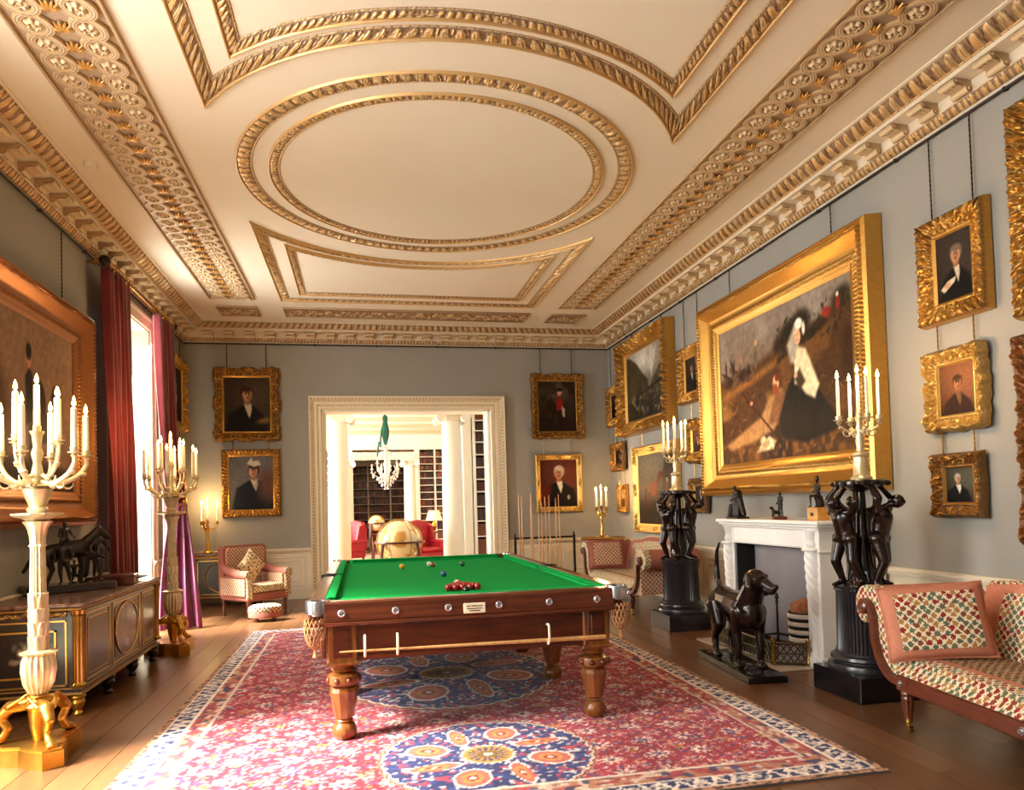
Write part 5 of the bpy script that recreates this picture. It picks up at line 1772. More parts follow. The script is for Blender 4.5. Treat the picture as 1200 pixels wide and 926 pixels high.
# wooden rails
rails = [(-hw + 0.10, hw - 0.10, -hl, -hl + c_), (-hw + 0.10, hw - 0.10, hl - c_, hl)] + [(s * hw - (s > 0) * c_, s * hw + (s < 0) * c_, y0, y1) for s in (-1, 1) for y0, y1 in ((-hl + 0.10, -0.06), (0.06, hl - 0.10))]
for r in rails:
    MB().box(*r, 0.755, 0.888, 0.012).build('rail', 'mahogany_rail', bt)
for s in (-1, 1):
    MB().box(-hw + 0.02, hw - 0.02, s * hl, s * hl - s * 0.03, 0.735, 0.762, 0.008).build('rail_moulding', 'mahogany_rail', bt)
    MB().box(s * hw, s * hw - s * 0.03, -hl + 0.02, hl - 0.02, 0.735, 0.762, 0.008).build('rail_moulding', 'mahogany_rail', bt)
# aprons
MB().box(-hw + 0.2, hw - 0.2, -hl + 0.10, -hl + 0.13, 0.50, 0.75, 0.006).box(-hw + 0.2, hw - 0.2, -hl + 0.085, -hl + 0.13, 0.50, 0.535, 0.008).build('apron', 'mahogany', bt)
MB().box(-hw + 0.2, hw - 0.2, hl - 0.10, hl - 0.07, 0.50, 0.75, 0.006).build('apron', 'mahogany', bt)
for s in (-1, 1):
    MB().box(s * (hw - 0.10), s * (hw - 0.07), -hl + 0.2, hl - 0.2, 0.50, 0.75, 0.006).build('apron', 'mahogany', bt)
MB().box(-hw + 0.14, hw - 0.14, -hl + 0.14, hl - 0.14, 0.70, BED - 0.05, 0).build('slate_bed', 'dark_iron', bt, smooth=False)
# bolts on the near and far rails
bolt = MB().lathe([(0.0, 0.012), (0.008, 0.012), (0.010, 0.006), (0.018, 0.010), (0.024, 0.006), (0.026, 0.0)], 16)
bolt.move(Matrix.Rotation(PI / 2, 4, 'X'))
bsrc = bolt.build('bolt_cover', 'silver', bt)
bx = [-0.838, -0.505, -0.17, 0.161, 0.498, 0.828]
for i, x in enumerate(bx):
    if i == 0:
        bsrc.location = (x, -hl, 0.815)
    else:
        inst(bsrc, 'bolt_cover', (x, -hl, 0.815), parent=bt)
for s in (-1, 1):
    for y in np.linspace(-hl + 0.35, hl - 0.35, 8):
        inst(bsrc, 'bolt_cover', (s * hw, y, 0.815), (0, 0, s * PI / 2), parent=bt)
pl = MB().box(-0.073, 0.071, -hl - 0.006, -hl + 0.001, 0.770, 0.836, 0.003).build('maker_plate', 'ivory', bt)
q = MB()
for x0, x1, z in ((-0.052, -0.03, 0.816), (-0.022, 0.05, 0.816), (-0.05, 0.048, 0.800), (-0.035, 0.035, 0.786)):
    q.box(x0, x1, -hl - 0.0072, -hl - 0.006, z - 0.003, z + 0.003)
q.build('engraving', 'mahogany', pl)
q = MB().lathe([(0.0, 0.02), (0.016, 0.02), (0.02, 0.01), (0.01, 0.0)], 12)
q.move(Matrix.Translation((0.058, -hl + 0.06, 0.745)) @ Matrix.Rotation(PI / 2, 4, 'X'))
q.build('knob', 'mahogany', bt)
# legs: panelled block, studded collar, faceted taper, bun foot
def table_leg(x, y):
    lg = MB().box(x - 0.09, x + 0.09, y - 0.09, y + 0.09, 0.49, 0.755, 0.008).box(x - 0.1, x + 0.1, y - 0.1, y + 0.1, 0.475, 0.50, 0.008)
    lg.lathe([(0.075, 0.475), (0.062, 0.455), (0.078, 0.44), (0.06, 0.425)], 20, c=(x, y, 0))
    lg.lathe([(0.06, 0.42), (0.098, 0.405), (0.105, 0.375), (0.098, 0.35), (0.07, 0.335)], 24, c=(x, y, 0))
    o = lg.build('leg', 'oak_leg', bt)
    MB().lathe([(0.07, 0.335), (0.084, 0.325), (0.090, 0.30), (0.062, 0.135), (0.050, 0.125)], 10, c=(x, y, 0), flute=0).build('taper', 'oak_leg', o, sharp=15)
    MB().lathe([(0.050, 0.125), (0.058, 0.115), (0.048, 0.105), (0.066, 0.09), (0.080, 0.055), (0.074, 0.02), (0.055, 0.0)], 24, c=(x, y, 0)).build('foot', 'oak_leg', o)
    for sx, sy in ((0, -1), (0, 1), (-1, 0), (1, 0)):
        p = MB()
        if sx == 0:
            p.box(x - 0.058, x + 0.058, y + sy * 0.09, y + sy * 0.096, 0.525, 0.725, 0.01).box(x - 0.04, x + 0.04, y + sy * 0.095, y + sy * 0.104, 0.545, 0.705, 0.012)
        else:
            p.box(x + sx * 0.09, x + sx * 0.096, y - 0.058, y + 0.058, 0.525, 0.725, 0.01).box(x + sx * 0.095, x + sx * 0.104, y - 0.04, y + 0.04, 0.545, 0.705, 0.012)
        p.build('panel', 'mahogany', o)
    for k in range(8):
        a = 2 * PI * (k + 0.5) / 8
        MB().sphere((x + 0.098 * math.cos(a), y + 0.098 * math.sin(a), 0.377), 0.021, 10, 6).build('stud', 'mahogany', o)


for ly in (4.862, 6.0, 7.2, 8.36):
    for lx in (-0.147, 1.533):
        table_leg(lx - (TX0 + TX1) / 2, ly - (TY0 + TY1) / 2)
# pockets: brass plate, leather hole, hanging net
def pocket(x, y, dx, dy, corner):
    R = 0.045
    q = MB().lathe([(R, 0.80), (R + 0.004, 0.892), (R + 0.03, 0.896), (R + 0.034, 0.885), (R + 0.03, 0.815), (R, 0.81)], 20, c=(x, y, 0))
    p = q.build('pocket', 'silver' if corner else 'dark_iron', bt)
    MB().lathe([(0.0, 0.80), (R - 0.004, 0.80), (R - 0.002, 0.885), (R - 0.008, 0.885), (R - 0.012, 0.81), (0, 0.81)], 16, c=(x, y, 0)).build('pocket_lining', 'dark_iron', p)
    n = MB()
    cx_, cy_ = x + dx * 0.02, y + dy * 0.02
    prof = [(0.058, 0.78), (0.066, 0.73), (0.060, 0.67), (0.040, 0.62), (0.012, 0.60)]
    for k in range(14):
        a0 = 2 * PI * k / 14
        for tw in (1, -1):
            path = [(cx_ + r * math.cos(a0 + tw * i * 0.33), cy_ + r * math.sin(a0 + tw * i * 0.33), z) for i, (r, z) in enumerate(prof)]
            n.tube(path, 0.0042, 4)
    n.lathe([(0.0, 0.60), (0.014, 0.60), (0.008, 0.585), (0.010, 0.57), (0.018, 0.545), (0, 0.545)], 8, c=(cx_, cy_, 0))
    n.build('net', 'net_cord', p)


for sx in (-1, 1):
    for sy in (-1, 1):
        pocket(sx * (hw - 0.065), sy * (hl - 0.065), sx, sy, True)
    pocket(sx * (hw - 0.06), 0, sx, 0, False)
for x in (-0.70, -0.497, 0.489):
    MB().tube(catmull([(x, -hl + 0.05, 0.66), (x, -hl + 0.0, 0.665), (x, -hl - 0.012, 0.63), (x, -hl - 0.012, 0.57), (x, -hl + 0.02, 0.535), (x, -hl + 0.04, 0.55)], 4), 0.008, 6).build('cue_hook', 'ivory', bt)

# cue lying in the hooks under the near rail
L = 1.72
q = MB().tube([(-L / 2 - 0.02, 0, 0), (-L / 2, 0, 0), (0, 0, 0.0), (L / 2, 0, 0)], [0.005, 0.006, 0.011, 0.016], 12)
o = q.build('cue', 'cue_wood')
o.location, o.rotation_euler = (0.715, 4.702 + 0.012, 0.566 + ZF), (0, 0.008, 0)
tag(o, 'long pale billiard cue held in hooks along the near side of the table', 'cue')

# ---- balls
BR = 0.0262
ball = MB().sphere((0, 0, 0), BR, 24, 14).build('ball', 'ball_red', sharp=180)


def put_ball(x, y, mname, label, group=None):
    me = ball.data.copy()
    me.materials.clear()
    me.materials.append(MATS[mname])
    o = bpy.data.objects.new('billiard_ball', me)
    COL.objects.link(o)
    o.location = (x, y, BED + ZF + BR + 0.0005)
    tag(o, label, 'ball', group)


put_ball(0.367, 7.415, 'ball_yellow', 'yellow ball on the green baize')
put_ball(0.655, 7.60, 'ball_white', 'cream-white cue ball touching the brown ball at the far end')
put_ball(0.683, 7.455, 'ball_brown', 'brown ball beside the white cue ball')
put_ball(0.976, 7.395, 'ball_green', 'dark green ball at the far end of the table')
put_ball(0.678, 6.401, 'ball_blue', 'blue ball at the centre spot of the table')
put_ball(0.690, 5.575, 'ball_pink', 'pale pink ball behind the pack of reds')
put_ball(0.694, 5.085, 'ball_black', 'black ball in front of the pack of reds')
dx = 2 * BR + 0.0008
for row in range(5):
    for k in range(row + 1):
        put_ball(0.698 + (k - row / 2) * dx, 5.51 - row * dx * 0.88 - 0.03, 'ball_red', 'red snooker ball in the triangular pack', 'pack of red balls')
drop(ball)
# ================================================================== CANDLES
CANDLE = {}


def candle(x, y, z, L, label, group, r=0.015):
    key = (round(L, 3), r)
    if key not in CANDLE:
        b_ = MB().lathe([(r * 1.05, 0), (r, 0.01), (r * 0.85, L - 0.006), (r * 0.6, L), (0.002, L - 0.003)], 12)
        w_ = MB().tube([(0, 0, L - 0.004), (0, 0, L + 0.008)], 0.0015, 5)
        f_ = MB().lathe([(0.001, L + 0.004), (0.009, L + 0.014), (0.0125, L + 0.026), (0.008, L + 0.048), (0.0005, L + 0.072)], 10)
        CANDLE[key] = (b_.build('wax', 'wax'), w_.build('wick', 'soot'), f_.build('flame', 'flame'))
        CAND_SRC.extend(CANDLE[key])
    t = thing('candle', label, 'candle', (x, y, z), 0, group)
    for s in CANDLE[key]:
        inst(s, s.name.split('.')[0], (0, 0, 0), parent=t)
    return t


CAND_SRC = []


def glow(parent, loc, power, radius=0.10):
    d = bpy.data.lights.new('candlelight', 'POINT')
    d.energy, d.color, d.shadow_soft_size = power, (1.0, 0.60, 0.26), radius
    o = bpy.data.objects.new('candlelight', d)
    COL.objects.link(o)
    o.parent, o.location = parent, loc
    return o


def cup_arm(parent, r0, z0, r1, z1, a, mname, rad=0.013, leaf=True, droop=0.06):
    """S-scroll branch from the hub to a drip cup; angle a"""
    c, s = math.cos(a), math.sin(a)
    pr = [(r0, z0), (r0 + (r1 - r0) * 0.35, z0 - droop * 0.2), (r0 + (r1 - r0) * 0.8, z0 + (z1 - z0) * 0.25), (r1, z0 + (z1 - z0) * 0.62), (r1, z1 - 0.03)]
    path = catmull([(r * c, r * s, z) for r, z in pr], 5)
    m_ = MB().tube(path, np.linspace(rad, rad * 0.75, len(path)), 8)
    if leaf:
        k = len(path) // 2
        for j in (k - 5, k + 2):
            p = path[max(1, j)]
            m_.sphere(p + np.array([0, 0, -rad]), (rad * 1.5, rad * 1.5, rad * 1.0), 8, 5)
        sp = [(r0 + (r1 - r0) * 0.55 + 0.03 * math.cos(t), z0 - 0.01 + 0.03 * math.sin(t)) for t in np.linspace(2.2, 6.6, 9)]
        m_.tube([(r * c, r * s, z) for r, z in sp], np.linspace(0.009, 0.004, 9), 6)
    o = m_.build('arm', mname, parent)
    MB().lathe([(0.010, z1 - 0.035), (0.022, z1 - 0.022), (0.014, z1 - 0.012), (0.036, z1 - 0.004), (0.038, z1 + 0.002), (0.02, z1 + 0.004), (0.024, z1 + 0.03), (0.017, z1 + 0.03), (0.016, z1 + 0.006), (0, z1 + 0.006)], 14, c=(r1 * c, r1 * s, 0)).build('cup', mname, o)
    return r1 * c, r1 * s, z1 + 0.006


def torchere(x, y, rz, label, clabel, cgroup, zoff=0.0):
    t = thing('torchere', label, 'candelabrum', (x, y, 0), rz)
    # concave three-pointed plinth
    pts = []
    for k in range(3):
        a = 2 * PI * k / 3
        for da, R in ((-0.20, 0.285), (0.20, 0.285)):
            pts.append((R * math.cos(a + da), R * math.sin(a + da)))
        for q_ in (0.25, 0.5, 0.75):
            b_ = a + 0.2 + (2 * PI / 3 - 0.4) * q_
            R = 0.285 - 0.135 * math.sin(PI * q_)
            pts.append((R * math.cos(b_), R * math.sin(b_)))
    MB().prism(pts, 0, 0.10).prism([(p[0] * 0.94, p[1] * 0.94) for p in pts], 0.10, 0.115).build('plinth', 'gilt', t, sharp=30)
    # three winged lion monopodia
    for k in range(3):
        a = 2 * PI * k / 3
        c, s = math.cos(a), math.sin(a)
        P = lambda r, z, o_=0.0: (r * c - o_ * s, r * s + o_ * c, z)
        prims = [('c', P(0.06, 0.34), P(0.15, 0.33), 0.040, 0.040), ('c', P(0.15, 0.33), P(0.21, 0.27), 0.040, 0.030), ('c', P(0.21, 0.27), P(0.165, 0.20), 0.028, 0.024), ('c', P(0.165, 0.20), P(0.20, 0.145), 0.022, 0.026), ('c', P(0.20, 0.145), P(0.245, 0.132), 0.028, 0.022),
                 ('c', P(0.245, 0.132, 0.02), P(0.262, 0.126, 0.022), 0.012, 0.009), ('c', P(0.25, 0.132, 0), P(0.27, 0.126, 0), 0.012, 0.009), ('c', P(0.245, 0.132, -0.02), P(0.262, 0.126, -0.022), 0.012, 0.009)]
        prims += [('c', P(0.15, 0.34, o_), P(0.06, 0.395, o_ * 1.6), 0.016, 0.010) for o_ in (-0.045, 0.045)]
        organic('leg', prims, 0.008, 'gilt', t, 3)
    MB().lathe([(0.03, 0.115), (0.05, 0.2), (0.06, 0.30), (0.085, 0.33), (0.05, 0.365), (0.045, 0.375), (0.062, 0.385), (0.05, 0.395)], 18).build('socle', 'gilt', t)
    MB().lathe([(0.045, 0.395), (0.06, 0.41), (0.085, 0.46), (0.098, 0.54), (0.094, 0.60), (0.08, 0.635), (0.10, 0.645), (0.105, 0.655), (0.07, 0.665)], 36, flute=18, fdepth=0.10).build('vase', 'gilt_white', t)
    # leaf-wrapped lower shaft
    zs = np.linspace(0.665, 1.0, 96)
    a = np.linspace(0, 2 * PI, 80, endpoint=False)
    Z, A = np.meshgrid(zs, a, indexing='ij')
    rows = (Z - 0.665) / 0.085
    ph = (A * 4 / PI + (np.floor(rows) % 2) * 0.5) % 1 - 0.5
    tip = rows % 1
    R = 0.052 - 0.008 * (Z - 0.665) + 0.008 * np.clip(1 - (np.abs(ph) / (0.5 * np.sqrt(np.clip(1 - tip ** 2, 0.02, 1)))) ** 2, 0, 1) * (0.5 + 0.5 * tip)
    MB().grid(np.stack([R * np.cos(A), R * np.sin(A), Z], -1), cv=True).build('leaf_shaft', 'gilt_white', t, sharp=60)
    MB().lathe([(0.056, 1.0), (0.058, 1.012), (0.046, 1.02), (0.046, 1.03), (0.042, 1.29), (0.044, 1.30), (0.052, 1.305), (0.044, 1.315)], 60, flute=16, fdepth=0.14).build('fluted_shaft', 'gilt_white', t, sharp=25)
    MB().lathe([(0.043, 1.315), (0.046, 1.36), (0.06, 1.42), (0.085, 1.455), (0.062, 1.462), (0.09, 1.475), (0.135, 1.49), (0.145, 1.497), (0.145, 1.507), (0.05, 1.51)], 36, flute=12, fdepth=0.06).build('capital', 'gilt_white', t)
    MB().lathe([(0.05, 1.51), (0.06, 1.53), (0.045, 1.55), (0.065, 1.60), (0.085, 1.655), (0.062, 1.668), (0.09, 1.675), (0.03, 1.69), (0.035, 1.75), (0.022, 1.82), (0.034, 1.88), (0.022, 1.92), (0.03, 1.99), (0.04, 2.01), (0.04, 2.018), (0.022, 2.02), (0.024, 2.05), (0.017, 2.05), (0.016, 2.025), (0, 2.025)], 24).build('candelabrum_stem', 'gilt_white', t)
    spots = [(0, 0, 2.025)]
    for k in range(6):
        spots.append(cup_arm(t, 0.04, 1.70, 0.275, 1.875, 2 * PI * (k + 0.5) / 6, 'gilt_white', 0.017))
    for k in range(4):
        spots.append(cup_arm(t, 0.04, 1.74, 0.155, 1.955, 2 * PI * k / 4 + 0.55, 'gilt_white', 0.014))
    ca, sa = math.cos(rz), math.sin(rz)
    for i, (px, py, pz) in enumerate(spots):
        L_ = (0.285, 0.27, 0.255, 0.29, 0.26)[i % 5]
        candle(x + px * ca - py * sa, y + px * sa + py * ca, pz, L_, clabel, cgroup, 0.019)
    glow(t, (0, 0, 2.33), CANDLE_W * 1.5, 0.14)
    return t


CANDLE_W = 26.0
torchere(-1.98, 5.03, -0.95, 'tall gilded lion-foot floor candelabrum in front of the large coppery-framed picture', 'lit white candle in the floor candelabrum before the coppery-framed picture', 'candles of the candelabrum by the commode front')
torchere(-2.03, 8.47, -0.95, 'tall gilded floor candelabrum standing before the bright window beyond the commode', 'lit white candle in the floor candelabrum before the window', 'candles of the candelabrum by the window')

# ================================================================== COMMODE ON THE WINDOW WALL
def gilt_rect(mb, face, a0, a1, z0, z1, off, w=0.008, proud=0.006):
    """thin gilt fillet rectangle on a face; face = ('x', X) or ('y', Y, sign)"""
    for p0, p1, q0, q1 in ((a0, a1, z0, z0 + w), (a0, a1, z1 - w, z1), (a0, a0 + w, z0, z1), (a1 - w, a1, z0, z1)):
        if face[0] == 'x':
            mb.box(face[1], face[1] + face[2] * proud, p0, p1, q0, q1)
        else:
            mb.box(p0, p1, face[1], face[1] + face[2] * proud, q0, q1)


def ovalring(face, ca, cz, ra, rz_, r):
    a = np.linspace(0, 2 * PI, 40, endpoint=False)
    pts = []
    for t in a:
        u_, z = ca + ra * math.cos(t), cz + rz_ * math.sin(t)
        pts.append((face[1], u_, z) if face[0] == 'x' else (u_, face[1], z))
    return pts


CX0, CX1, CY0, CY1, CZT = -2.80, -2.07, 5.98, 8.08, 0.84
cm = thing('commode', 'long dark commode with gilt lines and marble top on the window wall', 'cabinet', ((CX0 + CX1) / 2, (CY0 + CY1) / 2, 0))
T = Matrix.Translation((-(CX0 + CX1) / 2, -(CY0 + CY1) / 2, 0))
MB().box(CX0, CX1 - 0.015, CY0 + 0.015, CY1 - 0.015, 0.16, 0.78, 0.006).move(T).build('body', 'ebony_wood', cm)
MB().box(CX0 - 0.0, CX1 + 0.025, CY0 - 0.025, CY1 + 0.025, 0.805, CZT, 0.012).move(T).build('marble_top', 'top_marble', cm)
q = MB().box(CX0, CX1 + 0.005, CY0 - 0.005, CY1 + 0.005, 0.785, 0.805, 0.004).box(CX0, CX1 + 0.008, CY0 - 0.008, CY1 + 0.008, 0.16, 0.18, 0.004).box(CX0, CX1 + 0.0, CY0 - 0.0, CY1 + 0.0, 0.205, 0.215, 0.003)
q.move(T).build('gilt_mouldings', 'frame_gold', cm)
q = MB()
ys_ = np.linspace(CX0 + 0.1, CX1 - 0.1, 60)
A = np.stack([ys_, np.full(60, CY0 + 0.012), np.full(60, 0.735)], -1)
ribbon(q, A, A + np.array([0, 0, 0.045]), 10, lambda s, v: (0.012 * carve_scroll(0.11, 1)(s, v)[0], carve_scroll(0.11, 1)(s, v)[1]), (0, -1, 0))
q.move(T).build('frieze_mount', 'frame_gold', cm)
# near end panel with nested gilt borders
fy = ('y', CY0 + 0.015, -1)
q = MB()
gilt_rect(q, fy, CX0 + 0.06, CX1 - 0.10, 0.23, 0.715, 0, 0.012)
gilt_rect(q, fy, CX0 + 0.13, CX1 - 0.17, 0.30, 0.645, 0, 0.014, 0.01)
q.move(T).build('end_panel_border', 'brass', cm)
def dark_paint(w, h, n, layers, seed):
    return paint(w, h, n, layers, seed)


def flat_panel(parent, name, face, a0, a1, z0, z1, layers, seed, proud, ell=False):
    w_, h_ = a1 - a0, z1 - z0
    C = paint(w_, h_, 110, layers, seed)
    nu, nv = C.shape[:2]
    U, Z = np.meshgrid(np.linspace(a0, a1, nu), np.linspace(z0, z1, nv), indexing='ij')
    if ell:
        uu, zz = np.meshgrid(np.linspace(-1, 1, nu), np.linspace(-1, 1, nv), indexing='ij')
        xu, xz = uu * np.sqrt(1 - zz ** 2 / 2), zz * np.sqrt(1 - uu ** 2 / 2)
        U, Z = (a0 + a1) / 2 + xu * w_ / 2, (z0 + z1) / 2 + xz * h_ / 2
    K = np.full_like(U, face[1] + face[2] * proud)
    P = np.stack([K, U, Z], -1) if face[0] == 'x' else np.stack([U, K, Z], -1)
    return MB().grid(P, cols=C)


vase_l = [('g', (30, 22, 22), (48, 36, 36)), ('e', 0.55, 0.5, 0.16, 0.2, 0, (150, 128, 110), 0.4), ('d', 2, 14, 0.3, 0.8, 0.3, 0.8, 0.06, 0.07, [(176, 140, 118), (120, 74, 60), (96, 104, 80), (190, 170, 150)])]
flat_panel(cm, 'p', fy, CX0 + 0.15, CX1 - 0.19, 0.32, 0.625, vase_l, 5, 0.004).move(T).build('end_panel', 'marquetry', cm, smooth=False)
# front: two marquetry doors flanking an oval
fx = ('x', CX1 - 0.015, 1)
n_front = [(CY0 + 0.13, CY0 + 0.66), (CY0 + 0.74, CY1 - 0.62), (CY1 - 0.54, CY1 - 0.12)]
leafl = lambda sd: [('g', (70, 48, 48), (96, 72, 70)), ('n', (120, 96, 92), 3, 0.5)] + [('d', sd, 26, 0.3, 0.7, 0.12, 0.88, 0.05, 0.03, [(40, 26, 24), (54, 34, 30), (34, 24, 22)])]
for i, (a, b_) in enumerate(n_front):
    d_ = flat_panel(cm, 'p', fx, a + 0.05, b_ - 0.05, 0.28, 0.70, leafl(i) if i != 1 else [('g', (58, 42, 44), (84, 64, 64))], 9 + i, 0.004)
    door = d_.move(T).build('door', 'marquetry', cm, smooth=False)
    q = MB()
    gilt_rect(q, fx, a, b_, 0.235, 0.745, 0, 0.010)
    if i != 1:
        gilt_rect(q, fx, a + 0.045, b_ - 0.045, 0.275, 0.705, 0, 0.008)
    q.move(T).build('gilt_border', 'brass', door)
    if i == 1:
        ca, ra = (a + b_) / 2, (b_ - a) / 2 - 0.06
        ov = flat_panel(cm, 'p', ('x', CX1 - 0.015, 1), ca - ra, ca + ra, 0.265, 0.715, [('g', (96, 68, 84), (128, 104, 112)), ('n', (60, 44, 52), 5, 0.6), ('e', 0.5, 0.2, 0.2, 0.1, 0, (160, 110, 120), 0.8)], 31, 0.007, True)
        ov.move(T).build('oval_panel', 'marquetry', door, smooth=False)
        MB().tube(ovalring(('x', CX1 - 0.008), ca, 0.49, ra, 0.225, 0.01), 0.009, 6, closed=True).move(T).build('oval_border', 'brass', door)
# fluted corner columns and turned feet
for x, y in ((CX1 - 0.03, CY0 + 0.03), (CX1 - 0.03, CY1 - 0.03), (CX0 + 0.05, CY0 + 0.03)):
    MB().lathe([(0.055, 0.215), (0.058, 0.235), (0.040, 0.25), (0.040, 0.74), (0.055, 0.755), (0.058, 0.785)], 40, c=(x, y, 0), flute=12, fdepth=0.16).move(T).build('corner_column', 'brass', cm, sharp=25)
for x in (CX0 + 0.08, CX1 - 0.05):
    for y in np.linspace(CY0 + 0.06, CY1 - 0.06, 4 if x > -2.4 else 2):
        MB().lathe([(0.05, 0.16), (0.058, 0.14), (0.045, 0.12), (0.055, 0.10), (0.04, 0.06), (0.022, 0.04), (0.036, 0.02), (0.03, 0.0)], 16, c=(x, y, 0)).move(T).build('foot', 'gilt' if y < CY0 + 0.2 else 'ebony_wood', cm)

# sculpture standing on the commode
def statue_human(name, H, pose, material, parent=None, voxel=None, extra=()):
    """small bronze figure of height H; pose gives joints in units of H"""
    J = {k: np.array(v, float) * H for k, v in pose.items()}
    r = H
    pr = [('c', J['pelvis'], J['chest'], 0.075 * r, 0.085 * r), ('e', J['chest'], (0.105 * r, 0.07 * r, 0.08 * r)), ('c', J['chest'], J['neck'], 0.05 * r, 0.035 * r), ('e', J['head'], (0.05 * r, 0.058 * r, 0.07 * r)), ('c', J['neck'], J['head'], 0.032 * r, 0.03 * r)]
    d = J['head'] + np.array([0, -0.055 * r, -0.005 * r])
    pr.append(('e', d, (0.012 * r, 0.014 * r, 0.018 * r)))
    for s in ('l', 'r'):
        pr += [('c', J['chest'] + (J['sh_' + s] - J['chest']) * 0.4 + np.array([0, 0, 0.02 * r]), J['sh_' + s], 0.045 * r, 0.042 * r), ('c', J['sh_' + s], J['el_' + s], 0.038 * r, 0.030 * r), ('c', J['el_' + s], J['ha_' + s], 0.029 * r, 0.021 * r), ('e', J['ha_' + s], (0.026 * r, 0.026 * r, 0.034 * r)),
               ('c', J['hip_' + s], J['kn_' + s], 0.064 * r, 0.044 * r), ('c', J['kn_' + s], J['an_' + s], 0.044 * r, 0.026 * r), ('c', J['an_' + s], J['to_' + s], 0.028 * r, 0.022 * r), ('e', J['hip_' + s], (0.07 * r, 0.075 * r, 0.07 * r))]
    return organic(name, pr + list(extra), voxel or H * 0.016, material, parent, 3)


STAND = dict(pelvis=(0, 0, 0.52), chest=(0, 0, 0.72), neck=(0, 0, 0.82), head=(0, -0.01, 0.92), sh_l=(-0.13, 0, 0.78), el_l=(-0.18, 0.02, 0.62), ha_l=(-0.12, -0.1, 0.52), sh_r=(0.13, 0, 0.78), el_r=(0.2, -0.02, 0.64), ha_r=(0.2, -0.12, 0.56), hip_l=(-0.055, 0, 0.5), kn_l=(-0.07, -0.03, 0.28), an_l=(-0.07, 0.01, 0.05), to_l=(-0.08, -0.08, 0.022), hip_r=(0.055, 0, 0.5), kn_r=(0.08, -0.01, 0.28), an_r=(0.09, 0.03, 0.05), to_r=(0.11, -0.06, 0.022))
t = thing('bronze_statuette', 'dark bronze standing warrior on the commode beside the red curtain', 'sculpture', (-2.55, 7.80, CZT), 0.9)
MB().lathe([(0.12, 0), (0.125, 0.02), (0.11, 0.035), (0.1, 0.05)], 20).build('base', 'bronze_small', t)
st = statue_human('figure', 0.46, STAND, 'bronze_small', t, extra=[('c', (-0.06, 0.03, 0.36), (-0.10, 0.06, 0.05), 0.03, 0.05), ('c', (0.09, -0.06, 0.02), (0.09, -0.06, 0.5), 0.008, 0.008)])
st.location.z = 0.045
t = thing('bronze_group', 'dark bronze group of prancing horse and figures on the commode', 'sculpture', (-2.5, 6.95, CZT), 0.6)
MB().box(-0.34, 0.34, -0.15, 0.15, 0, 0.07, 0.01).build('base', 'ebony_wood', t)
hz = 0.07
organic('horse', [('c', (-0.16, 0, 0.26 + hz), (0.10, 0, 0.30 + hz), 0.075, 0.08), ('c', (0.10, 0, 0.30 + hz), (0.24, 0, 0.44 + hz), 0.06, 0.04), ('c', (0.24, 0, 0.44 + hz), (0.32, 0, 0.38 + hz), 0.036, 0.022), ('c', (0.12, -0.04, 0.26 + hz), (0.24, -0.05, 0.20 + hz), 0.03, 0.02), ('c', (0.24, -0.05, 0.20 + hz), (0.22, -0.05, 0.09 + hz), 0.018, 0.014), ('c', (0.10, 0.04, 0.24 + hz), (0.12, 0.05, 0.12 + hz), 0.03, 0.02), ('c', (0.12, 0.05, 0.12 + hz), (0.11, 0.05, 0.0 + hz), 0.018, 0.02),
                  ('c', (-0.17, -0.04, 0.24 + hz), (-0.13, -0.05, 0.13 + hz), 0.045, 0.024), ('c', (-0.13, -0.05, 0.13 + hz), (-0.18, -0.05, 0.0 + hz), 0.02, 0.018), ('c', (-0.17, 0.04, 0.24 + hz), (-0.2, 0.05, 0.12 + hz), 0.045, 0.024), ('c', (-0.2, 0.05, 0.12 + hz), (-0.24, 0.05, 0.0 + hz), 0.02, 0.018), ('c', (-0.23, 0, 0.3 + hz), (-0.33, 0, 0.12 + hz), 0.024, 0.016), ('c', (0.25, 0.02, 0.47 + hz), (0.25, 0.02, 0.52 + hz), 0.014, 0.008)], 0.011, 'bronze_small', t, 3)
f1 = statue_human('figure', 0.40, STAND, 'bronze_small', t)
f1.location, f1.rotation_euler = (0.22, -0.09, 0.07), (0, 0, 1.2)
f2 = inst(f1, 'figure', (-0.05, -0.10, 0.07), (0.15, 0, -0.6), parent=t)
f3 = inst(f1, 'figure', (-0.02, 0.02, 0.27), (0, 0, 0.6), (0.85, 0.85, 0.85), parent=t)
o = MB().lathe([(0.05, 0), (0.06, 0.012), (0.14, 0.03), (0.15, 0.04), (0.14, 0.042), (0.05, 0.02), (0, 0.018)], 28).build('shallow_dish', 'bronze_small')
o.location = (-2.26, 7.86, CZT)
tag(o, 'shallow dark bronze dish at the far end of the commode', 'dish')
t = thing('bronze_figurine', 'small crouching bronze figurine between the horse group and the warrior', 'sculpture', (-2.62, 7.42, CZT), 0.7)
MB().box(-0.07, 0.07, -0.06, 0.06, 0, 0.03, 0.006).build('base', 'ebony_wood', t)
CROUCH = dict(STAND)
CROUCH.update(hip_l=(-0.07, 0.06, 0.42), kn_l=(-0.1, -0.18, 0.46), an_l=(-0.1, -0.08, 0.2), to_l=(-0.1, -0.18, 0.17), hip_r=(0.07, 0.06, 0.42), kn_r=(0.1, -0.18, 0.4), an_r=(0.1, -0.02, 0.2), to_r=(0.1, -0.12, 0.17))
f = statue_human('figure', 0.26, CROUCH, 'bronze_small', t)
f.location.z = -0.008
o = MB().box(-0.16, 0.16, -0.11, 0.11, 0, 0.09, 0.008).box(-0.17, 0.17, -0.12, 0.12, 0.07, 0.095, 0.006).build('lacquer_box', 'mahogany')
o.location, o.rotation_euler = (-2.26, 7.40, CZT), (0, 0, 0.15)
tag(o, 'low dark wooden box on the front edge of the commode beside the bronze group', 'box')

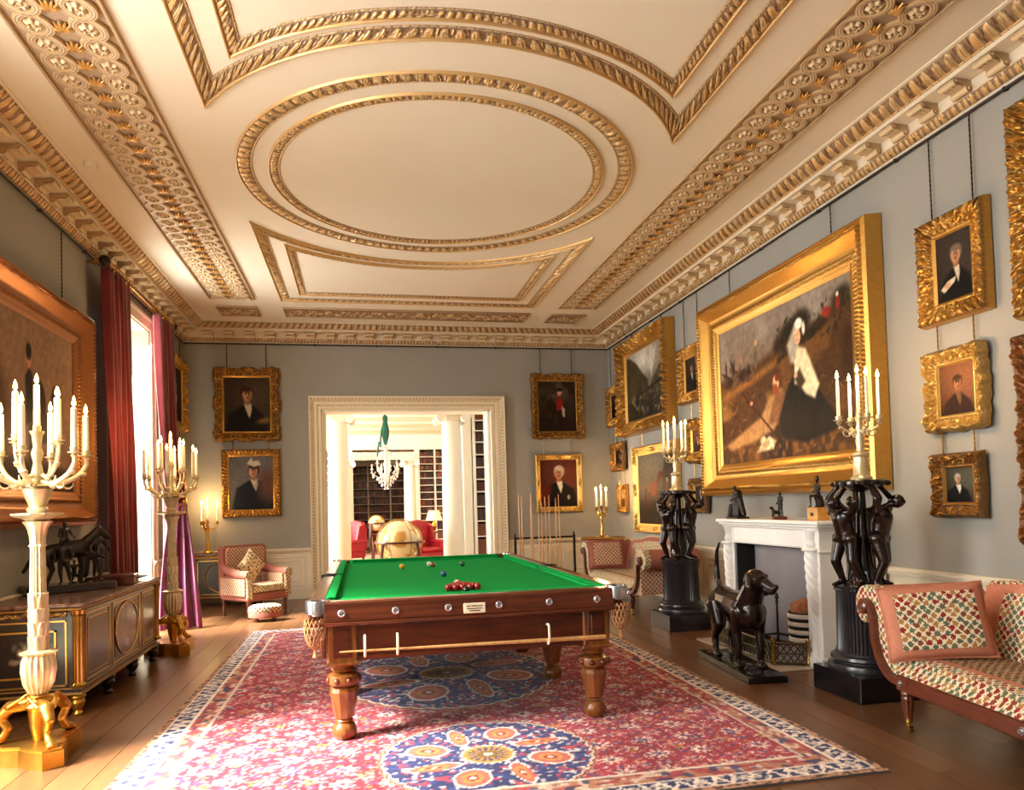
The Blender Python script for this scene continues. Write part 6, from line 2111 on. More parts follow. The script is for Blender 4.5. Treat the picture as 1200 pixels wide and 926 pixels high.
# ================================================================== CURTAINS
def drape(name, left, right, folds, amp, mname, parent, zs, nz=60, nu=90, gather=None):
    z = np.linspace(zs[0], zs[1], nz)
    def interp(tab):
        tab = sorted(tab)
        zz = [a[0] for a in tab]
        return np.stack([np.interp(z, zz, [a[1] for a in tab]), np.interp(z, zz, [a[2] for a in tab])], -1)
    Lp, Rp = interp(left), interp(right)
    k = np.ones(9) / 9
    def sm(p):
        q = np.vstack([np.repeat(p[:1], 4, 0), p, np.repeat(p[-1:], 4, 0)])
        return np.stack([np.convolve(q[:, i], k, 'valid') for i in (0, 1)], -1)
    Lp, Rp = sm(Lp), sm(Rp)
    u_ = np.linspace(0, 1, nu)
    P = np.zeros((nz, nu, 3))
    d = Rp - Lp
    ln = np.linalg.norm(d, axis=1)[:, None] + 1e-6
    nn = np.stack([d[:, 1], -d[:, 0]], -1) / ln
    U, Z = np.meshgrid(u_, z, indexing='xy')
    w_ = amp * (np.sin(2 * PI * folds * U + 0.4 * np.sin(Z * 1.3)) + 0.35 * np.sin(2 * PI * folds * 2.3 * U + Z * 0.8 + 1))
    for j in (0, 1):
        P[:, :, j] = Lp[:, j:j + 1] + d[:, j:j + 1] * u_[None, :] + nn[:, j:j + 1] * w_
    P[:, :, 2] = z[:, None]
    P[:, :, 2] += 0.012 * np.sin(2 * PI * folds * U) * (np.abs(Z - zs[0]) < 0.1)
    o = MB().grid(P).build(name, mname, parent, sharp=180)
    m_ = o.modifiers.new('thickness', 'SOLIDIFY')
    m_.thickness = 0.008
    return o


c1 = thing('curtain', 'dark red velvet curtain on the near side of the window, behind the commode', 'curtain', (0, 0, 0))
drape('drape', [(0.02, -2.66, 8.64), (1.0, -2.66, 8.62), (4.16, -2.68, 8.46)], [(0.02, -2.64, 9.34), (1.0, -2.64, 9.32), (2.6, -2.64, 9.26), (4.16, -2.66, 9.22)], 6, 0.045, 'velvet', c1, (4.16, 0.02))
c2 = thing('curtain', 'red velvet curtain on the far side of the window, swept aside over magenta lining', 'curtain', (0, 0, 0))
drape('drape', [(0.6, -2.62, 10.42), (1.5, -2.60, 10.52), (2.6, -2.64, 10.46), (4.16, -2.66, 10.38)], [(0.6, -2.30, 10.95), (1.5, -2.48, 11.10), (2.6, -2.60, 11.16), (4.16, -2.66, 11.22)], 6, 0.045, 'velvet', c2, (4.16, 0.55))
drape('lining', [(0.012, -2.56, 9.98), (0.5, -2.56, 10.02), (1.0, -2.57, 10.2), (1.62, -2.55, 10.5)], [(0.012, -2.06, 10.10), (0.5, -2.14, 10.25), (1.0, -2.26, 10.55), (1.62, -2.45, 10.95)], 3.5, 0.05, 'curtain_lining', c2, (1.62, 0.012), nz=50)
o = MB().tube(catmull([(-2.60, 10.46, 1.68), (-2.46, 10.7, 1.60), (-2.44, 10.95, 1.60), (-2.6, 11.16, 1.72)], 6), 0.02, 8).lathe([(0.0, 0.08), (0.03, 0.07), (0.035, 0.03), (0.02, 0.0), (0.03, -0.12), (0, -0.13)], 12, c=(-2.43, 10.82, 1.60)).build('tie_back', 'gilt', c2)
rod = thing('curtain_rod', 'gilt curtain pole with rings above the window', 'curtain rod', (XL, 9.87, 4.22))
MB().tube([(0.2, -1.42, 0), (0.2, 1.45, 0)], 0.026, 12).build('pole', 'brass', rod)
for y in (-1.42, 1.45):
    MB().sphere((0.2, y, 0), 0.06, 14, 8).build('finial', 'bronze_small', rod)
    MB().tube([(0.0, y * 0.96, 0), (0.2, y * 0.96, 0)], 0.018, 8).build('bracket', 'brass', rod)
for y in list(np.linspace(-1.32, -0.6, 7)) + list(np.linspace(0.55, 1.32, 7)):
    MB().tube([(0.2 + 0.045 * math.cos(a), y, 0.045 * math.sin(a) - 0.012) for a in np.linspace(0, 2 * PI, 18, endpoint=False)], 0.008, 6, closed=True).build('ring', 'brass', rod)

# ================================================================== FAR LEFT CORNER
fc = thing('side_cabinet', 'black side cabinet with gilt lines and oval door in the far corner', 'cabinet', (-2.22, 12.53, 0))
MB().box(-0.54, 0.54, -0.22, 0.22, 0.13, 0.80, 0.006).build('body', 'ebony_wood', fc)
MB().box(-0.56, 0.56, -0.245, 0.23, 0.80, 0.845, 0.01).build('marble_top', 'top_marble', fc)
MB().box(-0.55, 0.55, -0.232, -0.2, 0.755, 0.80, 0.006).build('top_moulding', 'frame_gold', fc)
MB().box(-0.55, 0.55, -0.232, -0.2, 0.13, 0.16, 0.006).build('base_moulding', 'frame_gold', fc)
for a, b_, ov in ((-0.51, -0.41, False), (-0.37, 0.37, True), (0.41, 0.51, False)):
    d_ = MB().box(a, b_, -0.228, -0.215, 0.18, 0.74, 0.003).build('door' if ov else 'stile', 'ebony_paint', fc)
    q = MB()
    gilt_rect(q, ('y', -0.228, -1), a + 0.01, b_ - 0.01, 0.19, 0.73, 0, 0.012, 0.008)
    if ov:
        q.tube(ovalring(('y', -0.232), 0, 0.46, 0.25, 0.24, 0.01), 0.012, 6, closed=True)
    q.build('gilt_border', 'brass', d_)
    if not ov:
        MB().sphere(((a + b_) / 2, -0.232, 0.42), 0.03, 10, 6).build('boss', 'brass', d_)
for x in (-0.48, 0.48):
    for y in (-0.17, 0.17):
        MB().lathe([(0.04, 0.13), (0.045, 0.1), (0.03, 0.05), (0.035, 0.02), (0.025, 0)], 12, c=(x, y, 0)).build('foot', 'ebony_wood', fc)


def small_candelabrum(x, y, z, label, clabel, cgroup, H, spread, n, mname, L=0.27, power=1.0, base=None, centre=True, rz=0.3):
    t = thing('candelabrum', label, 'candelabrum', (x, y, z))
    base = base or [(0.075, 0), (0.08, 0.012), (0.06, 0.03), (0.03, 0.05)]
    zb = base[-1][1]
    MB().lathe(base, 20).build('base', mname, t)
    MB().lathe([(base[-1][0], zb), (0.024, zb + 0.03), (0.032, zb + 0.08), (0.018, zb + 0.12), (0.022, H * 0.6), (0.03, H * 0.68), (0.02, H * 0.74), (0.028, H * 0.80), (0.016, H * 0.9), (0.03, H - 0.01), (0.032, H), (0.018, H + 0.005), (0.022, H + 0.03), (0, H + 0.03)], 16).build('stem', mname, t)
    spots = [(0, 0, H + 0.03)] if centre else []
    for k in range(n):
        spots.append(cup_arm(t, 0.02, H * 0.78, spread, H - 0.02, 2 * PI * k / n + rz, mname, 0.010, leaf=True, droop=0.05))
    for px, py, pz in spots:
        candle(x + px, y + py, z + pz, L, clabel, cgroup, 0.0125)
    glow(t, (0, 0, H + L + 0.02), CANDLE_W * power, 0.09)
    return t


small_candelabrum(-2.46, 12.5, 0.845, 'small gilt candelabrum on the black corner cabinet', 'lit candle in the gilt candelabrum on the corner cabinet', 'candles on the corner cabinet', 0.50, 0.15, 3, 'gilt', 0.29, 0.9)

# armchair
ac = thing('armchair', 'rose armchair in diamond-weave upholstery beside the doorway dado', 'armchair', (-1.56, 11.10, 0), 0.72)
ac.scale = (0.93, 0.93, 0.98)
MB().box(-0.36, 0.36, -0.38, 0.36, 0.24, 0.36, 0.02).build('seat_rail', 'rose_trim', ac)
MB().box(-0.28, 0.28, -0.39, 0.30, 0.36, 0.47, 0.04).build('seat_cushion', 'lattice', ac, uv=True)
MB().box(-0.27, 0.27, -0.395, -0.385, 0.37, 0.46, 0.004).build('seat_border', 'floral_small', ac, uv=True)
bk = [(-0.36, 0.3), (-0.38, 0.98), (-0.34, 1.02), (0.34, 1.02), (0.38, 0.98), (0.36, 0.3)]
o = MB().prism(bk, 0.24, 0.38, axis=1).build('backrest', 'rose_trim', ac, sharp=40)
q = MB().prism([(a * 0.88, 0.36 + (b_ - 0.3) * 0.88) for a, b_ in bk], 0.215, 0.242, axis=1).build('back_panel', 'lattice', o, uv=True)
for s in (-1, 1):
    arm = MB().box(s * 0.28, s * 0.38, -0.36, 0.30, 0.30, 0.60, 0.025)
    arm.tube(catmull([(s * 0.34, -0.39, 0.615), (s * 0.34, -0.1, 0.62), (s * 0.34, 0.2, 0.68), (s * 0.34, 0.3, 0.74)], 5), 0.065, 12)
    ao = arm.build('arm', 'rose_trim', ac)
    MB().box(s * 0.265, s * 0.281, -0.34, 0.24, 0.46, 0.60, 0.004).build('inner_panel', 'lattice', ao, uv=True)
    MB().box(s * 0.381, s * 0.39, -0.34, 0.30, 0.32, 0.56, 0.004).build('outer_panel', 'lattice', ao, uv=True)
    q = MB().box(s * 0.285, s * 0.385, -0.402, -0.36, 0.28, 0.60, 0.012)
    q.lathe([(0.0, 0.012), (0.03, 0.012), (0.068, 0.004), (0.068, 0.0)], 18, c=(0, 0, 0))
    v_last = q.v[-1]
    q.v[-1] = np.stack([v_last[:, 0] + s * 0.34, -0.40 - v_last[:, 2], v_last[:, 1] + 0.615], -1)
    q.build('arm_front', 'floral_small', ao, uv=True)
    for y in (-0.33, 0.32):
        MB().lathe([(0.03, 0.24), (0.036, 0.21), (0.024, 0.17), (0.030, 0.10), (0.018, 0.05), (0.024, 0.025), (0.02, 0)], 12, c=(s * 0.32, y, 0)).build('leg', 'mahogany', ac)


def pillow(name, w, h, d, front, edge, label=None, cat='cushion', loc=(0, 0, 0), rot=(0, 0, 0), border=0.0):
    n = 26
    u_, v_ = np.meshgrid(np.linspace(-1, 1, n), np.linspace(-1, 1, n), indexing='ij')
    bulge = ((1 - u_ ** 4) * (1 - v_ ** 4)) ** 0.45
    pin = 1 - 0.06 * (1 - np.abs(u_) ** 2) * np.abs(v_) ** 4 - 0.0
    X, Z = u_ * w / 2 * (1 - 0.05 * (1 - v_ ** 2) * (np.abs(u_) ** 6)), v_ * h / 2 * (1 - 0.05 * (1 - u_ ** 2) * (np.abs(v_) ** 6))
    t = thing(name, label, cat, loc)
    t.rotation_euler = rot
    F, B = np.stack([X, -d * bulge, Z], -1), np.stack([X, d * bulge, Z], -1)
    if border:
        k = int(round(n * border))
        MB().grid(F).grid(B).build('cover', edge, t, sharp=180, uv=True)
        MB().grid(F[k:n - k, k:n - k] + np.array([0, -0.004, 0])).build('panel', front, t, sharp=180, uv=True)
    else:
        MB().grid(F).grid(B).build('cover', front, t, sharp=180, uv=True)
    per = np.vstack([np.stack([X[:, 0], 0 * X[:, 0], Z[:, 0]], -1), np.stack([X[-1, 1:], 0 * X[-1, 1:], Z[-1, 1:]], -1), np.stack([X[::-1, -1][1:], 0 * X[1:, 0], Z[::-1, -1][1:]], -1), np.stack([X[0, ::-1][1:-1], 0 * X[0, 1:-1], Z[0, ::-1][1:-1]], -1)])
    MB().tube(per, 0.009, 6, closed=True).build('piping', edge, t, uv=True)
    return t


fx_, fy_ = math.sin(1.02), -math.cos(1.02)
mat_floral('needle_cream', (222, 200, 156), [(110, 70, 48), (140, 96, 60), (90, 84, 60)], cell=0.05, randomness=0.9, petal=0.30)
pillow('cushion', 0.34, 0.34, 0.06, 'needle_cream', 'needlework', 'cream needlework cushion set diamond-wise on the rose armchair', 'cushion', (-1.60, 11.15, 0.715), (-0.22, PI / 4, 0.72))
# footstool
fs = thing('footstool', 'small oval footstool with rose floral cover in front of the armchair', 'footstool', (-1.33, 10.42, 0), 0.2)
MB().lathe([(0.19, 0.05), (0.215, 0.06), (0.22, 0.12), (0.215, 0.13)], 36, sy=0.72).build('frame', 'rose_trim', fs)
MB().lathe([(0.214, 0.13), (0.222, 0.15), (0.21, 0.20), (0.16, 0.225), (0.0, 0.235)], 36, sy=0.72).build('seat', 'floral', fs, uv=True)
for k in range(4):
    a = PI / 4 + k * PI / 2
    MB().lathe([(0.018, 0.05), (0.024, 0.03), (0.015, 0.0)], 10, c=(0.16 * math.cos(a), 0.115 * math.sin(a), 0)).build('foot', 'mahogany', fs)
# ================================================================== FIREPLACE
FX, FY0, FY1, FH = 3.76, 5.56, 7.24, 1.265
OY0, OY1, OZ = 5.76, 7.02, 1.02
fp = thing('fireplace', 'white marble chimneypiece with carved pilasters below the huge painting', 'fireplace', ((FX + XR) / 2, (FY0 + FY1) / 2, 0))
TF = Matrix.Translation((-(FX + XR) / 2, -(FY0 + FY1) / 2, 0))
XB = XR - 0.062
MB().box(FX + 0.03, XB, FY0 + 0.02, OY0 - 0.0, 0, FH - 0.06, 0.006).box(FX + 0.03, XB, OY1, FY1 - 0.02, 0, FH - 0.06, 0.006).box(FX + 0.03, XB, OY0, OY1, OZ, FH - 0.06, 0.004).move(TF).build('surround', 'white_marble', fp)
MB().box(FX - 0.035, XB, FY0 - 0.06, FY1 + 0.06, FH - 0.035, FH, 0.008).box(FX - 0.015, XB, FY0 - 0.035, FY1 + 0.035, FH - 0.06, FH - 0.035, 0.008).box(FX + 0.005, XB, FY0 - 0.01, FY1 + 0.01, FH - 0.085, FH - 0.06, 0.01).move(TF).build('mantel_shelf', 'white_marble', fp)
MB().box(FX + 0.018, FX + 0.05, OY0 - 0.03, OY1 + 0.03, OZ, OZ + 0.025, 0.006).box(FX + 0.018, FX + 0.05, OY0 - 0.03, OY0, 0, OZ, 0.006).box(FX + 0.018, FX + 0.05, OY1, OY1 + 0.03, 0, OZ, 0.006).move(TF).build('opening_border', 'white_marble', fp)
q = MB().box(FX + 0.2, XB, FY0 + 0.012, FY0 + 0.03, 0.12, 0.96, 0.004)
q.move(TF)
q.build('side_panel', 'white_marble', fp)
MB().box(FX + 0.01, XB, FY0 + 0.01, OY0 - 0.0, 0, 0.1, 0.005).box(FX + 0.01, XB, OY1, FY1 - 0.01, 0, 0.1, 0.005).move(TF).build('plinth', 'white_marble', fp)
MB().box(FX + 0.015, XB, FY0 + 0.005, FY0 + 0.03, 0.985, 1.01, 0.006).move(TF).build('side_moulding', 'white_marble', fp)
for yc in (5.675, 7.125):
    # tapering scaly herm on a turned foot
    zs = np.linspace(0.26, 1.0, 90)
    a = np.linspace(PI / 2, 3 * PI / 2, 25)
    Z, A = np.meshgrid(zs, a, indexing='ij')
    R = np.interp(zs, [0.26, 0.4, 0.9, 1.0], [0.032, 0.042, 0.066, 0.070])[:, None] * np.ones_like(A)
    R = R + 0.009 * np.sin((Z * 75 + A * 5)) * np.sin(np.clip((Z - 0.3) / 0.7, 0, 1) * PI) ** 0.3
    P = np.stack([FX + 0.035 + R * np.cos(A), yc + R * np.sin(A) * 1.05, Z], -1)
    pil = MB().grid(P).lathe([(0.05, 0.1), (0.052, 0.12), (0.03, 0.15), (0.042, 0.20), (0.028, 0.235), (0.038, 0.26), (0.0, 0.262)], 20, c=(FX + 0.03, yc, 0)).box(FX - 0.03, FX + 0.06, yc - 0.08, yc + 0.08, 0, 0.1, 0.008).box(FX - 0.03, FX + 0.06, yc - 0.08, yc + 0.08, 1.0, 1.03, 0.008)
    pil.move(TF)
    po = pil.build('pilaster', 'white_marble', fp, sharp=60)
    MB().lathe([(0.04, 1.03), (0.055, 1.06), (0.035, 1.10), (0.05, 1.15), (0.058, 1.18)], 20, c=(FX + 0.03, yc, 0)).move(TF).build('console', 'white_marble', po)
MB().box(FX + 0.05, XB, OY0 - 0.001, OY0 + 0.012, 0, OZ).box(FX + 0.05, XB, OY1 - 0.012, OY1 + 0.001, 0, OZ).box(FX + 0.05, XB, OY0, OY1, OZ - 0.01, OZ).box(XB - 0.02, XB, OY0, OY1, 0, OZ).move(TF).build('firebox', 'soot', fp, smooth=False)
MB().box(FX + 0.16, FX + 0.18, OY0 + 0.02, OY1 - 0.17, 0.1, OZ - 0.02, 0.004).move(TF).build('fireboard', 'grey_board', fp)
struct(MB().box(3.40, FX + 0.0, 5.62, 7.18, 0.0015, 0.018, 0.004).build('trim_10', 'hearth_stone'))
# fender
mat('fender_metal', (70, 58, 40), (92, 76, 50), rough=0.35, metal=0.8)
fd = thing('fender', 'low pierced brass and steel fender around the hearth', 'fender', (3.56, 6.4, 0.018))
pts = [(0.17, -0.70), (-0.08, -0.56), (-0.08, 0.56), (0.17, 0.70)]
for (x0, y0), (x1, y1), nm in ((pts[0], pts[1], 'end_panel'), (pts[1], pts[2], 'front_panel'), (pts[2], pts[3], 'end_panel')):
    d = np.array([x1 - x0, y1 - y0])
    L = np.linalg.norm(d)
    d /= L
    q = MB()
    pt = lambda s, z: (x0 + d[0] * s, y0 + d[1] * s, z)
    for z in (0.015, 0.10, 0.185):
        q.tube([pt(0, z), pt(L, z)], 0.012 if z != 0.10 else 0.006, 6)
    n = int(L / 0.055)
    for i in range(n):
        s0, s1 = L * i / n, L * (i + 1) / n
        q.tube([pt(s0, 0.02), pt(s1, 0.10), pt(s0, 0.18)], 0.005, 4).tube([pt(s1, 0.02), pt(s0, 0.10), pt(s1, 0.18)], 0.005, 4)
    po = q.build(nm, 'fender_metal', fd)
    back = [(x0 + 0.012, y0), (x1 + 0.012, y1), (x1 + 0.018, y1), (x0 + 0.018, y0)]
    MB().prism(back, 0.012, 0.185).build('backing', 'silver' if nm == 'end_panel' else 'dark_iron', po, smooth=False)
for x, y in pts:
    MB().lathe([(0.02, 0), (0.022, 0.03), (0.012, 0.05), (0.016, 0.19), (0.02, 0.2), (0.016, 0.225), (0, 0.235)], 10, c=(x, y, 0)).build('post', 'brass', fd)
# log basket
lb = thing('log_basket', 'round banded basket heaped with logs inside the fireplace', 'basket', (3.87, 5.95, 0.0))
zb = 0.16
MB().lathe([(0.0, zb), (0.12, zb), (0.135, zb + 0.1), (0.14, zb + 0.28), (0.125, zb + 0.28), (0.0, zb + 0.2)], 28).build('basket', 'soot', lb)
for k in range(4):
    z = zb + 0.02 + k * 0.07
    r = 0.132 + 0.003 * k
    MB().lathe([(r, z), (r + 0.008, z + 0.008), (r + 0.008, z + 0.032), (r, z + 0.04)], 28).build('band', 'plastic_white', lb)
MB().lathe([(0.10, 0), (0.11, 0.02), (0.05, 0.05), (0.05, 0.16), (0.12, zb)], 20).build('stand', 'dark_iron', lb)
for k in range(9):
    a = k * 2.4
    r = 0.07 if k else 0
    zz = zb + 0.29 + 0.035 * (k % 3)
    c = np.array([r * math.cos(a), r * math.sin(a), zz])
    d = np.array([math.cos(a + 1.4), math.sin(a + 1.4), 0.3]) * 0.06
    MB().tube([c - d, c + d], [0.034, 0.03], 9).build('log', 'log_bark', lb)
MB().sphere((0, 0, zb + 0.30), (0.12, 0.12, 0.10), 14, 8).build('kindling', 'log_bark', lb)
ft = thing('fire_iron', 'black iron fire tool with ball finial leaning by the log basket', 'fire iron', (3.80, 6.28, 0.018))
MB().lathe([(0.06, 0), (0.05, 0.015), (0.012, 0.03), (0.010, 0.46), (0.02, 0.47), (0.010, 0.49), (0.022, 0.52), (0.012, 0.55), (0, 0.57)], 12).build('shaft', 'dark_iron', ft)
MB().tube([(-0.1, 0.08, 0.16), (0, 0, 0.18), (0.1, -0.08, 0.16)], 0.012, 6).build('crossbar', 'dark_iron', ft)

# statuettes on the mantelshelf
SEAT = dict(STAND)
SEAT.update(hip_l=(-0.07, 0.02, 0.40), kn_l=(-0.10, -0.22, 0.42), an_l=(-0.1, -0.2, 0.06), to_l=(-0.1, -0.3, 0.03), hip_r=(0.07, 0.02, 0.40), kn_r=(0.12, -0.2, 0.4), an_r=(0.14, -0.12, 0.06), to_r=(0.15, -0.22, 0.03), pelvis=(0, 0.02, 0.42), chest=(0, 0, 0.66))
t = thing('bronze_statuette', 'dark bronze robed figure with trailing cloak on the far end of the mantelshelf', 'sculpture', (3.86, 7.10, FH), -PI / 2)
MB().box(-0.10, 0.16, -0.07, 0.07, 0, 0.018, 0.005).build('base', 'bronze_small', t)
f = statue_human('figure', 0.34, STAND, 'bronze_small', t, extra=[('c', (0.0, 0.03, 0.25), (0.0, 0.03, 0.03), 0.045, 0.065), ('c', (0.03, 0.03, 0.22), (0.12, 0.03, 0.03), 0.03, 0.025), ('c', (-0.05, -0.02, 0.12), (-0.07, -0.03, 0.02), 0.03, 0.03)])
f.location.z = 0.012
t = thing('bronze_statuette', 'tiny bronze man with dog at his side in the middle of the mantelshelf', 'sculpture', (3.86, 6.27, FH), -PI / 2)
MB().lathe([(0.085, 0), (0.09, 0.012), (0.075, 0.03), (0, 0.032)], 24, sy=0.7).build('base', 'mahogany', t)
f = statue_human('figure', 0.235, STAND, 'bronze_small', t, voxel=0.0045)
f.location = (0.02, 0, 0.027)
organic('hound', [('c', (-0.05, 0.02, 0.065), (-0.05, -0.03, 0.075), 0.018, 0.02), ('c', (-0.05, -0.035, 0.085), (-0.05, -0.05, 0.115), 0.014, 0.013), ('c', (-0.05, -0.05, 0.115), (-0.05, -0.075, 0.108), 0.012, 0.007), ('c', (-0.062, -0.035, 0.07), (-0.062, -0.04, 0.03), 0.008, 0.007), ('c', (-0.038, -0.035, 0.07), (-0.038, -0.04, 0.03), 0.008, 0.007), ('c', (-0.06, 0.025, 0.06), (-0.06, 0.03, 0.03), 0.010, 0.007), ('c', (-0.04, 0.025, 0.06), (-0.04, 0.03, 0.03), 0.010, 0.007), ('c', (-0.05, 0.035, 0.07), (-0.05, 0.06, 0.05), 0.006, 0.004)], 0.0045, 'bronze_small', t, 2)
t = thing('bronze_statuette', 'bronze figure on yellow marble block at the near end of the mantelshelf', 'sculpture', (3.86, 5.67, FH), -PI / 2)
MB().box(-0.075, 0.075, -0.06, 0.06, 0, 0.115, 0.005).build('marble_block', 'yellow_marble', t)
MB().box(-0.02, 0.02, -0.066, -0.06, 0.04, 0.07, 0.004).build('badge', 'bronze_small', t)
f = statue_human('figure', 0.25, SEAT, 'bronze_small', t, voxel=0.0045, extra=[('c', (0, 0.02, 0.08), (0, 0.02, 0.02), 0.03, 0.04), ('c', (0.0, 0.0, 0.245), (0, 0, 0.265), 0.02, 0.016)])
f.location.z = 0.112

# ================================================================== PEDESTALS WITH BRONZE BOYS
BOY = dict(pelvis=(0, 0.02, 0.50), chest=(0, 0.0, 0.69), neck=(0, 0.0, 0.775), head=(0.04, -0.10, 0.845), sh_l=(-0.115, 0.0, 0.745), el_l=(-0.155, 0.0, 0.87), ha_l=(-0.10, 0.06, 0.985), sh_r=(0.115, 0.0, 0.745), el_r=(0.19, -0.02, 0.85), ha_r=(0.12, 0.06, 0.985), hip_l=(-0.06, 0.02, 0.48), kn_l=(-0.07, -0.045, 0.26), an_l=(-0.075, 0.02, 0.045), to_l=(-0.085, -0.07, 0.022), hip_r=(0.06, 0.02, 0.48), kn_r=(0.085, -0.01, 0.26), an_r=(0.12, 0.05, 0.045), to_r=(0.15, -0.04, 0.022))
boy_src = None


def pedestal(x, y, label, rot):
    global boy_src
    t = thing('pedestal', label, 'pedestal', (x, y, 0), 0)
    MB().box(-0.275, 0.275, -0.275, 0.275, 0, 0.185, 0.006).build('plinth', 'black_marble', t)
    MB().lathe([(0.275, 0.185), (0.28, 0.205), (0.27, 0.232), (0.235, 0.242), (0.235, 0.255), (0.255, 0.268), (0.25, 0.288), (0.222, 0.298), (0.222, 0.312), (0.215, 0.318)], 40).build('base_moulding', 'ebony_paint', t)
    MB().lathe([(0.212, 0.318), (0.212, 0.335), (0.206, 0.345), (0.200, 0.75), (0.204, 0.762), (0.215, 0.768), (0.215, 0.782), (0.19, 0.795), (0, 0.80)], 144, flute=48, fdepth=0.055).build('fluted_drum', 'ebony_paint', t, sharp=25)
    organic('trunk', [('c', (0, 0, 0.82), (0, 0, 1.15), 0.085, 0.055), ('c', (0, 0, 1.15), (0, 0, 1.5), 0.045, 0.035), ('e', (0, 0, 0.80), (0.15, 0.15, 0.03))] + [('c', (0.09 * math.cos(a), 0.09 * math.sin(a), 0.80), (0.04 * math.cos(a), 0.04 * math.sin(a), 1.0), 0.025, 0.02) for a in np.linspace(0, 2 * PI, 7, endpoint=False)], 0.012, 'bronze', t, 3)
    for k in range(3):
        a = rot + 2 * PI * k / 3
        if boy_src is None:
            boy_src = statue_human('figure', 0.755, BOY, 'bronze', t, voxel=0.0095)
            o = boy_src
        else:
            o = inst(boy_src, 'figure', (0, 0, 0), parent=t)
        o.location = (0.125 * math.cos(a), 0.125 * math.sin(a), 0.792)
        o.rotation_euler = (0.06, 0, a + PI / 2 + 0.2)
        o.scale = (1.2, 1.18, 1.0)
    q = MB().lathe([(0.05, 1.50), (0.10, 1.53), (0.185, 1.548), (0.195, 1.556), (0.195, 1.578), (0.18, 1.588), (0, 1.59)], 36)
    for k in range(18):
        a = 2 * PI * k / 18
        q.sphere((0.19 * math.cos(a), 0.19 * math.sin(a), 1.56), 0.02, 8, 5)
    q.build('top_plate', 'bronze', t)
    return t


pedestal(3.665, 4.855, 'black fluted pedestal with bronze boys beside the near sofa', 0.93)
pedestal(3.60, 7.96, 'black fluted pedestal with bronze boys in front of the horse painting', 1.147)
cb = [(0.075, 0), (0.078, 0.015), (0.062, 0.03), (0.055, 0.04), (0.05, 0.17), (0.062, 0.185), (0.058, 0.2), (0.03, 0.215)]
small_candelabrum(3.68, 4.855, 1.59, 'gilt and marble candelabrum on the pedestal beside the near sofa', 'lit white candle in the candelabrum before the near edge of the huge painting', 'candles on the near pedestal', 0.475, 0.15, 4, 'gilt_white', 0.30, 1.3, cb, True, -0.25)
small_candelabrum(3.585, 7.96, 1.59, 'gilt and marble candelabrum on the pedestal by the horse painting', 'lit white candle in the candelabrum before the horse painting', 'candles on the far pedestal', 0.475, 0.135, 5, 'gilt_white', 0.29, 1.2, cb, True, 0.5)

# ================================================================== BRONZE DOG
dg_ = thing('dog_statue', 'life-size dark bronze hound statue standing before the fireplace', 'sculpture', (3.175, 5.885, 0), -0.10)
MB().box(-0.165, 0.165, -0.57, 0.57, 0, 0.055, 0.006).build('base', 'black_marble', dg_)
gx, gy = np.meshgrid(np.linspace(-0.15, 0.15, 14), np.linspace(-0.55, 0.55, 44), indexing='ij')
MB().grid(np.stack([gx, gy, 0.056 + 0.022 * vnoise(gx * 22 + 5, gy * 22 + 8) * np.clip((0.15 - np.abs(gx)) / 0.03, 0, 1) * np.clip((0.55 - np.abs(gy)) / 0.05, 0, 1)], -1)).build('ground', 'bronze', dg_, sharp=180)
B0 = 0.062


def Z(v):
    return v + B0


hx, hy, hz_ = 0.02, -0.36, Z(0.735)
ct, st_ = math.cos(0.55), math.sin(0.55)       # head turned toward the fire


def Hd(x, y, z):
    """head-local: -y is the muzzle"""
    x, y, z = x * 1.22, y * 1.12, z * 1.22
    return (hx + x * ct - y * st_, hy + x * st_ + y * ct, hz_ + z)


dog = [('c', (0, 0.27, Z(0.505)), (0, 0.05, Z(0.50)), 0.095, 0.098), ('c', (0, 0.05, Z(0.50)), (0, -0.20, Z(0.485)), 0.098, 0.128), ('e', (0, -0.22, Z(0.47)), (0.118, 0.15, 0.152)), ('e', (0, -0.30, Z(0.45)), (0.095, 0.085, 0.12)), ('e', (0, 0.29, Z(0.50)), (0.108, 0.115, 0.112)),
       ('c', (0, -0.26, Z(0.54)), (hx * 0.7, -0.335, Z(0.68)), 0.098, 0.078), ('e', (hx, hy, hz_), (0.093, 0.092, 0.086)),
       ('c', Hd(0, -0.05, -0.012), Hd(0, -0.135, -0.05), 0.050, 0.036), ('e', Hd(0, -0.165, -0.036), (0.026, 0.022, 0.022)), ('c', Hd(0.018, -0.09, -0.06), Hd(0.014, -0.14, -0.072), 0.026, 0.020), ('c', Hd(-0.018, -0.09, -0.06), Hd(-0.014, -0.14, -0.072), 0.026, 0.020), ('e', Hd(0.03, -0.062, 0.03), (0.022, 0.022, 0.018)), ('e', Hd(-0.03, -0.062, 0.03), (0.022, 0.022, 0.018)),
       ('c', (0, 0.37, Z(0.56)), (0.0, 0.425, Z(0.66)), 0.032, 0.026), ('c', (0, 0.425, Z(0.66)), (0.0, 0.435, Z(0.80)), 0.026, 0.021), ('c', (0, 0.435, Z(0.80)), (0.0, 0.415, Z(0.93)), 0.021, 0.016), ('c', (0, 0.415, Z(0.93)), (0.01, 0.37, Z(1.01)), 0.016, 0.009)]
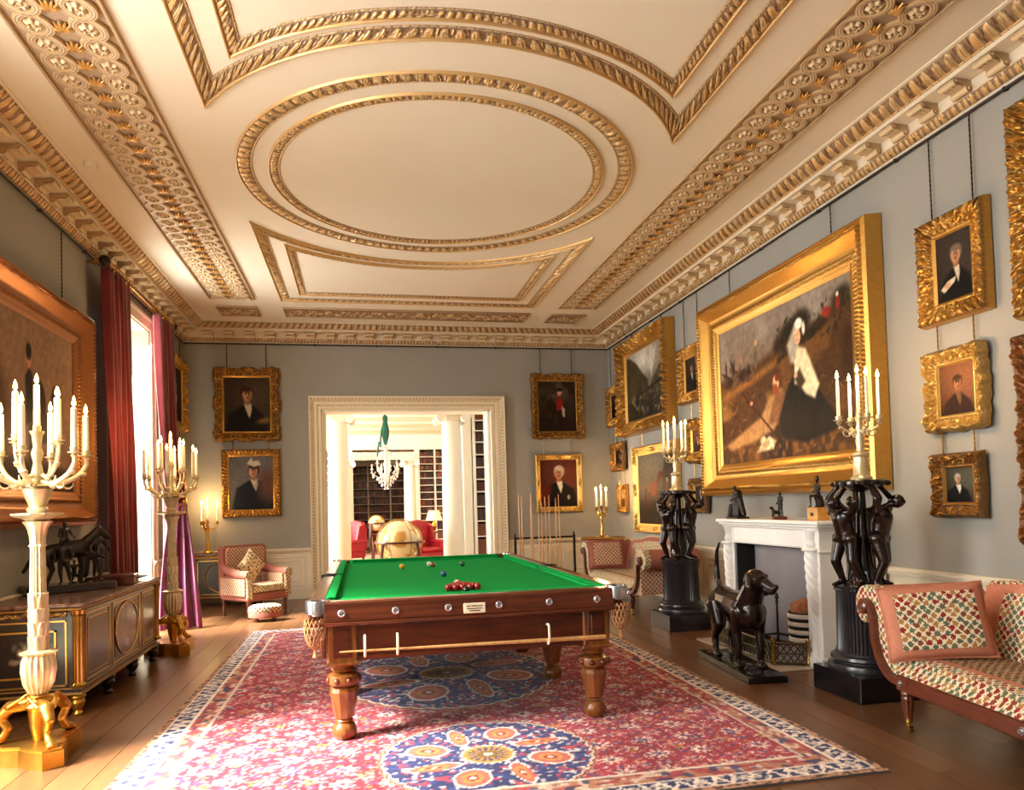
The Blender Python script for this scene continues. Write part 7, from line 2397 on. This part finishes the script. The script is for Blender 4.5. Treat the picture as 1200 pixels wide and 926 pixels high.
for s in (-1, 1):
    dog += [('c', Hd(s * 0.066, 0.005, 0.035), Hd(s * 0.088, -0.012, -0.04), 0.024, 0.032), ('c', Hd(s * 0.088, -0.012, -0.04), Hd(s * 0.086, -0.022, -0.095), 0.031, 0.020)]
    fo = 0.03 if s < 0 else -0.03
    dog += [('c', (s * 0.085, -0.24, Z(0.46)), (s * 0.088, -0.215 + fo, Z(0.30)), 0.062, 0.040), ('c', (s * 0.088, -0.215 + fo, Z(0.30)), (s * 0.086, -0.235 + fo, Z(0.15)), 0.037, 0.029), ('c', (s * 0.086, -0.235 + fo, Z(0.15)), (s * 0.086, -0.225 + fo, Z(0.05)), 0.028, 0.026), ('c', (s * 0.086, -0.235 + fo, Z(0.022)), (s * 0.088, -0.28 + fo, Z(0.016)), 0.030, 0.024)]
    for dxp in (-0.02, 0, 0.02):
        dog.append(('c', (s * 0.086 + dxp, -0.27 + fo, Z(0.016)), (s * 0.086 + dxp * 1.1, -0.302 + fo, Z(0.012)), 0.014, 0.010))
    bo = 0.035 if s > 0 else -0.03
    dog += [('c', (s * 0.07, 0.29, Z(0.46)), (s * 0.085, 0.225 + bo, Z(0.30)), 0.085, 0.052), ('c', (s * 0.085, 0.225 + bo, Z(0.30)), (s * 0.085, 0.345 + bo, Z(0.165)), 0.042, 0.027), ('c', (s * 0.085, 0.345 + bo, Z(0.165)), (s * 0.085, 0.325 + bo, Z(0.04)), 0.026, 0.024), ('c', (s * 0.085, 0.315 + bo, Z(0.02)), (s * 0.087, 0.265 + bo, Z(0.016)), 0.029, 0.024)]
    for dxp in (-0.02, 0, 0.02):
        dog.append(('c', (s * 0.085 + dxp, 0.275 + bo, Z(0.016)), (s * 0.085 + dxp * 1.1, 0.243 + bo, Z(0.012)), 0.014, 0.010))
fat = [(p[0], p[1], p[2], p[3] * 1.16, p[4] * 1.16) if p[0] == 'c' else (p[0], p[1], tuple(np.array(p[2]) * 1.1)) for p in dog]
organic('hound', fat, 0.0085, 'bronze', dg_, 4)

# ================================================================== SOFAS
def sofa(label, org, rz, L, body, panel, border, seatm, backm, wood, topz=0.90, boxed=True):
    t = thing('sofa', label, 'sofa', (*org, 0), rz)
    D = 0.80
    # seat rail, fluted legs on casters
    MB().box(-0.02, L + 0.02, 0.0, 0.04, 0.25, 0.345, 0.008).build('front_rail', wood, t)
    MB().box(0.0, L, 0.04, D, 0.27, 0.36, 0.01).build('seat_frame', wood, t)
    for i, x in enumerate((0.03, L - 0.03)):
        for y in (0.045, D - 0.05):
            lg = MB().lathe([(0.036, 0.25), (0.042, 0.235), (0.034, 0.22), (0.040, 0.205), (0.022, 0.085), (0.026, 0.08)], 40, c=(x, y, 0), flute=10, fdepth=0.12).build('leg', wood, t, sharp=25)
            MB().lathe([(0.022, 0.085), (0.024, 0.06), (0.012, 0.05), (0.012, 0.04)], 12, c=(x, y, 0)).tube([(x + 0.01, y - 0.012, 0.022), (x + 0.01, y + 0.012, 0.022)], 0.021, 12).build('caster', 'brass', lg)
    # rosettes on the rail
    for x in (0.03, L / 2, L - 0.03):
        q = MB().lathe([(0, 0.012), (0.008, 0.014), (0.012, 0.008), (0.02, 0.010), (0.026, 0.0)], 14)
        q.move(Matrix.Translation((x, 0.0, 0.298)) @ Matrix.Rotation(PI / 2, 4, 'X'))
        q.build('roundel', 'silver', t)
    # padded seat
    n, m = 40, 18
    U, V = np.meshgrid(np.linspace(-0.05, L + 0.05, n), np.linspace(0.0, D - 0.06, m), indexing='ij')
    Zs = 0.405 + 0.05 * np.clip(np.sin(np.clip((V + 0.02) / (D - 0.0), 0, 1) * PI), 0, 1) ** 0.5
    Zs[:, 0] = 0.35
    Zs[:, 1] = 0.39
    MB().grid(np.stack([U, V, Zs], -1)).build('seat_pad', seatm, t, uv=True, sharp=180)
    mk = V <= 0.22
    jj = [j for j in range(m) if V[0, j] <= 0.20]
    MB().grid(np.stack([U[:, jj], V[:, jj] - 0.004, Zs[:, jj] + 0.005], -1)).build('seat_border', border, t, uv=True, sharp=180)
    jb = [jj[-1], jj[-1] + 1]
    MB().grid(np.stack([U[:, jb], V[:, jb], Zs[:, jb] + 0.005], -1)).build('seat_band', body, t, uv=True, sharp=180)
    # back with raised crest
    xs = np.linspace(-0.16, L + 0.16, 41)
    cz = topz + 0.055 * np.exp(-((xs - L / 2) / (L * 0.30)) ** 4) - 0.10 * np.clip(np.abs(xs - L / 2) / (L / 2) - 0.86, 0, 1)
    sec = []
    for f_, z0_ in ((0.62, 0.42), (0.70, 0.42)):
        pass
    P = np.zeros((len(xs), 12, 3))
    for i, x in enumerate(xs):
        z1 = cz[i]
        yz = [(0.64, 0.40), (0.66, 0.55), (0.70, 0.72), (0.735, z1 - 0.06), (0.745, z1 - 0.015), (0.775, z1), (0.81, z1 - 0.01), (0.825, z1 - 0.05), (0.82, 0.7), (0.81, 0.5), (0.80, 0.36), (0.70, 0.34)]
        P[i, :, 0] = x
        P[i, :, 1:] = yz
    bk_ = MB().grid(P, cv=True).build('backrest', body, t, uv=True, sharp=60)
    Q = P[3:-3, 0:4].copy()
    Q[:, :, 1] -= 0.008
    MB().grid(Q).build('back_panel', backm, bk_, uv=True, sharp=180)
    rp_ = P[:, 5].copy()
    rp_[:, 2] += 0.004
    MB().tube(rp_, 0.014, 8).build('crest_piping', border, bk_, uv=True)
    # scroll arms
    S = catmull([(0.10, 0.33), (-0.06, 0.33), (-0.17, 0.40), (-0.225, 0.52), (-0.235, 0.64), (-0.26, 0.725), (-0.315, 0.775), (-0.375, 0.775), (-0.41, 0.735), (-0.40, 0.69), (-0.36, 0.675)], 5)
    tg = np.gradient(S, axis=0)
    nr = np.stack([tg[:, 1], -tg[:, 0]], -1)
    nr /= np.linalg.norm(nr, axis=1)[:, None]
    kk = int(len(S) * 0.82)
    for side in (0, 1):
        fl = (lambda p: np.stack([p[:, 0], p[:, 1]], -1)) if side == 0 else (lambda p: np.stack([L - p[:, 0], p[:, 1]], -1))
        wd = np.vstack([S + nr * 0.0, (S - nr * 0.045)[::-1]])
        ar = MB().prism(fl(wd), -0.004, 0.045, axis=1)
        c = S[-1] + np.array([-0.0, 0.03])
        ao = ar.build('arm_front', wood, t, sharp=40)
        q = MB().lathe([(0, 0.016), (0.012, 0.018), (0.018, 0.010), (0.036, 0.014), (0.048, 0.004), (0.05, -0.03)], 20)
        cx_ = -0.352 if side == 0 else L + 0.352
        q.move(Matrix.Translation((cx_, -0.004, 0.722)) @ Matrix.Rotation(PI / 2, 4, 'X'))
        q.build('scroll_boss', wood, ao)
        th = np.interp(np.arange(len(S)), [0, kk * 0.5, kk, len(S)], [0.05, 0.09, 0.075, 0.06])[:, None]
        up_ = np.vstack([S - nr * 0.03, (S + nr * th)[::-1]])
        MB().prism(fl(up_), 0.10, 0.78, axis=1).build('arm_pad', body, ao, uv=True, sharp=50)
        up2 = np.vstack([S - nr * 0.025, (S + nr * (th + 0.006))[::-1]])
        MB().prism(fl(up2), 0.035, 0.115, axis=1).build('arm_border', border, ao, uv=True, sharp=50)
        # outer upholstery panel below the scroll
        if not boxed:
            continue
        ou = np.vstack([S[4:kk] - nr[4:kk] * 0.045, [(-0.30, 0.70), (-0.30, 0.29), (-0.02, 0.27)]])
        MB().prism(fl(ou), 0.05, 0.76, axis=1).build('outer_panel', panel, ao, uv=True, sharp=30)
    return t


AX = -(PI / 2 + 0.117)
sofa('mahogany scroll-arm sofa in rose and floral cover beside the near pedestal', (3.245, 4.03), AX, 2.0, 'rose_fabric', 'rose_fabric', 'floral', 'seat_weave', 'floral', 'sofa_wood', boxed=False)
sofa('scroll-arm sofa in diamond-weave cover under the horse painting', (3.36, 10.72), -PI / 2, 1.70, 'rose_trim', 'lattice', 'floral_small', 'floral_small', 'floral_small', 'mahogany')
pillow('cushion', 0.60, 0.46, 0.085, 'floral', 'rose_fabric', 'large floral cushion with rose border on the near sofa', 'cushion', (3.47, 3.95, 0.675), (-0.30, -0.08, -0.45), 0.10)
pillow('cushion', 0.56, 0.44, 0.08, 'lattice', 'rose_trim', 'square diamond-weave cushion propped on the far sofa', 'cushion', (3.60, 10.60, 0.69), (-0.22, 0, -0.05), 0.1)

# ================================================================== FAR RIGHT CORNER
rt = thing('round_table', 'round brass-rimmed table behind the far sofa', 'table', (3.99, 11.90, 0))
MB().lathe([(0.0, 0.83), (0.36, 0.83), (0.375, 0.84), (0.375, 0.852), (0.36, 0.862), (0, 0.862)], 40).build('table_top', 'mahogany', rt)
MB().lathe([(0.355, 0.862), (0.375, 0.855), (0.382, 0.87), (0.37, 0.885), (0.36, 0.872)], 40).build('rim', 'brass', rt)
MB().lathe([(0.16, 0.0), (0.17, 0.02), (0.10, 0.06), (0.04, 0.10), (0.06, 0.25), (0.035, 0.45), (0.05, 0.7), (0.12, 0.83)], 20).build('pedestal', 'mahogany', rt)
small_candelabrum(3.98, 11.90, 0.862, 'brass candelabrum on the round table in the far corner', 'lit candle in the brass candelabrum on the round table', 'candles on the round table', 0.53, 0.12, 4, 'brass', 0.29, 1.1, [(0.16, 0), (0.165, 0.01), (0.12, 0.025), (0.05, 0.04), (0.03, 0.06)], True, 0.4)

cr = thing('cue_rack', 'dark wooden cue stand against the doorway wall', 'cue rack', (3.10, 12.42, 0))
for s in (-1, 1):
    MB().box(s * 0.53 - 0.02, s * 0.53 + 0.02, -0.025, 0.025, 0.03, 0.93, 0.005).lathe([(0.012, 0.93), (0.02, 0.95), (0.012, 0.97), (0, 1.0)], 10, c=(s * 0.53, 0, 0)).build('upright', 'ebony_wood', cr)
    MB().box(s * 0.53 - 0.025, s * 0.53 + 0.025, -0.16, 0.16, 0, 0.04, 0.008).build('foot', 'ebony_wood', cr)
MB().box(-0.53, 0.53, -0.02, 0.02, 0.875, 0.91, 0.005).build('top_bar', 'ebony_wood', cr)
MB().box(-0.53, 0.53, -0.09, 0.09, 0.06, 0.10, 0.005).build('bottom_shelf', 'ebony_wood', cr)
csrc = MB().tube([(0, 0, 0), (0, 0, 0.02), (0, 0, 0.75), (0, 0, 1.46), (0, 0, 1.47)], [0.013, 0.0145, 0.0105, 0.0055, 0.005], 8).build('cue', 'cue_wood')
for i, (x, zt, col) in enumerate(((2.66, 1.65, 0), (2.70, 1.62, 0), (2.84, 1.67, 0), (2.89, 1.65, 0), (2.99, 1.5, 0), (3.04, 1.50, 0), (3.13, 1.60, 0), (3.19, 1.63, 0), (3.29, 1.58, 0), (3.38, 1.64, 0))):
    o = inst(csrc, 'cue', (x, 12.365 + 0.012 * (i % 2), 0.1), (-0.02, 0.012 * ((i % 3) - 1), 0), (1, 1, (zt - 0.1) / 1.47))
    tag(o, 'pale wooden cue standing upright in the cue stand', 'cue', 'cues in the stand')
drop(csrc)
for o in CAND_SRC:
    drop(o)
bpy.context.view_layer.update()
